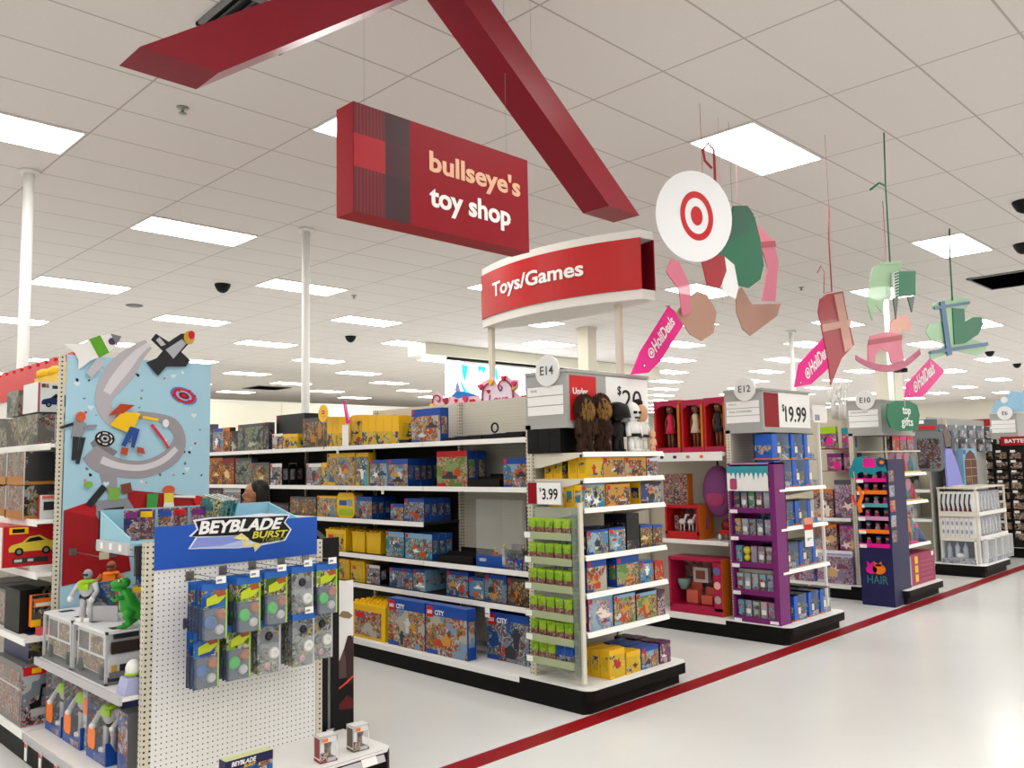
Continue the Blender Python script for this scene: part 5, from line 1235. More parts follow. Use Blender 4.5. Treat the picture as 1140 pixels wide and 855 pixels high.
for i in range(3):
    solo('toy_carton', MB().box(-.07, 0, 0, .07, .04, .2, GREY, mf=A['bust']), (1.95+.14*i, 4.85+.03*i, .812), '%s dim grey toy pack hanging in the shadow under the tray' % ORD[i], 'toy box', math.radians(-30))
# figure boxes on the deck
def fig_box(x0, y0, w, d, h, label, z=.157, open_=True, fig=True):
    t = empty('figure_box', (x0, y0, z)); tag(t, label, 'boxed toy figure')
    mb = MB(); mb.box(x0, y0, z, x0+w, y0+d, z+.04, BLUE); mb.box(x0+w*.82, y0, z+.04, x0+w, y0+d, z+h, mat('box_indigo', '#3c4678', .5)); mb.box(x0, y0+d-.008, z+.04, x0+w, y0+d, z+h*.95, A['space2']); 
    mb.prism([(x0, z+.04), (x0+.06, z+.04), (x0+.02, z+.11), (x0, z+.11)], y0, y0+.01, BLUE, 'y'); mb.box(x0-.001, y0+.02, z+.005, x0, y0+d*.6, z+.035, A['space2']); ob('carton', mb, t, True)
    mb = MB(); mb.box(x0, y0, z+h-.004, x0+w*.82, y0+d, z+h, CLEAR); mb.box(x0-.001, y0+.0, z+.04, x0, y0+d, z+h, CLEAR); ob('window', mb, t, True)
    if fig:
        mb = MB(); mb.prism(rrect(y0+d*.52, z+.05, y0+d*.9, z+h*.5, .03), x0-.004, x0-.001, ORANGE, 'x'); ob('badge', mb, t, True)
    return t
for i, (y0, nm) in enumerate(((5.12, 'rear'), (4.82, 'middle'), (4.46, 'front'))):
    fig_box(1.6, y0, .19, .27, .33, '%s blue-based window box on the floor deck of the low section' % nm)
    toy_robot((1.66, y0+.11, .198), FACE_X + .35, 'white and green toy figure inside the %s blue-based window box' % nm, .95, head='#9aa0a4')
solo('toy_carton', MB().box(-.06, 0, 0, .06, .16, .31, WHC, mf=A['box_w']).box(-.045, -.002, .18, .045, 0, .26, ORANGE), (1.62, 4.79, .157), 'white upright carton with an orange badge between the blue-based boxes', 'toy box', FACE_X)
solo('toy_carton', MB().box(-.06, 0, 0, .06, .16, .28, GREY, mf=A['space2']), (1.63, 4.33, .157), 'grey and blue carton beside the white post on the floor deck', 'toy box', FACE_X)
for i in range(3):
    solo('toy_carton', MB().box(-.15, 0, 0, .15, .35, .3, NAVY, mf=A['space2']), (1.86, 5.2 - i*.36, .157), '%s dark blue carton stored behind the blue-based window boxes' % ORD[i], 'toy box', FACE_X)

# ---- vehicle boxes on the far-left shelves
CARY = mat('car_yellow', '#d8c03c', .35)
def car_pic(w, h, col):
    P = [(-.46,.2),(-.47,.32),(-.42,.42),(-.2,.5),(-.06,.68),(.16,.72),(.34,.55),(.46,.5),(.47,.3),(.44,.2)]
    mb = MB(); mb.prism([(a*w, b*h) for a, b in P], -.003, -.0005, col)
    mb.prism([(a*w, b*h) for a, b in [(-.14,.5),(-.04,.63),(.14,.67),(.26,.54)]], -.004, -.003, BLACK)
    for x in (-.26, .3): mb.prism(circ(x*w, .2*h, .1*w*.9, .1*w*.9, 16), -.005, -.003, BLACK); mb.prism(circ(x*w, .2*h, .05*w, .05*w, 12), -.006, -.005, GREY)
    return mb
def veh(name, loc, w, d, h, side, front, label, car=None, extra=None, cy=.2):
    t = empty('vehicle_box', loc); tag(t, label, 'boxed toy vehicle')
    ob('carton', MB().box(0, 0, 0, w, d, h, side, mf=front), t)
    if car: m = car_pic(w*.86, h*.75, car); m.xf(Matrix.Translation((w/2, 0, h*cy))); ob('vehicle_picture', m, t)
    if extra: mb = MB(); extra(mb); ob('printed_panel', mb, t)
    return t
def ex_red(mb):
    mb.box(.03, -.002, .19, .13, -.0005, .228, YEL); mb.box(.045, -.003, .197, .11, -.002, .22, BLACK); mb.box(.05, -.002, .02, .24, -.0005, .05, DKGREY); mb.box(.06, -.003, .027, .1, -.002, .043, LGREY); mb.box(.13, -.003, .027, .16, -.002, .043, LGREY)
    mb.box(-.001, .02, .0, -.0002, .5, .23, WHC)
veh('', (1.41, 5.6, 1.05), .30, .55, .235, RDC, RDC, 'red carton with a yellow sports car picture at the far left', CARY, ex_red, .22)
solo('box_riser', MB().box(0, 0, 0, .16, .5, .03, WHITE), (1.555, 5.6, 1.02), 'white riser under the red sports car carton', 'riser')
def ex_blue(mb): mb.box(-.0, -.003, 0, .012, -.0004, .18, mat('edge_pink', '#b05060', .5)); mb.box(.02, -.002, .15, .06, -.0004, .175, A['brown']); mb.box(.08, -.002, .145, .15, -.0004, .165, DKGREY)
veh('', (1.60, 5.72, 1.968), .22, .3, .185, WHC, WHC, 'white carton with a dark blue truck picture on the top left stack', mat('car_navy', '#222e5c', .4), ex_blue, .1)
solo('vehicle_box', MB().box(0, 0, 0, .2, .26, .17, A['ninja'], mf=A['robot']), (1.62, 6.2, 1.968), 'dull green window box left of the white blue-truck carton', 'boxed toy vehicle', 0)
solo('vehicle_box', MB().box(0, 0, 0, .2, .6, .19, A['truck'], mf=A['robot']), (1.62, 6.25, 1.766), 'wide grey window box under the dull green box', 'boxed toy vehicle', 0)
solo('vehicle_box', MB().box(0, 0, 0, .2, .5, .19, A['truck'], mf=A['robot']).box(.095, -.002, 0, .1, 0, .19, LGREY), (1.60, 5.7, 1.766), 'black-edged window box with two toys under the blue-truck carton', 'boxed toy vehicle', 0)
solo('vehicle_box', MB().box(0, 0, 0, .18, .35, .22, GREY, mf=A['robot']).box(-.002, .0, 0, 0, .35, .06, ORANGE), (1.63, 6.9, 1.766), 'grey box with an orange foot at the left end of the top shelf', 'boxed toy vehicle', 0)
for j, zz in enumerate((1.323, 1.525)):
    solo('vehicle_box', MB().box(0, 0, 0, .34, .36, .198, A['robot'], mf=A['truck'], mt=mat('pack_dark', '#4c4c46', .4)).box(-.002, .34, 0, 0, .36, .198, LGREY).box(0, -.002, 0, .34, 0, .02, mat('pack_orange', '#a8702c', .5)).box(-.002, 0, 0, 0, .36, .05, MATS['pack_orange']).box(0, -.003, 0, .006, 0, .198, LGREY), (1.51, 5.62, zz), '%s dark truck window box of the stack beside the printed panel' % ('lower' if j == 0 else 'upper'), 'boxed toy vehicle', 0)
    solo('vehicle_box', MB().box(0, 0, 0, .3, .36, .19, A['robot'], mf=A['robot']).box(-.002, .34, 0, 0, .36, .19, LGREY).box(-.002, 0, 0, 0, .36, .05, MATS['pack_orange']), (1.55, 6.1, zz), '%s orange-footed grey box further left in the truck stack' % ('lower' if j == 0 else 'upper'), 'boxed toy vehicle', 0)
solo('vehicle_box', MB().box(0, 0, 0, .1, .04, .14, RDC, mf=WHC).box(.02, -.002, .05, .085, 0, .1, DKGREY).box(.012, -.002, .115, .1, 0, .135, mat('salmon', '#e07868', .5)), (1.585, 5.56, 1.323), 'small red and white carton in front of the dark truck boxes', 'boxed toy vehicle', 0)
solo('vehicle_box', MB().box(0, 0, 0, .22, .4, .3, DKRED, mf=A['fire']), (1.6, 6.75, 1.323), 'dark red box at the left end of the second shelf', 'boxed toy vehicle', 0)
# lower left
solo('vehicle_box', MB().box(0, 0, 0, .2, .05, .18, ORANGE, mf=A['truck']).box(.012, -.003, .11, .15, 0, .16, ORANGE).box(.02, -.004, .115, .14, -.003, .135, WHITE).box(.0, -.003, 0, .05, 0, .04, YEL), (1.56, 5.56, .70), 'orange and black carton leaning on the third shelf by the slotted post', 'boxed toy vehicle', 0)
solo('vehicle_box', MB().box(0, 0, 0, .14, .05, .044, mat('pack_rose', '#c84050', .5), mf=mat('pack_rose2', '#d85868', .5)), (1.58, 5.5, .656), 'flat rose-red carton under the orange and black carton', 'boxed toy vehicle', 0)
solo('vehicle_box', MB().box(0, 0, 0, .12, .3, .25, BLACK, mf=BLACK), (1.52, 5.65, .656), 'plain black box left of the orange carton', 'boxed toy vehicle', 0)
for i in range(2): solo('vehicle_box', MB().box(0, 0, 0, .3, .36, .22, mat('pack_dim', '#302c28', .3), mf=A['truck']).box(-.002, .02, .02, 0, .34, .2, A['robot']), (1.54, 6.0+i*.38, .656), '%s dim window box with a dark toy on the third shelf' % ('right' if i == 0 else 'left'), 'boxed toy vehicle', 0)
def ex_sil(mb):
    mb.box(.005, -.002, .28, .18, -.0004, .33, RED); mb.box(.05, -.003, .29, .1, -.002, .32, YEL); mb.prism([(.04,.12),(.09,.14),(.1,.22),(.15,.23),(.15,.21),(.11,.2),(.1,.1),(.05,.09)], -.004, -.002, BLACK); mb.box(.05, -.003, .05, .15, -.002, .09, LGREY)
    mb.box(-.002, .03, .03, -.0004, .5, .3, A['robot']); mb.box(-.003, .02, .2, -.0005, .5, .21, LGREY)
veh('', (1.505, 5.5, .158), .2, .55, .335, mat('pack_steel', '#6c6c68', .4), A['sw'], 'large grey window carton with a red top on the floor deck at left', None, ex_sil)
solo('vehicle_box', MB().box(0, 0, 0, .4, .5, .14, BLUE, mf=A['bird']).box(-.002, 0, 0, 0, .5, .14, A['bird']), (1.6, 6.4, .158), 'low blue carton on the floor deck at the far left edge', 'boxed toy vehicle', 0)
solo('vehicle_box', MB().box(0, 0, 0, .38, .5, .16, NAVY, mf=A['truck']), (1.55, 5.56, .496), 'dark carton laid on top of the large grey window carton', 'boxed toy vehicle', 0)

# ------------------------------------------------------------- blister pack board
t = empty('pack_board', (2.1, 4.1, .157)); tag(t, 'white pegboard end panel with the blue lettered header', 'pegboard display')
ob('pegboard', MB().box(1.66, 4.09, .157, 2.55, 4.1, 1.14, PEGW), t, True)
mb = MB(); mb.box(1.622, 4.085, .157, 1.665, 4.125, 1.26, SLOT); ob('upright', mb, t, True)
ob('upright', MB().box(2.548, 4.085, .157, 2.585, 4.125, 1.2, SLOT), t, True)
ob('header_card', MB().box(1.665, 4.08, 1.125, 2.548, 4.086, 1.328, mat('header_blue', '#1c52b4', .4)), t, True)
mb = MB(); yb_ = 4.079
mb.prism(TR['bout'], yb_-.001, yb_, mat('logo_pale', '#dfe4f4', .4))
mb.prism(TR['bsw1'], yb_-.002, yb_-.001, mat('logo_periwinkle', '#8494dc', .4)); mb.prism(TR['bsw2'], yb_-.003, yb_-.002, mat('logo_sky', '#b4c0ec', .4))
mb.prism(TR['bblk'], yb_-.004, yb_-.003, INK); mb.prism(TR['bsw3'], yb_-.005, yb_-.004, mat('logo_sand', '#e4d890', .4))
ob('logo', mb, t, True)
def ttext(s, q, m, bold=.03, shear=.25):
    q0, q1, q2, q3 = q; mb = MB(); text(mb, s, 0, 0, m, w=1, h=1, th=.003, bold=bold, shear=shear)
    out = []
    for p in mb.v:
        u, v = p.x, p.z
        x = (q3[0]*(1-u)+q2[0]*u)*(1-v) + (q0[0]*(1-u)+q1[0]*u)*v; z = (q3[1]*(1-u)+q2[1]*u)*(1-v) + (q0[1]*(1-u)+q1[1]*u)*v
        out.append(Vector((x, yb_ - .006 + p.y, z)))
    mb.v = out; return mb
ob('lettering', ttext('BEYBLADE', TR['btxt1'], PAPER, .035), t, True)
ob('lettering', ttext('BURST', TR['btxt2'], mat('logo_yellow', '#d8d048', .4), .02), t, True)
ob('lettering', ttext('TURBO', TR['btxt3'], mat('logo_olive', '#8c9440', .4), .0), t, True)
# hooks: x, z, kind, how many packs
def bpack(kind, loc, label, group):
    t = empty('blister_pack', loc); tag(t, label, 'blister pack', group)
    w, h = .125, .245
    card = {'blast': A['blast'], 'green': A['grn'], 'grey': A['cardg']}[kind]
    mb = MB(); mb.box(-w/2, 0, -h, w/2, .002, -h*.42, DKGREY if kind != 'blast' else BLUE, mf=A['cardg'] if kind == 'grey' else mat('card_navy', '#1c2c50', .4)); mb.box(-w/2, 0, -h*.42, w/2, .002, .012, BLUE, mf=card)
    mb.box(-w/2, -.001, -.02, w/2, 0, .012, mat('card_sky', '#2864b8', .4)); mb.box(w/2-.008, -.0012, -h, w/2, 0, -.02, LIME if kind != 'grey' else LGREY); ob('card', mb, t)
    mb = MB()
    if kind == 'grey':
        for c_, r_, m_ in (((.0, -.055), .018, DKGREY), ((-.02, -.12), .02, GREY), ((.022, -.125), .026, WHITE), ((-.01, -.17), .016, PINK if False else mat('pale_rose', '#c8a0a8', .4))):
            mb.lathe([(r_*1.2, 0), (r_*.9, .01), (r_*.4, .014), (r_*.35, .008), (.001, .008)], m_, 16, M=Matrix.Translation((c_[0]*1.2, -.001, c_[1]*1.22)) @ Matrix.Rotation(PI/2, 4, 'X'))
    else:
        for c_, r_, m_ in (((-.018, -.135), .026, mat('tog_green', '#20b040', .4) if kind == 'green' else mat('tog_blue', '#2858a0', .4)), ((.026, -.11), .023, mat('tog_rust', '#a05030', .4)), ((.02, -.165), .02, LGREY)):
            mb.lathe([(r_*1.2, 0), (r_*.95, .01), (r_*.6, .014), (r_*.3, .01), (.001, .012)], m_, 14, M=Matrix.Translation((c_[0]*1.2, -.001, c_[1]*1.22)) @ Matrix.Rotation(PI/2, 4, 'X'))
        mb.prism([(-.04,-.055),(.02,-.03),(.055,-.05),(.02,-.08),(-.04,-.09)], -.003, -.001, mat('dragon_yellow', '#b8c828', .4)); mb.prism([(.0,-.03),(.045,-.018),(.055,-.045),(.015,-.052)], -.004, -.002, mat('tog_rust', '#a05030', .4))
    ob('spinning_top', mb, t)
    mb = MB(); mb.prism(rrect(-w/2+.008, -h+.006, w/2-.012, -h*.42, .012), -.018, -.016, CLEAR); mb.prism(rrect(-w/2+.004, -h+.002, w/2-.008, -h*.40, .012), -.0165, -.001, CLEAR); ob('blister', mb, t)
HK = [(1.84, 1.065, 'blast', 5), (2.01, 1.075, 'green', 5), (2.17, 1.085, 'green', 4), (2.335, 1.09, 'grey', 3), (2.48, 1.09, 'green', 3),
      (1.83, .84, 'blast', 3), (1.99, .85, 'green', 3), (2.15, .85, 'grey', 3), (2.325, .86, 'grey', 4), (2.47, .86, 'grey', 2)]
cols = ['leftmost', 'second', 'middle', 'fourth', 'rightmost']
for i, (x, z, k_, n_) in enumerate(HK):
    rown = 'upper' if i < 5 else 'lower'; cn = cols[i % 5]
    t = empty('peg_hook', (x, 4.09, z)); tag(t, '%s wire peg hook with a white tag in the %s row' % (cn, rown), 'peg hook', 'wire peg hooks on the pegboard')
    L = .15 + .028*n_
    ob('wire', MB().tube([(x, 4.09, z+.008), (x, 4.09-L, z+.008), (x, 4.09-L-.01, z+.02)], .0025, CHROME, 6).tube([(x, 4.09, z+.03), (x, 4.09-L, z+.03)], .0018, CHROME, 6), t, True)
    mb = MB(); mb.box(x-.005, 4.09-L-.006, z+.004, x+.042, 4.09-L-.002, z+.036, PAPER); mb.box(x+.002, 4.09-L-.007, z+.014, x+.022, 4.09-L-.006, z+.024, GREYINK); ob('price_tag', mb, t, True)
    ob('back_plate', MB().box(x-.02, 4.084, z-.005, x+.02, 4.09, z+.04, CHROME), t, True)
    desc = {'blast': 'blue', 'green': 'green and blue', 'grey': 'grey'}[k_]
    for j in range(n_):
        bpack(k_, (x, 4.09-L+.02+j*.036, z-.008), '%s blister pack, %s from front on the %s hook, %s row' % (desc, ORD[j], cn, rown), 'spinning top blister packs')
# black side wing and tall picture panel
t = empty('side_wing', (2.66, 4.2, .0)); tag(t, 'black side wing standing right of the blister pack board', 'display panel')
mb = MB(); mb.prism([(4.16, 0), (4.16, 1.2), (4.3, 1.26), (4.62, 1.26), (4.95, .97), (5.3, .97), (5.3, 0)], 2.62, 2.66, BLACK, 'x'); ob('wing_panel', mb, t, True)
ob('front_strip', MB().box(2.60, 4.15, .157, 2.735, 4.165, 1.2, BLACK), t, True)
ob('grey_edge', MB().box(2.66, 4.146, .157, 2.675, 4.15, .8, GREY), t, True)
t = empty('poster', (2.8, 4.2, .0)); tag(t, 'narrow white panel with a small picture fading to black at the bottom', 'poster')
mb = MB(); mb.box(2.742, 4.2, .0, 2.865, 4.215, .94, WHITE); ob('board', mb, t, True)
mb = MB(); mb.box(2.742, 4.198, .0, 2.865, 4.2, .40, BLACK); ob('black_foot', mb, t, True)
mb = MB(); mb.prism([(2.742, .40), (2.865, .40), (2.865, .63), (2.84, .6), (2.8, .56), (2.77, .5), (2.742, .52)], 4.198, 4.2, mat('poster_brown', '#5c4440', .6), 'y')
mb.prism([(2.765, .75), (2.79, .775), (2.83, .765), (2.86, .74), (2.84, .725), (2.8, .735)], 4.198, 4.2, mat('poster_tan', '#8c7458', .6), 'y'); ob('picture', mb, t, True)
mb = MB(); mb.prism([(2.82, .36), (2.815, .5), (2.80, .56), (2.825, .63), (2.85, .63), (2.862, .58), (2.862, .36)], 4.196, 4.198, mat('cloak', '#33201f', .6), 'y'); ob('hooded_silhouette', mb, t, True)
mb = MB(); band(mb, [(2.755, .345, .004), (2.8, .365, .0045), (2.862, .40, .005)], 4.194, 4.196, mat('beam_red', '#f0483c', .5)); mb.prism([(2.75, .25), (2.82, .3), (2.862, .27), (2.862, .22), (2.78, .23)], 4.196, 4.198, mat('poster_red', '#5c1410', .6), 'y'); ob('glowing_bar', mb, t, True)
# small boxed figurines on the base, and the flat box
def pop(x, y, label, rz, m):
    t = empty('figurine_box', (x, y, .157), rz); tag(t, label, 'boxed figurine')
    w, d, h = .09, .075, .125
    mb = MB(); mb.box(-w/2, 0, h-.004, w/2, d, h, WHC); mb.box(-w/2, 0, 0, w/2, d, .012, m); mb.box(-w/2, 0, .012, -w/2+.02, .002, h, WHC); mb.box(w/2-.006, 0, .012, w/2, .002, h, WHC); mb.box(-w/2, 0, h-.03, w/2, .002, h, WHC); mb.box(-w/2, 0, .012, -w/2+.002, d, h, WHC, ); mb.box(-w/2, d-.002, .0, w/2, d, h, A['popart'])
    mb.box(-w/2-.0008, .008, .02, -w/2, d-.008, h*.9, m); mb.box(-w/2, -.001, .008, -w/2+.04, 0, .05, A['popart']); mb.box(-w*.35, -.001, h-.026, -w*.05, 0, h-.01, ORANGE); mb.box(-w*.1, -.001, .004, w*.4, 0, .022, LGREY); ob('carton', mb, t)
    ob('window', MB().box(-w/2+.02, 0, .012, w/2-.006, .001, h-.03, CLEAR), t)
    mb = MB(); mb.ball((.01, .035, .078), (.02, .018, .018), mat('fig_brown', '#6c4c38', .5), 10, 7); mb.tube([(.01, .035, .02), (.01, .035, .062)], [.014, .012], mat('fig_tan', '#8c7058', .5), 8); mb.ball((.003, .019, .078), .003, BLACK, 6, 4); mb.ball((.017, .019, .078), .003, BLACK, 6, 4); ob('figurine', mb, t)
pop(2.38, 3.70, 'left small white figurine box with a red side on the low base', math.radians(-8), mat('pop_red', '#8c2830', .4))
pop(2.585, 3.72, 'right small white figurine box near the base corner', math.radians(-6), mat('pop_khaki', '#5c5440', .4))
t = empty('game_box', (1.93, 3.68, .157), 0); tag(t, 'flat blue game box standing at the bottom edge of the photo', 'game box')
mb = MB(); mb.box(1.835, 3.68, .157, 2.065, 3.74, .30, YEL, mf=A['blast'], mt=mat('box_top_pale', '#c8cc98', .4)); mb.box(1.835, 3.678, .26, 2.065, 3.68, .30, NAVY); mb.box(1.832, 3.68, .157, 1.835, 3.74, .30, NAVY); ob('carton', mb, t, True)
mb = MB(); text(mb, 'BEYBLADE', 1.86, .272, PAPER, w=.12, h=.02, y=3.677, bold=.03, th=.001, shear=.2); text(mb, 'BURST', 1.92, .256, YEL, w=.06, h=.012, y=3.677, bold=.03, th=.001, shear=.2); ob('lettering', mb, t, True)
# ------------------------------------------------------------- clear side rack with green bags
t = empty('clear_rack', (4.25, 3.88, .2)); tag(t, 'clear plastic tiered rack on the left side of the E14 end display', 'rack')
RX = 4.19
TZ = [1.105, .94, .765, .585, .43, .285]
mb = MB(); mb.box(4.285, 3.665, .2, 4.29, 4.1, 1.3, ACRY); ob('back_sheet', mb, t, True)
mb = MB(); mb.box(4.255, 3.655, .17, 4.29, 3.672, 1.33, CREAM); ob('front_post', mb, t, True)
ob('side_sheet', MB().box(RX, 3.668, .22, 4.285, 3.671, 1.3, mat('smoke_clear', '#7c8c80', .1, alpha=.35)), t, True)
for i, z in enumerate(TZ):
    mb = MB(); mb.box(RX, 3.675, z, 4.285, 4.1, z+.006, ACRY); mb.box(RX-.003, 3.675, z-.018, RX, 4.1, z+.03, mat('tier_lip', '#b4c098', .25, alpha=.75)); tr_ = ob('tier', mb, t, True)
    ob('price_tag', MB().box(RX-.006, 4.04, z-.012, RX-.003, 4.095, z+.024, PAPER), tr_, True)
tierw = ['top', 'second', 'third', 'fourth', 'fifth', 'bottom']
BAG = {}
def bag(loc, label, blue=False):
    t = empty('toy_bag', loc, FACE_X + random.uniform(-.08, .08)); tag(t, label, 'toy bag', 'green toy bags in the clear rack')
    w, h = .07, .105
    if blue not in BAG:
        m1 = MB(); prof = [(0, .008), (h*.15, .014), (h*.5, .015), (h*.85, .008), (h, .001)]
        vs = []; fs = []
        for z_, d_ in prof: vs += [(-w/2, 0, z_), (-w/4, -d_*.8, z_), (0, -d_, z_), (w/4, -d_*.8, z_), (w/2, 0, z_), (w/4, d_*.5, z_), (-w/4, d_*.5, z_)]
        for i in range(len(prof)-1):
            for k in range(7): fs.append((i*7+k, i*7+(k+1) % 7, (i+1)*7+(k+1) % 7, (i+1)*7+k))
        fs += [tuple(range(7))[::-1], tuple(range(28, 35))]
        top = A['green'] if not blue else BLUE; bot = A['figs'] if not blue else A['citygrey']
        m1.add(vs, fs, top)
        for q in range(7): m1.m[q] = m1.mi(bot); 
        for q in range(7): m1.m[7+q] = m1.mi(bot)
        me1 = m1.mesh('toy_bag'); m2 = MB(); m2.box(-w/2, -.001, h*.9, w/2, .001, h*1.06, LIME if not blue else BLUE); me2 = m2.mesh('header_flap'); BAG[blue] = (me1, me2)
    a, b = BAG[blue]
    o1 = bpy.data.objects.new('pouch', a); C.objects.link(o1); o1.parent = t
    o2 = bpy.data.objects.new('header_flap', b); C.objects.link(o2); o2.parent = t
for i, z in enumerate(TZ):
    for j in range(5):
        for q in range(2):
            if q == 1 and j in (1, 3) and i % 2: continue
            bag((RX+.03+q*.05, 4.055-j*.078, z+.007), '%s bag from left, %s row, on the %s tier of the clear rack' % (ORD[j], ['front', 'back'][q], tierw[i]), blue=(i == 5 and j >= 3))

# ------------------------------------------------------------- plush toys
def furball(mb, c, r, m, n, ln=.03, m2=None):
    for i in range(n):
        u = random.uniform(-1, 1); a = random.uniform(0, 2*PI); s_ = math.sqrt(1-u*u)
        d = Vector((s_*math.cos(a), s_*math.sin(a), u)); p = Vector(c) + Vector((d.x*r[0], d.y*r[1], d.z*r[2]))
        tdir = (d*.5 + Vector((0, 0, -1))).normalized(); side = tdir.cross(d); side = side.normalized()*.006 if side.length > .01 else Vector((.006, 0, 0))
        mb.add([p+side, p-side, p+d*.008, p+tdir*ln], [(0,2,3), (2,1,3), (1,0,3)], m2 if (m2 and random.random() < .5) else m)
def plush(x, y, label, body, head, h=.5, fur=False, kind='', rz=0):
    t = empty('plush_toy', (x, y, 1.66), rz); tag(t, label, 'plush toy')
    s = h/.5; mb = MB()
    for sx in (-1, 1): mb.tube([(sx*.04*s, 0, .0), (sx*.042*s, 0, .06*s), (sx*.035*s, 0, .14*s)], [.036*s, .034*s, .036*s], body, 10); mb.ball((sx*.042*s, -.015*s, .018*s), (.036*s, .045*s, .018*s), body, 10, 6)
    mb.ball((0, 0, .21*s), (.08*s, .055*s, .11*s), body)
    for sx in (-1, 1): mb.tube([(sx*.07*s, 0, .28*s), (sx*.095*s, -.01*s, .22*s), (sx*.09*s, -.02*s, .15*s)], [.026*s, .024*s, .026*s], body, 9)
    if fur: furball(mb, (0, 0, .2*s), (.085*s, .06*s, .13*s), body, 420, .035); furball(mb, (0, 0, .06*s), (.07*s, .05*s, .06*s), body, 140, .035)
    ob('body', mb, t); mb = MB(); mb.ball((0, 0, .38*s), (.085*s, .065*s, .095*s), head)
    if fur: furball(mb, (0, 0, .39*s), (.088*s, .066*s, .1*s), BROWN, 380, .04); furball(mb, (-.005, -.035*s, .37*s), (.06*s, .04*s, .075*s), TAN, 300, .045)
    ob('head', mb, t)
    if kind == 'white':
        mb = MB(); mb.box(-.05*s, -.068*s, .36*s, -.012*s, -.05*s, .385*s, BLACK); mb.box(.012*s, -.068*s, .36*s, .05*s, -.05*s, .385*s, BLACK); mb.box(-.03*s, -.07*s, .315*s, .03*s, -.05*s, .33*s, BLACK); ob('visor', mb, t)
        ob('belt', MB().lathe([(.078*s, .145*s), (.084*s, .15*s), (.078*s, .175*s)], BLACK, 16), t)
    if kind == 'black': ob('hood', MB().lathe([(.1, .33*s), (.09, .4*s), (.08, .45*s), (.03, .48*s), (.001, .485*s)], BLACK, 16), t)
    if kind == 'bun':
        mb = MB(); mb.ball((0, .02, .4*s), (.088*s, .065*s, .088*s), mat('hair_dark', '#1c1210', .7)); mb.ball((.0, .02, .49*s), (.035, .035, .03), MATS['hair_dark'])
        ob('hair', mb, t); ob('belt', MB().lathe([(.076*s, .145*s), (.082*s, .15*s), (.076*s, .17*s)], BLACK, 14), t)
    if fur: ob('eye', MB().ball((-.025, -.06, .42*s), .008, BLACK, 8, 6).ball((.025, -.06, .42*s), .008, BLACK, 8, 6), t)
plush(4.42, 3.73, 'left shaggy dark brown plush with a tan face', BROWN, BROWN, .41, True)
plush(4.60, 3.73, 'right shaggy dark brown plush with a tan face', BROWN, BROWN, .42, True)
plush(4.78, 3.73, 'plain black hooded plush between the brown and white ones', BLACK, BLACK, .37, kind='black')
plush(4.92, 3.70, 'white plush figure with black belt and visor stripes', WHITE, WHITE, .38, kind='white')
plush(5.06, 3.73, 'plush doll with dark hair bun and white outfit', mat('plush_white', '#dcdad4', .8), mat('plush_skin', '#c89878', .8), .37, kind='bun')
plush(5.14, 3.69, 'small pale plush at the right end of the plush row', mat('plush_peach', '#d8a888', .8), MATS['plush_peach'], .17)
for i in range(3): solo('plush_carton', MB().box(-.13, 0, 0, .13, .1, .17, BLACK), (4.41, 3.83+i*.105, 1.66), '%s black carton stored left of the plush toys' % ORD[i], 'box', 0, 'black cartons behind the plush toys')

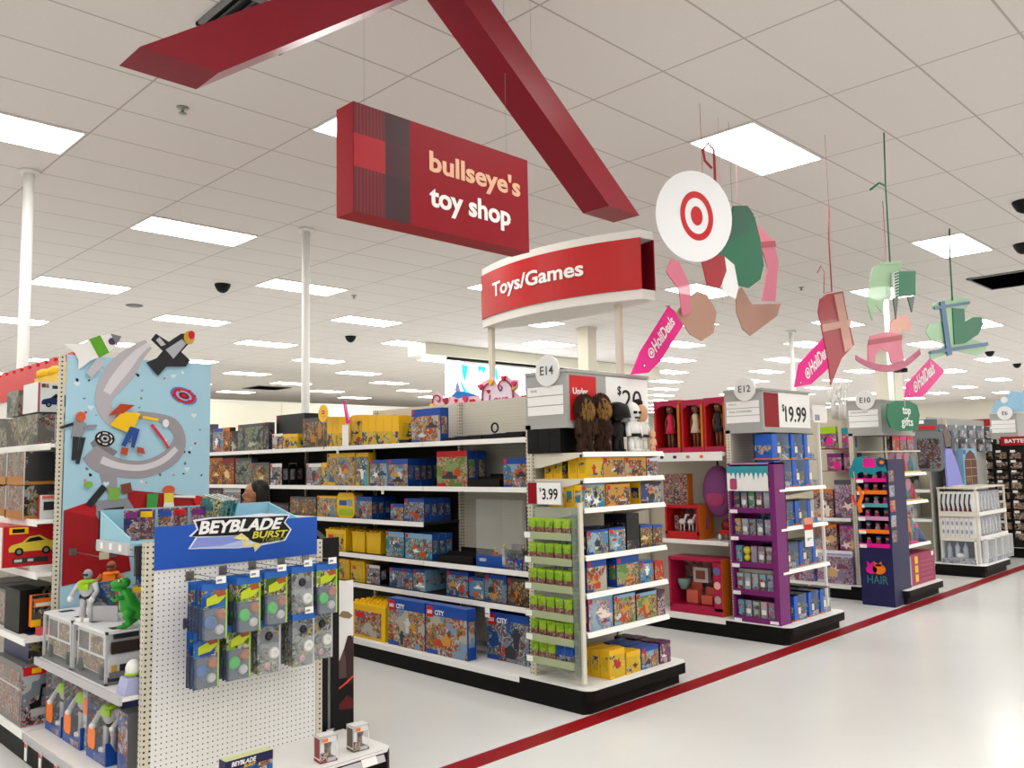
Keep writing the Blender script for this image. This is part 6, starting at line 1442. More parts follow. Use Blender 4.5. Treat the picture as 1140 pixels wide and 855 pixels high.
# ------------------------------------------------------------- shopper
def person():
    t = empty('person', (3.44, 6.44, 0), math.radians(243)); t.scale = (.965, .965, .965); tag(t, 'person with long dark hair in a mustard coat looking at the brick shelves', 'person')
    def skin(nm, V, E, m, sub=2, vox=None):
        me = bpy.data.meshes.new(nm); me.from_pydata([v[:3] for v in V], E, []); me.materials.append(m)
        o = bpy.data.objects.new(nm, me); C.objects.link(o)
        mo = o.modifiers.new('s', 'SKIN'); mo.use_smooth_shade = True
        for i, v in enumerate(V):
            d = me.skin_vertices[0].data[i]; r = v[3]; d.radius = r if isinstance(r, tuple) else (r, r)
        me.skin_vertices[0].data[0].use_root = True
        mo = o.modifiers.new('u', 'SUBSURF'); mo.levels = sub; mo.render_levels = sub
        dg = bpy.context.evaluated_depsgraph_get(); m2 = bpy.data.meshes.new_from_object(o.evaluated_get(dg))
        bpy.data.objects.remove(o); return m2
    H = 1.53
    V = [(0,0,.84,(.13,.10)),(0,0,.98,(.115,.085)),(0,-.005,1.12,(.13,.09)),(0,-.01,1.24,(.12,.08)),(0,0,1.30,.05),(0,-.01,1.36,.045),
         (.075,0,.78,.085),(.085,-.01,.44,.055),(.09,.01,.08,.038),(.095,-.12,.035,(.036,.03)),(-.075,0,.78,.085),(-.085,-.01,.44,.055),(-.09,.01,.08,.038),(-.095,-.12,.035,(.036,.03)),
         (.15,0,1.25,.05),(.2,.02,1.0,.04),(.17,-.14,.86,.03),(.15,-.2,.82,.025),(-.15,0,1.25,.05),(-.2,.02,1.0,.04),(-.17,-.14,.86,.03),(-.15,-.2,.82,.025)]
    E_ = [(0,1),(1,2),(2,3),(3,4),(4,5),(0,6),(6,7),(7,8),(8,9),(0,10),(10,11),(11,12),(12,13),(3,14),(14,15),(15,16),(16,17),(3,18),(18,19),(19,20),(20,21)]
    n = len(V)
    for sx, w in ((1, 17), (-1, 21)):      # hands: four fingers and a thumb
        b = V[w]
        for j, (dx, ln) in enumerate(((-.02, .07), (-.007, .078), (.007, .072), (.02, .058))):
            V += [(b[0]+dx, b[1]-.04, b[2]-.01, .0095), (b[0]+dx*1.2, b[1]-.04-ln*.6, b[2]-.03, .0085), (b[0]+dx*1.2, b[1]-.04-ln*.8, b[2]-.055, .0075)]
            E_ += [(w, n), (n, n+1), (n+1, n+2)]; n += 3
        V += [(b[0]-sx*.03, b[1]-.02, b[2]-.015, .011), (b[0]-sx*.035, b[1]-.055, b[2]-.035, .009)]; E_ += [(w, n), (n, n+1)]; n += 2
    body = skin('body', V, E_, SKINP)
    # head joined on, then one continuous surface by voxel remesh
    mb = MB(); mb.v = [v.co.copy() for v in body.vertices]; mb.f = [list(p.vertices) for p in body.polygons]; mb.mats = [SKINP]; mb.m = [0]*len(mb.f); mb.sm = [True]*len(mb.f)
    hz = 1.44
    mb.ball((0, 0, hz+.012), (.07, .088, .088), SKINP, 22, 14); mb.ball((0, -.02, hz-.045), (.052, .062, .055), SKINP, 16, 10)
    mb.ball((0, -.082, hz-.07), (.02, .014, .016), SKINP, 10, 7)                               # chin
    mb.tube([(0, -.078, hz+.02), (0, -.1, hz-.018), (0, -.088, hz-.028)], [.008, .0125, .011], SKINP, 8)      # nose
    mb.tube([(-.022, -.082, hz-.046), (0, -.09, hz-.044), (.022, -.082, hz-.046)], [.005, .008, .005], SKINP, 8)
    for sx in (-1, 1): mb.ball((sx*.071, .008, hz-.01), (.009, .02, .028), SKINP, 8, 6); mb.ball((sx*.03, -.072, hz+.03), (.02, .012, .008), SKINP, 8, 6)
    o = ob('body', mb, t); r = o.modifiers.new('r', 'REMESH'); r.mode = 'VOXEL'; r.voxel_size = .0065; r.use_smooth_shade = True
    sm_ = o.modifiers.new('m', 'SMOOTH'); sm_.iterations = 2; sm_.factor = .5
    mb = MB()
    for sx in (-1, 1): mb.ball((sx*.03, -.077, hz+.008), (.012, .007, .007), mat('eye_white', '#d8d4cc', .3), 10, 7); mb.ball((sx*.03, -.082, hz+.008), (.0055, .004, .0055), mat('iris', '#1c120c', .3), 8, 6)
    ob('eye', mb, t); mb = MB(); mb.tube([(-.02, -.0915, hz-.045), (0, -.0985, hz-.044), (.02, -.0915, hz-.045)], [.003, .005, .003], mat('lips', '#8c4038', .5), 8); ob('mouth', mb, t)
    mb = MB()
    for sx in (-1, 1): mb.tube([(sx*.012, -.088, hz+.034), (sx*.03, -.086, hz+.04), (sx*.048, -.074, hz+.034)], [.002, .003, .002], HAIR, 6)
    ob('eyebrow', mb, t)
    mb = MB(); mb.ball((0, .03, hz+.035), (.082, .088, .086), HAIR, 20, 12)
    for i in range(26):
        a = .1 + (PI - .2)*i/25; c_, s_ = math.cos(a), math.sin(a)
        mb.tube([(.05*c_, .01+.06*s_, hz+.1), (.082*c_, .012+.085*s_, hz+.02), (.088*c_, .02+.085*s_, hz-.09), (.09*c_, .03+.08*s_, hz-.2), (.075*c_, .04+.07*s_, hz-.26-.02*(i % 3))], [.012, .02, .022, .02, .006], HAIR, 6)
    ob('hair', mb, t)
    CO = [(0,0,.62,(.2,.15)),(0,0,.84,(.165,.13)),(0,0,.98,(.145,.11)),(0,-.005,1.12,(.155,.115)),(0,-.005,1.235,(.145,.1)),(0,0,1.30,(.07,.06)),(.155,0,1.25,.065),(.205,.02,1.0,.055),(.175,-.12,.87,.045),(-.155,0,1.25,.065),(-.205,.02,1.0,.055),(-.175,-.12,.87,.045)]
    me = skin('coat', CO, [(0,1),(1,2),(2,3),(3,4),(4,5),(4,6),(6,7),(7,8),(4,9),(9,10),(10,11)], mat('coat_mustard', '#b08a30', .8))
    o = bpy.data.objects.new('coat', me); C.objects.link(o); o.parent = t
    TR_ = [(0,0,.86,(.14,.11)),(.078,0,.76,.1),(.087,-.01,.44,.068),(.092,.012,.1,.05),(-.078,0,.76,.1),(-.087,-.01,.44,.068),(-.092,.012,.1,.05)]
    me = skin('trousers', TR_, [(0,1),(1,2),(2,3),(0,4),(4,5),(5,6)], mat('denim', '#20242e', .8)); o = bpy.data.objects.new('trousers', me); C.objects.link(o); o.parent = t
    for sx in (-1, 1):
        mb = MB(); mb.ball((sx*.094, -.05, .035), (.05, .12, .035), BLACK, 14, 8); mb.box(sx*.094-.045, -.15, 0, sx*.094+.045, .05, .015, DKGREY); ob('shoe', mb, t)
SKINP = mat('person_skin', '#b88464', .5); HAIR = mat('person_hair', '#140d0a', .55)
person()

# ------------------------------------------------------------- doll aisle goods
def doll_fig(mb, x, y, z, h, dress, hair, skin_='#7c4c34'):
    sk = mat('doll'+skin_, skin_, .5); s = h/.45
    for sx in (-1, 1): mb.tube([(x+sx*.02*s, y, z), (x+sx*.022*s, y, z+.1*s), (x+sx*.02*s, y, z+.2*s)], [.013*s, .014*s, .018*s], sk, 8)
    mb.lathe([(.06*s, .15*s), (.045*s, .2*s), (.03*s, .26*s), (.036*s, .33*s), (.015*s, .36*s)], dress, 14, M=Matrix.Translation((x, y, z)))
    for sx in (-1, 1): mb.tube([(x+sx*.035*s, y, z+.33*s), (x+sx*.055*s, y-.005, z+.26*s), (x+sx*.05*s, y-.01, z+.19*s)], [.011*s, .01*s, .009*s], sk, 8)
    mb.ball((x, y, z+.405*s), (.04*s, .038*s, .047*s), sk, 12, 8); mb.ball((x, y+.014*s, z+.42*s), (.046*s, .038*s, .046*s), hair, 12, 8)
    for sx in (-1, 1): mb.ball((x+sx*.015*s, y-.036*s, z+.41*s), .005*s, mat('doll_eye', '#f0f0f0', .4), 6, 4)
    mb.box(x-.01*s, y-.041*s, z+.383*s, x+.01*s, y-.035*s, z+.387*s, mat('doll_lip', '#a03040', .5)); 
    return mb
def doll_box(yl, yr, h, label, dress, hair, i):
    w = yl-yr-.008; t = empty('doll_box', (7.06, (yl+yr)/2, 1.66), FACE_X); tag(t, label, 'boxed doll')
    d = .16; mb = MB(); mb.box(-w/2, 0, 0, w/2, d, .06, MGC, mt=RDC); mb.box(-w/2, 0, h-.05, w/2, d, h, MGC); mb.box(-w/2, 0, .06, -w/2+.022, d, h-.05, RDC); mb.box(w/2-.022, 0, .06, w/2, d, h-.05, ORC); mb.box(-w/2, d-.01, .06, w/2, d, h-.05, mat('doll_back', '#3c0a20', .6))
    mb.prism([(-w/2+.02, h-.05), (-w/2+.02, h-.09), (-w*.2, h-.055), (w*.2, h-.055), (w/2-.02, h-.09), (w/2-.02, h-.05)], 0, .004, MGC); mb.box(w/2, 0, 0, w/2+.001, d, h, GDC if i == 2 else ORC); ob('carton', mb, t)
    mb = MB(); doll_fig(mb, .01, .055, .06, h*.80, dress, hair); ob('doll', mb, t)
    mb = MB(); mb.ball((.01, .078, h*.74), (.04, .03, .065), hair, 12, 8); ob('doll_hair', mb, t)
    if i == 1: ob('skirt', MB().lathe([(.052, 0), (.035, .07)], LILAC, 12, M=Matrix.Translation((.01, .068, .2))), t)
HB = mat('doll_hair', '#181010', .6)
doll_box(5.045, 4.74, .53, 'left pink boxed doll in a red and grey dress on the top shelf', mat('dress_red', '#c82048', .6), HB, 0)
doll_box(4.723, 4.474, .52, 'middle pink boxed doll with a cream and lilac outfit', mat('dress_cream', '#c8b89c', .6), HB, 1)
doll_box(4.466, 4.225, .525, 'right pink boxed doll in a black jacket beside the orange side', mat('dress_black', '#202024', .6), mat('doll_hair2', '#50382c', .6), 2)
for nm, pl, z, yl, yr, h, a_, lab in (('doll_set_box', 7.06, .83, 4.95, 4.56, .33, 'pinkset', 'red window carton with a toy horse set and orange side'), ('doll_set_box', 6.92, .157, 4.831, 4.25, .52, 'pinkset', 'large magenta window carton with toy furniture and orange side')):
    w = yl-yr; t = empty(nm, (pl, (yl+yr)/2, z), FACE_X); tag(t, lab, 'boxed play set'); d = .26; b = .045
    mb = MB(); mb.box(-w/2, 0, 0, w/2, d, b*1.6, MGC if h > .4 else RDC); mb.box(-w/2, 0, h-b*.7, w/2, d, h, MGC if h > .4 else RDC); mb.box(-w/2, 0, b, -w/2+b*.5, d, h-b*.5, MGC if h > .4 else RDC); mb.box(w/2-b*(2 if h > .4 else .6), 0, b, w/2, d, h-b*.5, MGC if h > .4 else RDC); mb.box(-w/2, d-.01, 0, w/2, d, h, A['pinkset']); mb.box(w/2, 0, 0, w/2+.002, d, h, ORC); ob('carton', mb, t)
    if h > .4:
        for i in range(3): ob('round_picture', MB().prism(circ(w/2-.05, .15+i*.13, .035, n=16), -.002, 0, [mat('pic_a', '#b0a0a0', .5), mat('pic_b', '#e8b0a0', .5), mat('pic_c', '#5868a0', .5)][i]), t)
        cor = mat('toy_coral', '#d86858', .5)
        for x_, h_ in ((-.1, .2), (.06, .16)): ob('toy_chair', MB().box(x_-.06, .1, .08, x_+.06, .2, h_, cor).box(x_-.06, .18, h_, x_+.06, .2, h_+.07, cor), t)
        ob('toy_screen', MB().box(-.08, .1, .28, .08, .16, .42, mat('toy_lightgrey', '#b8b0b0', .5)).box(-.05, .095, .31, .05, .1, .39, mat('toy_brown', '#7c4030', .5)), t)
        ob('toy_bowl', MB().lathe([(.03, .2), (.06, .26), (.062, .3)], mat('toy_tealish', '#789890', .5), 12, M=Matrix.Translation((-.2, .12, 0))), t)
    else:
        for x in (-.06, .04):
            mb = MB(); mb.ball((x, .1, .16), (.04, .03, .03), WHITE, 10, 7); mb.tube([(x+.03, .1, .18), (x+.05, .1, .23), (x+.08, .1, .225)], [.014, .012, .01], WHITE, 7)
            for dx in (-.02, .02): mb.tube([(x+dx, .1, .14), (x+dx, .1, .055)], .007, WHITE, 6)
            ob('toy_horse', mb, t)
        ob('insert_card', MB().box(-.14, .08, .05, -.09, .12, .22, A['doll']), t); ob('insert_card', MB().box(.1, .08, .05, .14, .12, .2, A['doll']), t)
solo('doll_set_box', MB().box(-.14, 0, 0, .14, .1, .3, RDC, mf=A['doll']).box(.14, 0, 0, .142, .1, .3, ORC), (7.12, 4.86, 1.16), 'red wall-hung carton left of the purple backpack', 'boxed play set', FACE_X)
solo('hook_rail', MB().box(-.2, 0, 0, .2, .4, .012, CHROME), (7.1, 4.86, 1.147), 'thin metal rail under the red wall-hung carton', 'rail', FACE_X)
t = empty('doll_carrier', (7.16, 4.43, 1.05), FACE_X); tag(t, 'purple and pink child backpack hanging under the boxed dolls', 'backpack')
mb = MB(); mb.ball((0, .06, .24), (.17, .085, .25), mat('bag_violet', '#7c4078', .7)); ob('body', mb, t)
ob('pocket', MB().ball((0, -.0, .17), (.105, .03, .085), mat('bag_pink', '#a83c70', .7)), t)
mb = MB(); mb.tube([(-.1, .02, .02), (-.12, .03, -.12)], .012, MATS['bag_violet'], 6); mb.tube([(.1, .02, .02), (.09, .03, -.14)], .012, MATS['bag_violet'], 6); mb.tube([(0, .06, .46), (0, .06, .53)], .01, BLACK, 6); ob('strap', mb, t)
t = empty('toy_stroller', (7.1, 4.3, .83), FACE_X); tag(t, 'small dark red toy stroller on the doll shelf beside the purple rack', 'toy stroller')
mb = MB(); mb.ball((0, .1, .14), (.09, .08, .06), DKRED); mb.box(-.09, .03, .06, .09, .16, .1, RED); ob('seat', mb, t)
for x in (-.08, .08):
    for y in (.04, .16): ob('wheel', MB().lathe([(.03, -.008), (.03, .008)], WHITE, 12, M=Matrix.Translation((x, y, .03)) @ Matrix.Rotation(PI/2, 4, 'Y')), t)
mb = MB(); mb.tube([(-.08, .16, .1), (-.08, .2, .28), (.08, .2, .28), (.08, .16, .1)], .008, WHITE, 6); ob('handle', mb, t)
# ---- purple rack
t = empty('purple_rack', (6.88, 3.9, .157)); tag(t, 'tall purple cardboard rack of small toy packs beside the doll aisle', 'rack')
x0, x1, ya, yb = 6.87, 7.06, 3.655, 4.11
mb = MB(); mb.box(x0, ya, .157, x1, ya+.05, 1.56, PURPLE); mb.box(x0, yb-.02, .157, x1, yb, 1.56, PURPLE); mb.box(x1-.01, ya, .157, x1, yb, 1.56, PURPLE); mb.box(x0, ya, 1.545, x1, yb, 1.56, mat('rack_edge', '#b07cb0', .4)); ob('case', mb, t, True)
TZP = [1.16, .92, .68, .44, .2]
for z in TZP: ob('tier', MB().box(x0, ya+.05, z-.045, x1-.01, yb-.02, z, PURPLE), t, True)
ob('foot', MB().box(x0-.002, ya, .157, x0, yb, .2, PURPLE), t, True)
mb = MB(); mb.box(x0-.004, ya+.06, 1.31, x0, yb+.01, 1.53, PAPER); mb.box(x0-.006, ya+.06, 1.47, x0-.004, yb+.01, 1.53, mat('drip_teal', '#3898a8', .4))
for i in range(9): mb.prism([(yb-.02-i*.045, 1.475), (yb-.05-i*.045, 1.475), (yb-.035-i*.045, 1.44-.012*(i*7 % 4))], x0-.0065, x0-.0045, MATS['drip_teal'], 'x')
mb.prism([(a, b) for a, b in rrect(yb-.09, 1.32, yb-.02, 1.42, .015)], x0-.0065, x0-.0045, mat('drip_rose', '#b04870', .4), 'x'); ob('header_card', mb, t, True)
mb = MB()
for z in TZP: mb.box(x0-.004, yb-.08, z-.05, x0-.001, yb-.005, z-.018, PAPER)
mb.box(x0-.004, ya+.02, .165, x0-.001, ya+.1, .19, PAPER); ob('price_tag', mb, t, True)
tn = ['top', 'second', 'middle', 'fourth', 'bottom']
colr = [['#40506c','#6c7484','#4c8c54','#787088','#98a0b0'], ['#c8a050','#a0a0b0','#7c8898','#506070','#9890a8'], ['#5ca0b8','#d8c840','#9c88a0','#907478','#a8a0b8'], ['#a0b8b8','#8c98a0','#a8a8b0','#70a8c0','#889ca8'], ['#6ca0b8','#8890b0','#98b0a0','#c898a0','#a06888']]
for i, z in enumerate(TZP):
    for j in range(5):
        y = yb-.06-j*.074
        if i == 2 and j == 1:
            mb = MB(); mb.ball((0, 0, .1), .036, mat('toy_lemon', '#d8c830', .4), 12, 8); mb.ball((0, 0, .035), (.03, .03, .035), MATS['toy_lemon'], 12, 8)
            solo('toy_figure', mb, (x0+.05, y, z), 'yellow round toy on the middle tier of the purple rack', 'toy figure', FACE_X); continue
        c_ = mat('pack'+colr[i][j], colr[i][j], .35)
        mb = MB(); mb.box(-.028, 0, 0, .028, .05, .14, c_, mf=A['doll' if (i+j) % 3 == 0 else 'frost']); mb.box(-.029, -.001, .105, .029, 0, .135, c_); mb.box(-.02, -.002, .03, .02, 0, .07, WHITE if j % 2 else c_)
        solo('toy_pack', mb, (x0+.03, y, z), '%s slim toy pack from left on the %s tier of the purple rack' % (ORD[j], tn[i]), 'toy pack', FACE_X, 'slim packs in the purple rack')
# ---- blue boxed figures on the E12 end display
def fig_carton(x0, x1, y, z, h, label, d=.18):
    w = x1-x0; t = empty('figure_carton', ((x0+x1)/2, y, z)); tag(t, label, 'boxed figure', 'blue figure cartons')
    mb = MB(); mb.box(-w/2, 0, 0, w/2, d, .014, ORC); mb.box(-w/2, 0, .014, -w/2+w*.32, d, h, BB, mf=BB); mb.box(-w/2, d-.01, .014, w/2, d, h, BB); mb.box(-w/2-.001, .01, .05, -w/2, d-.01, h*.55, A['bird']); mb.box(-w/2, .0, h-.006, w/2, d, h, GRC); ob('carton', mb, t)
    mb = MB(); mb.box(-w/2+w*.32, 0, .014, w/2, .001, h-.006, CLEAR); mb.box(w/2-.001, 0, .014, w/2, d, h-.006, CLEAR); ob('window', mb, t)
    mb = MB(); mb.tube([(w*.14, .07, .02), (w*.14, .07, h*.5)], [.03, .025], mat('bird_dark', '#3a2c30', .5), 10); mb.ball((w*.14, .07, h*.62), .038, MATS['bird_dark'], 10, 7); mb.tube([(w*.12, .04, h*.6), (w*.02, .02, h*.56)], [.014, .004], mat('beak', '#e8b030', .4), 8); ob('figure', mb, t)
    mb = MB(); mb.box(-w*.12, -.002, .0, w*.45, 0, h*.22, A['bird']); mb.box(-w*.2, -.003, h*.25, w*.0, -.001, h*.5, mat('cream_splash', '#e8dcb8', .4)); ob('label', mb, t)
BB = mat('figure_blue', '#1c5cc0', .35)
rows_ = [('upper tier of the top end shelf', 1.585, .235, [(6.98,7.29),(7.34,7.56),(7.60,7.80)]), ('lower tier of the top end shelf', 1.331, .25, [(7.0,7.32),(7.342,7.59),(7.60,7.84)]), ('second end shelf', .986, .22, [(7.02,7.318),(7.354,7.585),(7.60,7.80)]),
         ('third end shelf', .611, .225, [(7.05,7.38),(7.4,7.64),(7.66,7.85)]), ('end deck', .157, .225, [(7.131,7.36),(7.405,7.6),(7.64,7.85)])]
for nm, z, h, its in rows_:
    for j, (a, b) in enumerate(its):
        fig_carton(a, b, 3.72 if z > .2 else 3.66, z, h, '%s blue figure carton on the %s under E12' % (['left', 'middle', 'right'][j], nm))
        if z < .2:
            fig_carton(a, b, 3.87, z, h, '%s blue figure carton at the back of the end deck under E12' % (['left', 'middle', 'right'][j]))
mb = MB(); mb.box(-.06, 0, -.2, .06, .003, -.05, PAPER); mb.box(-.06, -.001, -.05, .06, .003, .0, mat('tag_red', '#c02c24', .5)); mb.box(-.06, -.001, .0, .06, .003, .06, mat('tag_coral', '#e09880', .5)); text(mb, '19', -.03, -.15, INK, h=.03, y=-.001, bold=.02, th=.001); text(mb, '99', .012, -.135, INK, h=.015, y=-.001, th=.001)
solo('price_flag', mb, (7.42, 3.63, .99), 'large red and white 19 price flag on the second end shelf under E12', 'price flag', math.radians(-10), None)

# ------------------------------------------------------------- white paper branches above aisle four
def branches(loc, label, h, n, seed):
    rnd = random.Random(seed); mb = MB()
    def br(p, d, l, r, k):
        q = p + d*l; m_ = p + d*l*.5 + Vector((rnd.uniform(-.02,.02), 0, 0)); mb.tube([p, m_, q], [r, r*.85, r*.7], WHITE, 6)
        if k > 0:
            for s_ in range(2): br(p + d*l*rnd.uniform(.45, .95), (d + Vector((rnd.uniform(-.6,.6), rnd.uniform(-.3,.3), rnd.uniform(.2,.6)))).normalized(), l*.55, r*.65, k-1)
    for i in range(n): br(Vector(((i-n/2)*.07, 0, 0)), Vector((rnd.uniform(-.25,.25), rnd.uniform(-.1,.1), 1)).normalized(), h*rnd.uniform(.6, 1), .016, 2)
    solo('paper_branches', mb, loc, label, 'decoration')
branches((10.115, 4.47, 2.05), 'white bare branch decoration left of the E10 header', .34, 6, 3)
branches((9.7, 4.3, 2.22), 'short white branch decoration just above the E10 header', .13, 2, 5)
solo('branch_ledge', MB().prism(rrect(-.16, -.02, .16, .16, .03), 0, .01, WHITE).box(-.12, -.002, 0, -.02, 0, .06, A['frost']), (8.35, 3.9, 1.97), 'small white picture card right of the $19.99 header', 'card')
solo('card_post', MB().box(-.012, -.012, 0, .012, .012, 1.96, WHITE), (8.35, 3.93, 0), 'slim white post carrying the small picture card', 'post')

# ------------------------------------------------------------- navy hair doll rack
t = empty('doll_rack', (9.4, 3.8, 0)); tag(t, 'navy floor display with pink, orange and teal tiers and hair lettering', 'display rack')
x0, x1, ya, yb = 9.28, 9.75, 3.62, 3.97
mb = MB(); mb.box(x0, ya, 0, x1, yb, .62, NAVY); mb.box(x0+.26, ya, .62, x1, yb, 1.56, NAVY); mb.box(x0, ya-.004, .62, x1, ya+.02, 1.56, NAVY); mb.box(x0+.05, yb-.015, .62, x1, yb, 1.5, NAVY); ob('case', mb, t, True)
tz = [.62, .72+.02, .9, 1.06, 1.19, 1.32]; tc_ = [PINK, ORANGE, mat('tier_mauve', '#c890b8', .4), mat('tier_teal', '#50a0a8', .4), ORANGE, PINK]
tz = [.63, .78, .92, 1.06, 1.2, 1.33]
for z, m_ in zip(tz, tc_):
    mb = MB(); mb.box(x0, ya+.02, z-.01, x0+.26, yb-.015, z, NAVY); mb.box(x0-.006, ya+.02, z-.012, x0, yb, z+.03, m_); mb.box(x0-.009, yb-.085, z-.02, x0-.006, yb-.01, z+.016, PAPER); ob('tier', mb, t, True)
mb = MB(); mb.prism([(yb, 1.4), (yb+.03, 1.5), (yb, 1.58), (yb-.1, 1.6), (ya+.03, 1.56), (ya, 1.42), (ya+.08, 1.44), (ya+.17, 1.4), (yb-.07, 1.43)], x0-.012, x0-.004, TEAL, 'x'); mb.box(x0-.016, ya+.12, 1.48, x0-.012, yb-.1, 1.575, PINK)
mb.prism(circ(ya+.06, 1.53, .05, .055, 14), x0-.016, x0-.012, mat('head_navy', '#284860', .4), 'x'); mb.prism(circ(ya+.05, 1.53, .025, .02, 10), x0-.018, x0-.016, ORANGE, 'x'); ob('header_cutout', mb, t, True)
mb = MB(); band(mb, [(yb+.03, 1.18, .01), (yb+.01, 1.1, .014), (yb-.03, 1.06, .012)], x0-.03, x0-.02, mat('lock_red', '#e84050', .4), 'x'); band(mb, [(yb-.04, 1.27, .012), (yb-.07, 1.17, .02), (yb-.04, 1.08, .02), (yb-.05, .99, .02)], x0-.034, x0-.024, ORANGE, 'x'); band(mb, [(yb+.01, 1.5, .02), (yb+.04, 1.42, .02), (yb+.02, 1.36, .01)], x0-.02, x0-.012, TEAL, 'x'); ob('hair_lock', mb, t, True)
mb = MB(); mb.prism(circ(yb-.12, .38, .06, .045, 16), x0-.004, x0, PINK, 'x'); mb.prism(circ(ya+.15, .39, .07, .055, 16), x0-.004, x0, ORANGE, 'x')
for a_, c_ in ((yb-.12, PINK), (ya+.15, ORANGE)): mb.prism([(a_-.03, .42), (a_+.04, .42), (a_+.05, .47), (a_+.01, .44), (a_-.03, .475)], x0-.004, x0, c_, 'x')
M = Matrix.Translation((x0-.004, yb-.07, .235)) @ Matrix.Rotation(FACE_X, 4, 'Z'); text(mb, 'HAIR', 0, 0, mat('hair_teal', '#3c7c88', .4), w=.22, h=.085, bold=.0, M=M, th=.002); ob('emblem', mb, t, True)
mb = MB()
for i in range(5): mb.box(x0+.005+i*.0, ya-.007, .68+i*.16, x0+.14, ya-.004, .8+i*.16, [A['doll'], A['friends'], A['red'], A['frost'], A['doll']][i])
ob('side_print', mb, t, True)
k_ = 0
for i, z in enumerate(tz):
    for j in range(3):
        mb = MB(); c_ = [PINK, mat('doll_ruby', '#a83858', .5), mat('doll_plum', '#503050', .5), mat('doll_rose', '#d890a8', .5)][(i*2+j) % 4]
        mb.ball((0, .03, .035), (.03, .025, .035), c_, 10, 7); mb.ball((0, .03, .075), (.022, .02, .022), mat('doll_face', '#c89880', .5), 10, 7); mb.ball((0, .038, .085), (.03, .024, .024), [HB, TEAL, mat('doll_hair_r', '#90304c', .5)][(i+j) % 3], 10, 7)
        solo('small_doll', mb, (x0+.05, yb-.08-j*.1, z), '%s small big-haired doll on the %s tier of the navy rack' % (['left', 'middle', 'right'][j], ['lowest', 'second lowest', 'third', 'fourth', 'fifth', 'top'][i]), 'small doll', FACE_X, 'small dolls in the navy rack')
# ---- end display k=3 goods
t = empty('play_set_carton', (10.08, 3.64, .157)); tag(t, 'long magenta carton with yellow squares on the deck beside the navy rack', 'toy box')
ob('carton', MB().box(9.78, 3.64, .157, 10.56, 3.9, .50, mat('carton_wine', '#981c50', .4)), t, True)
mb = MB(); 
for i in range(3): mb.box(9.94, 3.637, .19+i*.1, 10.03, 3.64, .27+i*.1, YEL)
for i in range(5): mb.box(10.1, 3.637, .2+i*.05, 10.46, 3.64, .206+i*.05, mat('line_rose', '#b8607c', .4))
mb.box(10.46, 3.637, .44, 10.52, 3.64, .49, PAPER); mb.box(9.78, 3.6385, .17, 9.83, 3.64, .48, LGREY); ob('printed_panel', mb, t, True)
for i in range(2):
    t = empty('clear_doll_box', (9.86+i*.26, 3.69, .6)); tag(t, '%s clear window box of colourful dolls on the lower end shelf behind the navy rack' % ['left', 'right'][i], 'boxed dolls')
    mb = MB(); mb.box(-.12, .1, 0, .12, .12, .38, A['doll']); mb.box(-.12, 0, 0, .12, .12, .02, PINK); ob('carton', mb, t); mb = MB()
    doll_fig(mb, -.05, .05, .02, .32, ORANGE, HB, '#b07858'); doll_fig(mb, .05, .05, .02, .32, TEAL, mat('doll_hair_r', '#90304c', .5), '#b07858'); ob('doll', mb, t)
    ob('window', MB().box(-.12, 0, .02, .12, .002, .38, CLEAR), t)
solo('toy_horn', MB().lathe([(.12, 0), (.1, .05), (.05, .14), (.02, .2)], mat('horn_blue', '#40507c', .5), 16).lathe([(.055, .12), (.03, .19)], PINK, 14), (10.45, 3.8, .6), 'blue and pink cone toy right of the clear doll boxes', 'toy')
for row_, z, n_ in (('lower', 1.08, 3), ('upper', 1.4, 3)):
    solo('tray_liner', MB().box(9.7, 3.67, z, 10.4, 3.68, z+.02, YEL), (0, 0, 0), 'yellow strip along the %s row of pink bags' % row_, 'strip')
    for j in range(n_):
        t = empty('accessory_bag', (9.78+j*.22, 3.72, z+.001)); tag(t, '%s clear pink accessory bag in the %s row behind the navy rack' % (['left', 'middle', 'right'][j], row_), 'toy bag', 'pink accessory bags')
        c_ = [mat('bag_crimson', '#b82850', .5), mat('bag_teal', '#2c788c', .5)][(j + (row_ == 'upper')) % 2]
        ob('card', MB().prism([(-.095,0),(.095,0),(.095,.18),(.05,.25),(-.05,.25),(-.095,.18)], .04, .045, mat('bag_blush', '#c88098', .5)), t)
        ob('contents', MB().lathe([(.03, .02), (.045, .04), (.04, .1), (.015, .15), (.012, .2)], c_, 12), t)
        ob('pouch', MB().prism([(-.09,0),(.09,0),(.09,.18),(.05,.24),(-.05,.24),(-.09,.18)], -.055, -.052, CLEAR), t)
for j in range(3):
    solo('hung_pack', MB().box(-.1, 0, 0, .1, .03, .16, [BLACK, mat('pack_mauve', '#905068', .5), DKGREY][j], mf=[A['red'], A['doll'], A['surp']][j]).box(-.1, -.002, .12, .1, 0, .16, [RED, PINK, RED][j]), (9.9+j*.22, 3.75, 1.66), '%s pack in the top row above the pink bags' % ['left', 'middle', 'right'][j], 'toy pack', 0)
solo('top_shelf_board', MB().box(9.66, 3.7, 1.64, 10.5, 4.1, 1.655, CREAM), (0, 0, 0), 'narrow cream board carrying the top packs behind the navy rack', 'shelf')

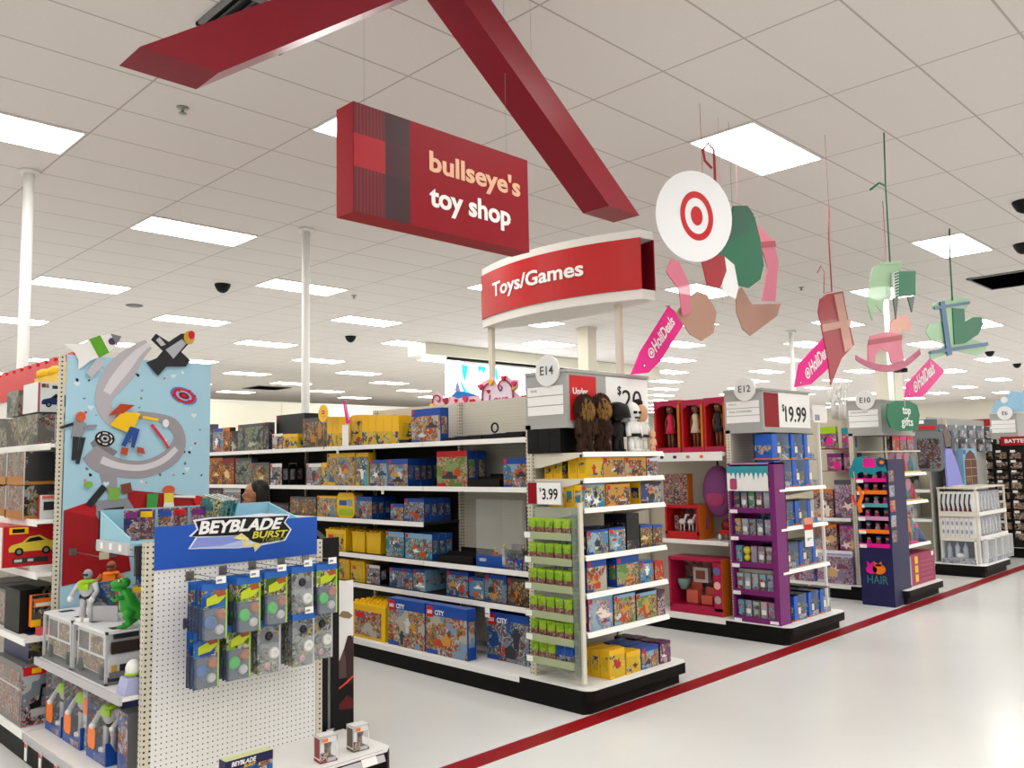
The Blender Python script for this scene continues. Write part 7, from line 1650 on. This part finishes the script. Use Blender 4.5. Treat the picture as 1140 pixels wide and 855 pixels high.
# ------------------------------------------------------------- aisle five: castle display
t = empty('castle_display', (12.9, 3.9, .157)); tag(t, 'cream open shelf unit of white boxed castles and figures', 'shelving')
x0, x1, ya, yb = 12.28, 13.55, 3.7, 4.15
for x, y in ((x0, yb-.03), (x1-.03, yb-.03), (x0, ya-.04), (x1-.03, ya-.04)): ob('corner_post', MB().box(x, y, .157, x+.025, y+.025, 1.16, CREAM), t, True)
ob('back_panel', MB().box(x0+.4, yb-.02, .157, x1, yb, 1.14, CREAM), t, True); ob('top_board', MB().box(x0-.02, ya-.03, 1.14, x1, yb, 1.16, CREAM), t, True)
for z in (.82, .50):
    s_ = ob('shelf', MB().box(x0-.02, ya-.03, z-.02, x1, yb-.02, z, CREAM), t, True); ob('price_rail', MB().box(x0+.05, ya-.045, z-.04, x1, ya-.03, z+.01, WHITE), s_, True)
    ob('price_rail', MB().box(x0-.03, ya-.03, z-.05, x0-.02, yb-.02, z+.006, CREAM), s_, True)
m_ = mat('sleeve_dark', '#30303c', .5)
for j in range(7):
    y = 4.09-j*.058
    mb = MB(); mb.box(-.026, 0, 0, .026, .3, .28, WHC, mf=WHC); mb.prism([(-.012,.02),(-.02,.12),(-.005,.25),(.018,.25),(.0,.14),(.02,.02)], -.002, 0, m_); mb.box(-.02, -.003, .02, .0, -.0005, .06, DKRED)
    solo('castle_carton', mb, (12.27, y, .821), '%s white carton from left on the upper shelf side of the castle display' % ORD[j], 'toy box', FACE_X, 'white cartons in the castle display')
    mb = MB(); mb.box(-.026, 0, 0, .026, .3, .26, WHC, mf=WHC)
    for zz in (.07, .18): mb.prism(circ(0, zz, .014, .03, 12), -.002, 0, mat('print_slate', '#8c90a4', .5))
    solo('castle_carton', mb, (12.27, y, .501), '%s white carton from left on the middle shelf side of the castle display' % ORD[j], 'toy box', FACE_X, 'white cartons in the castle display')
for j in range(6):
    for z, r_ in ((.821, 'upper'), (.501, 'middle')):
        mb = MB(); mb.box(-.06, 0, 0, .06, .3, .27, WHC, mf=A['frost']); mb.prism([(-.03,.02),(-.02,.24),(.01,.2),(.03,.02)], -.002, 0, SILVER)
        solo('castle_carton', mb, (12.66+j*.145, 3.71, z), '%s frosted carton from left on the %s shelf front of the castle display' % (ORD[j], r_), 'toy box', 0, 'frosted cartons in the castle display')
def castle_box(w, loc, rz, label):
    t = empty('castle_window_box', loc, rz); tag(t, label, 'boxed toy castle')
    mb = MB(); mb.box(-w/2, 0, 0, w/2, .25, .06, WHC, mf=A['frost']); mb.box(-w/2, .23, .06, w/2, .25, .31, NAVY); mb.box(-w/2, 0, .06, -w/2+.012, .25, .31, WHC); mb.box(w/2-.012, 0, .06, w/2, .25, .31, WHC); mb.box(-w/2, 0, .30, w/2, .25, .31, WHC); ob('carton', mb, t)
    mb = MB(); ic = mat('ice_castle', '#b8bcd8', .3)
    for i in range(max(2, int(w/.11))): mb.lathe([(.035, .06), (.03, .17+.02*(i % 2)), (.036, .18+.02*(i % 2)), (.001, .28)], ic, 10, M=Matrix.Translation((-w/2+.07+i*.1, .1, 0)))
    mb.ball((0, .07, .1), (.05, .03, .035), WHITE, 10, 7); ob('toy_castle', mb, t); ob('window', MB().box(-w/2, -.001, .06, w/2, 0, .3, CLEAR), t)
castle_box(.42, (12.21, 3.9, .157), FACE_X, 'window box with a toy ice castle on the left side of the castle display deck')
for j, (a, b) in enumerate(((12.48, 12.83), (12.86, 13.12), (13.15, 13.40), (13.43, 13.62))):
    castle_box(b-a, ((a+b)/2, 3.62, .157), 0, '%s window box with a toy ice castle along the front of the castle deck' % ORD[j])
# standing figure panel: plain lavender gown
t = empty('gown_panel', (12.7, 4.12, 1.16)); tag(t, 'tall lavender gown shape standing on the castle display', 'cardboard cut-out')
mb = MB(); mb.prism([(12.28, 1.16), (12.26, 1.5), (12.3, 1.7), (12.5, 1.7), (12.75, 1.42), (12.92, 1.16)], 4.0, 4.02, mat('gown_lavender', '#8c8ed8', .5)); mb.prism([(12.8, 1.16), (12.6, 1.45), (12.57, 1.72), (12.72, 1.66), (12.98, 1.16)], 4.03, 4.05, mat('gown_mauve', '#6c5878', .5)); ob('gown', mb, t, True)
mb = MB(); mb.prism([(12.3, 1.68), (12.26, 1.88), (12.34, 2.0), (12.46, 1.9), (12.5, 1.68)], 4.0, 4.015, mat('bodice', '#6a5c58', .5)); mb.prism([(12.56, 1.66), (12.6, 1.85), (12.56, 1.92), (12.66, 1.95), (12.7, 1.8), (12.66, 1.6)], 4.01, 4.02, mat('sleeve_grey', '#4c505c', .5)); ob('bodice', mb, t, True)
ob('base', MB().box(12.34, 3.96, 1.161, 12.84, 4.08, 1.175, CREAM), t, True)
t = empty('toy_house_box', (13.2, 4.0, 1.161)); tag(t, 'blue carton with a brown doll house picture on the castle display', 'toy box')
mb = MB(); mb.box(12.97, 4.0, 1.161, 13.55, 4.1, 1.68, LBC); ob('carton', mb, t, True)
mb = MB(); hb = mat('house_brown', '#5c3428', .5); mb.prism([(13.02, 1.17), (13.02, 1.5), (13.1, 1.6), (13.28, 1.66), (13.45, 1.6), (13.53, 1.5), (13.53, 1.17)], 3.997, 4.0, hb)
for z_ in (1.52, 1.40, 1.28): mb.box(13.03, 3.994, z_, 13.52, 3.997, z_+.01, mat('house_beige', '#b09878', .5))
mb.box(13.27, 3.994, 1.17, 13.28, 3.997, 1.52, MATS['house_beige']); mb.box(13.04, 3.9955, 1.2, 13.25, 3.997, 1.27, mat('house_olive', '#6c6020', .5)); mb.box(12.98, 3.997, 1.6, 13.08, 4.0, 1.66, BLUE); ob('house_picture', mb, t, True)
# hooks with packs on the back of aisle five end panel
ob_p = solo('hook_board', MB().box(12.25, 4.2, .157, 14.7, 4.22, 2.12, pegmat('peg_grey', '#a9a8a4', .0254, .0028, '#6c6a66')), (0, 0, 0), 'grey peg panel behind the castle display with hanging packs', 'peg panel')
pr = random.Random(9); i_ = 0
for r_, z in enumerate((1.98, 1.78, 1.58)):
    for c_ in range(6):
        x = 12.5+c_*.4
        if r_ == 2 and c_ != 2: continue
        hue = pr.choice([DKGREY, mat('pk_slate', '#4c5c6c', .4), mat('pk_steel', '#6c7c88', .4), mat('pk_ash', '#58606c', .4)])
        mb = MB(); mb.prism(rrect(-.13, -.15, .13, .04, .03), 0, .01, hue); mb.box(-.02, -.06, 0, .02, -.055, .035, PAPER); mb.prism(rrect(-.11, -.14, .11, -.03, .02), -.02, -.001, A['sw']); mb.tube([(0, .1, .03), (0, -.06, .03)], .004, CHROME, 5)
        solo('hanging_pack', mb, (x, 4.1, z), '%s hanging grey pack from left in the %s row above the castle display' % (ORD[c_], ['top', 'middle', 'lowest'][r_]), 'toy pack', 0, 'packs hanging above the castle display')
# left of castle display: shelf goods of k=4 seen behind k=3
for i, (z, a_, h) in enumerate(((1.121, 'dark', .2), (.721, 'box_w', .3), (.721, 'sw', .3))):
    solo('toy_carton', MB().box(-.2, 0, 0, .2, .3, h, WHC if a_ == 'box_w' else DKC, mf=A[a_]), (12.4, 4.72 + (.45 if i == 2 else 0), z), '%s carton on the shelf between the navy rack and castle display' % ['dark blue-grey', 'pale picture', 'white and grey'][i], 'toy box', FACE_X)
t = empty('bag_of_tools', (12.05, 4.16, 1.5), math.radians(-45)); tag(t, 'large clear bag of grey toy gear hanging left of the gown shape', 'toy bag')
ob('header_card', MB().box(-.16, 0, .42, .16, .01, .58, mat('hdr_slate', '#5c6468', .5)).box(-.14, -.002, .44, .14, 0, .49, RED).box(-.1, -.002, .52, -.02, 0, .57, PAPER), t)
ob('pouch', MB().prism(rrect(-.2, -.12, .2, .42, .08), -.05, .01, mat('pouch_grey', '#6c7074', .3)), t); ob('gear', MB().prism(rrect(-.15, -.08, .15, .32, .04), -.06, -.05, A['dark']), t)
for i in range(3):
    solo('hung_pack', MB().box(-.13, 0, -.3, .13, .03, 0, [mat('pack_mauve', '#905068', .5), DKGREY, mat('pack_mauve', '#905068', .5)][i], mf=[A['doll'], A['dark'], A['surp']][i]).tube([(0, -.03, .01), (0, .13, .01)], .004, CHROME, 6), (12.62, 4.5+i*.3, 1.95), '%s mauve pack hanging behind the top pink bags' % ORD[i], 'toy pack', FACE_X)

# ------------------------------------------------------------- battery wall at the right edge
t = empty('battery_wall', (14.85, 3.9, .157)); tag(t, 'black side panel of battery packs under a red lettered strip', 'rack')
M = Matrix.Identity(4)
ob('panel', MB().box(14.80, 3.62, .157, 14.86, 4.3, 1.75, mat('rack_black', '#16130f', .5)), t, True)
ob('header_strip', MB().box(14.77, 3.5, 1.72, 14.80, 4.0, 1.86, mat('strip_red', '#a01420', .4)), t, True)
mb = MB(); text(mb, 'BATTERIES', 0, 0, PAPER, h=.06, w=.42, bold=.02, M=Matrix.Translation((14.768, 3.94, 1.76)) @ Matrix.Rotation(FACE_X, 4, 'Z')); ob('lettering', mb, t, True)
k = 0
for r_ in range(9):
    for c_ in range(3):
        z = 1.62 - r_*.155; y = 4.2 - c_*.2
        mb = MB(); mb.box(-.08, 0, -.1, .08, .03, .0, DKC, mf=A['batt']); mb.box(-.07, -.002, -.006, .0, .0, .03, PAPER); mb.tube([(0, .06, .01), (0, -.01, .01)], .004, CHROME, 5)
        solo('battery_pack', mb, (14.74, y, z), '%s battery pack from left in the %s row under the red strip' % (ORD[c_], ORD[r_]), 'battery pack', FACE_X, 'battery packs on the black panel')
mb = MB(); mb.prism([(3.5, 0), (3.5, .45), (3.62, .42), (3.7, .3), (3.85, .34), (3.95, .22), (4.08, .2), (4.15, .0)], -.01, .01, mat('snow_blue', '#98c0dc', .5), 'x'); mb.prism(circ(3.95, .2, .05, n=12), -.014, -.01, WHITE, 'x')
solo('winter_topper', mb, (14.95, 0, 2.24), 'pale blue snow-shaped topper at the right edge above the last aisle disc', 'decoration')
mb = MB(); mb.box(-.1, -.1, -.02, .1, .05, .06, DKGREY); mb.lathe([(.05, 0), (.05, .12)], BLACK, 14, M=Matrix.Translation((-.02, -.08, .02)) @ Matrix.Rotation(PI/2, 4, 'X')); mb.tube([(0, .05, .02), (0, .3, .05)], .02, GREY, 6)
solo('security_camera', mb, (19.25, 7.15, 3.45), 'small dark camera on the square column behind the pink tag', 'security camera')

# ------------------------------------------------------------- camera, light, colour
cam = bpy.data.cameras.new('camera'); co = bpy.data.objects.new('camera', cam); C.objects.link(co)
cam.sensor_fit = 'HORIZONTAL'; cam.sensor_width = 36; cam.lens = 942.2546/1140*36; cam.clip_end = 200; cam.clip_start = .05
pi_, ro, ya_ = math.radians(5.32371504), math.radians(-1.09987527), math.radians(45.0085151)
fw = Vector((math.cos(ya_)*math.cos(pi_), math.sin(ya_)*math.cos(pi_), math.sin(pi_)))
rt = Vector((math.sin(ya_), -math.cos(ya_), 0)); up = rt.cross(fw)
r2 = rt*math.cos(ro) + up*math.sin(ro); u2 = up*math.cos(ro) - rt*math.sin(ro)
R = Matrix((r2, u2, -fw)).transposed().to_4x4(); co.matrix_world = Matrix.Translation((0, 0, 1.6)) @ R
sc.camera = co
w = bpy.data.worlds.new('world'); sc.world = w; w.use_nodes = True
w.node_tree.nodes['Background'].inputs[0].default_value = (1, 1, 1, 1); w.node_tree.nodes['Background'].inputs[1].default_value = .3
sc.view_settings.view_transform = 'Standard'; sc.view_settings.look = 'None'; sc.view_settings.gamma = 1; sc.view_settings.exposure = EXPO
try: sc.view_settings.use_curve_mapping = False
except Exception: pass
sc.cycles.use_denoising = True
sc.cycles.max_bounces = 8; sc.cycles.diffuse_bounces = 4; sc.cycles.transparent_max_bounces = 12; sc.cycles.sample_clamp_indirect = 4
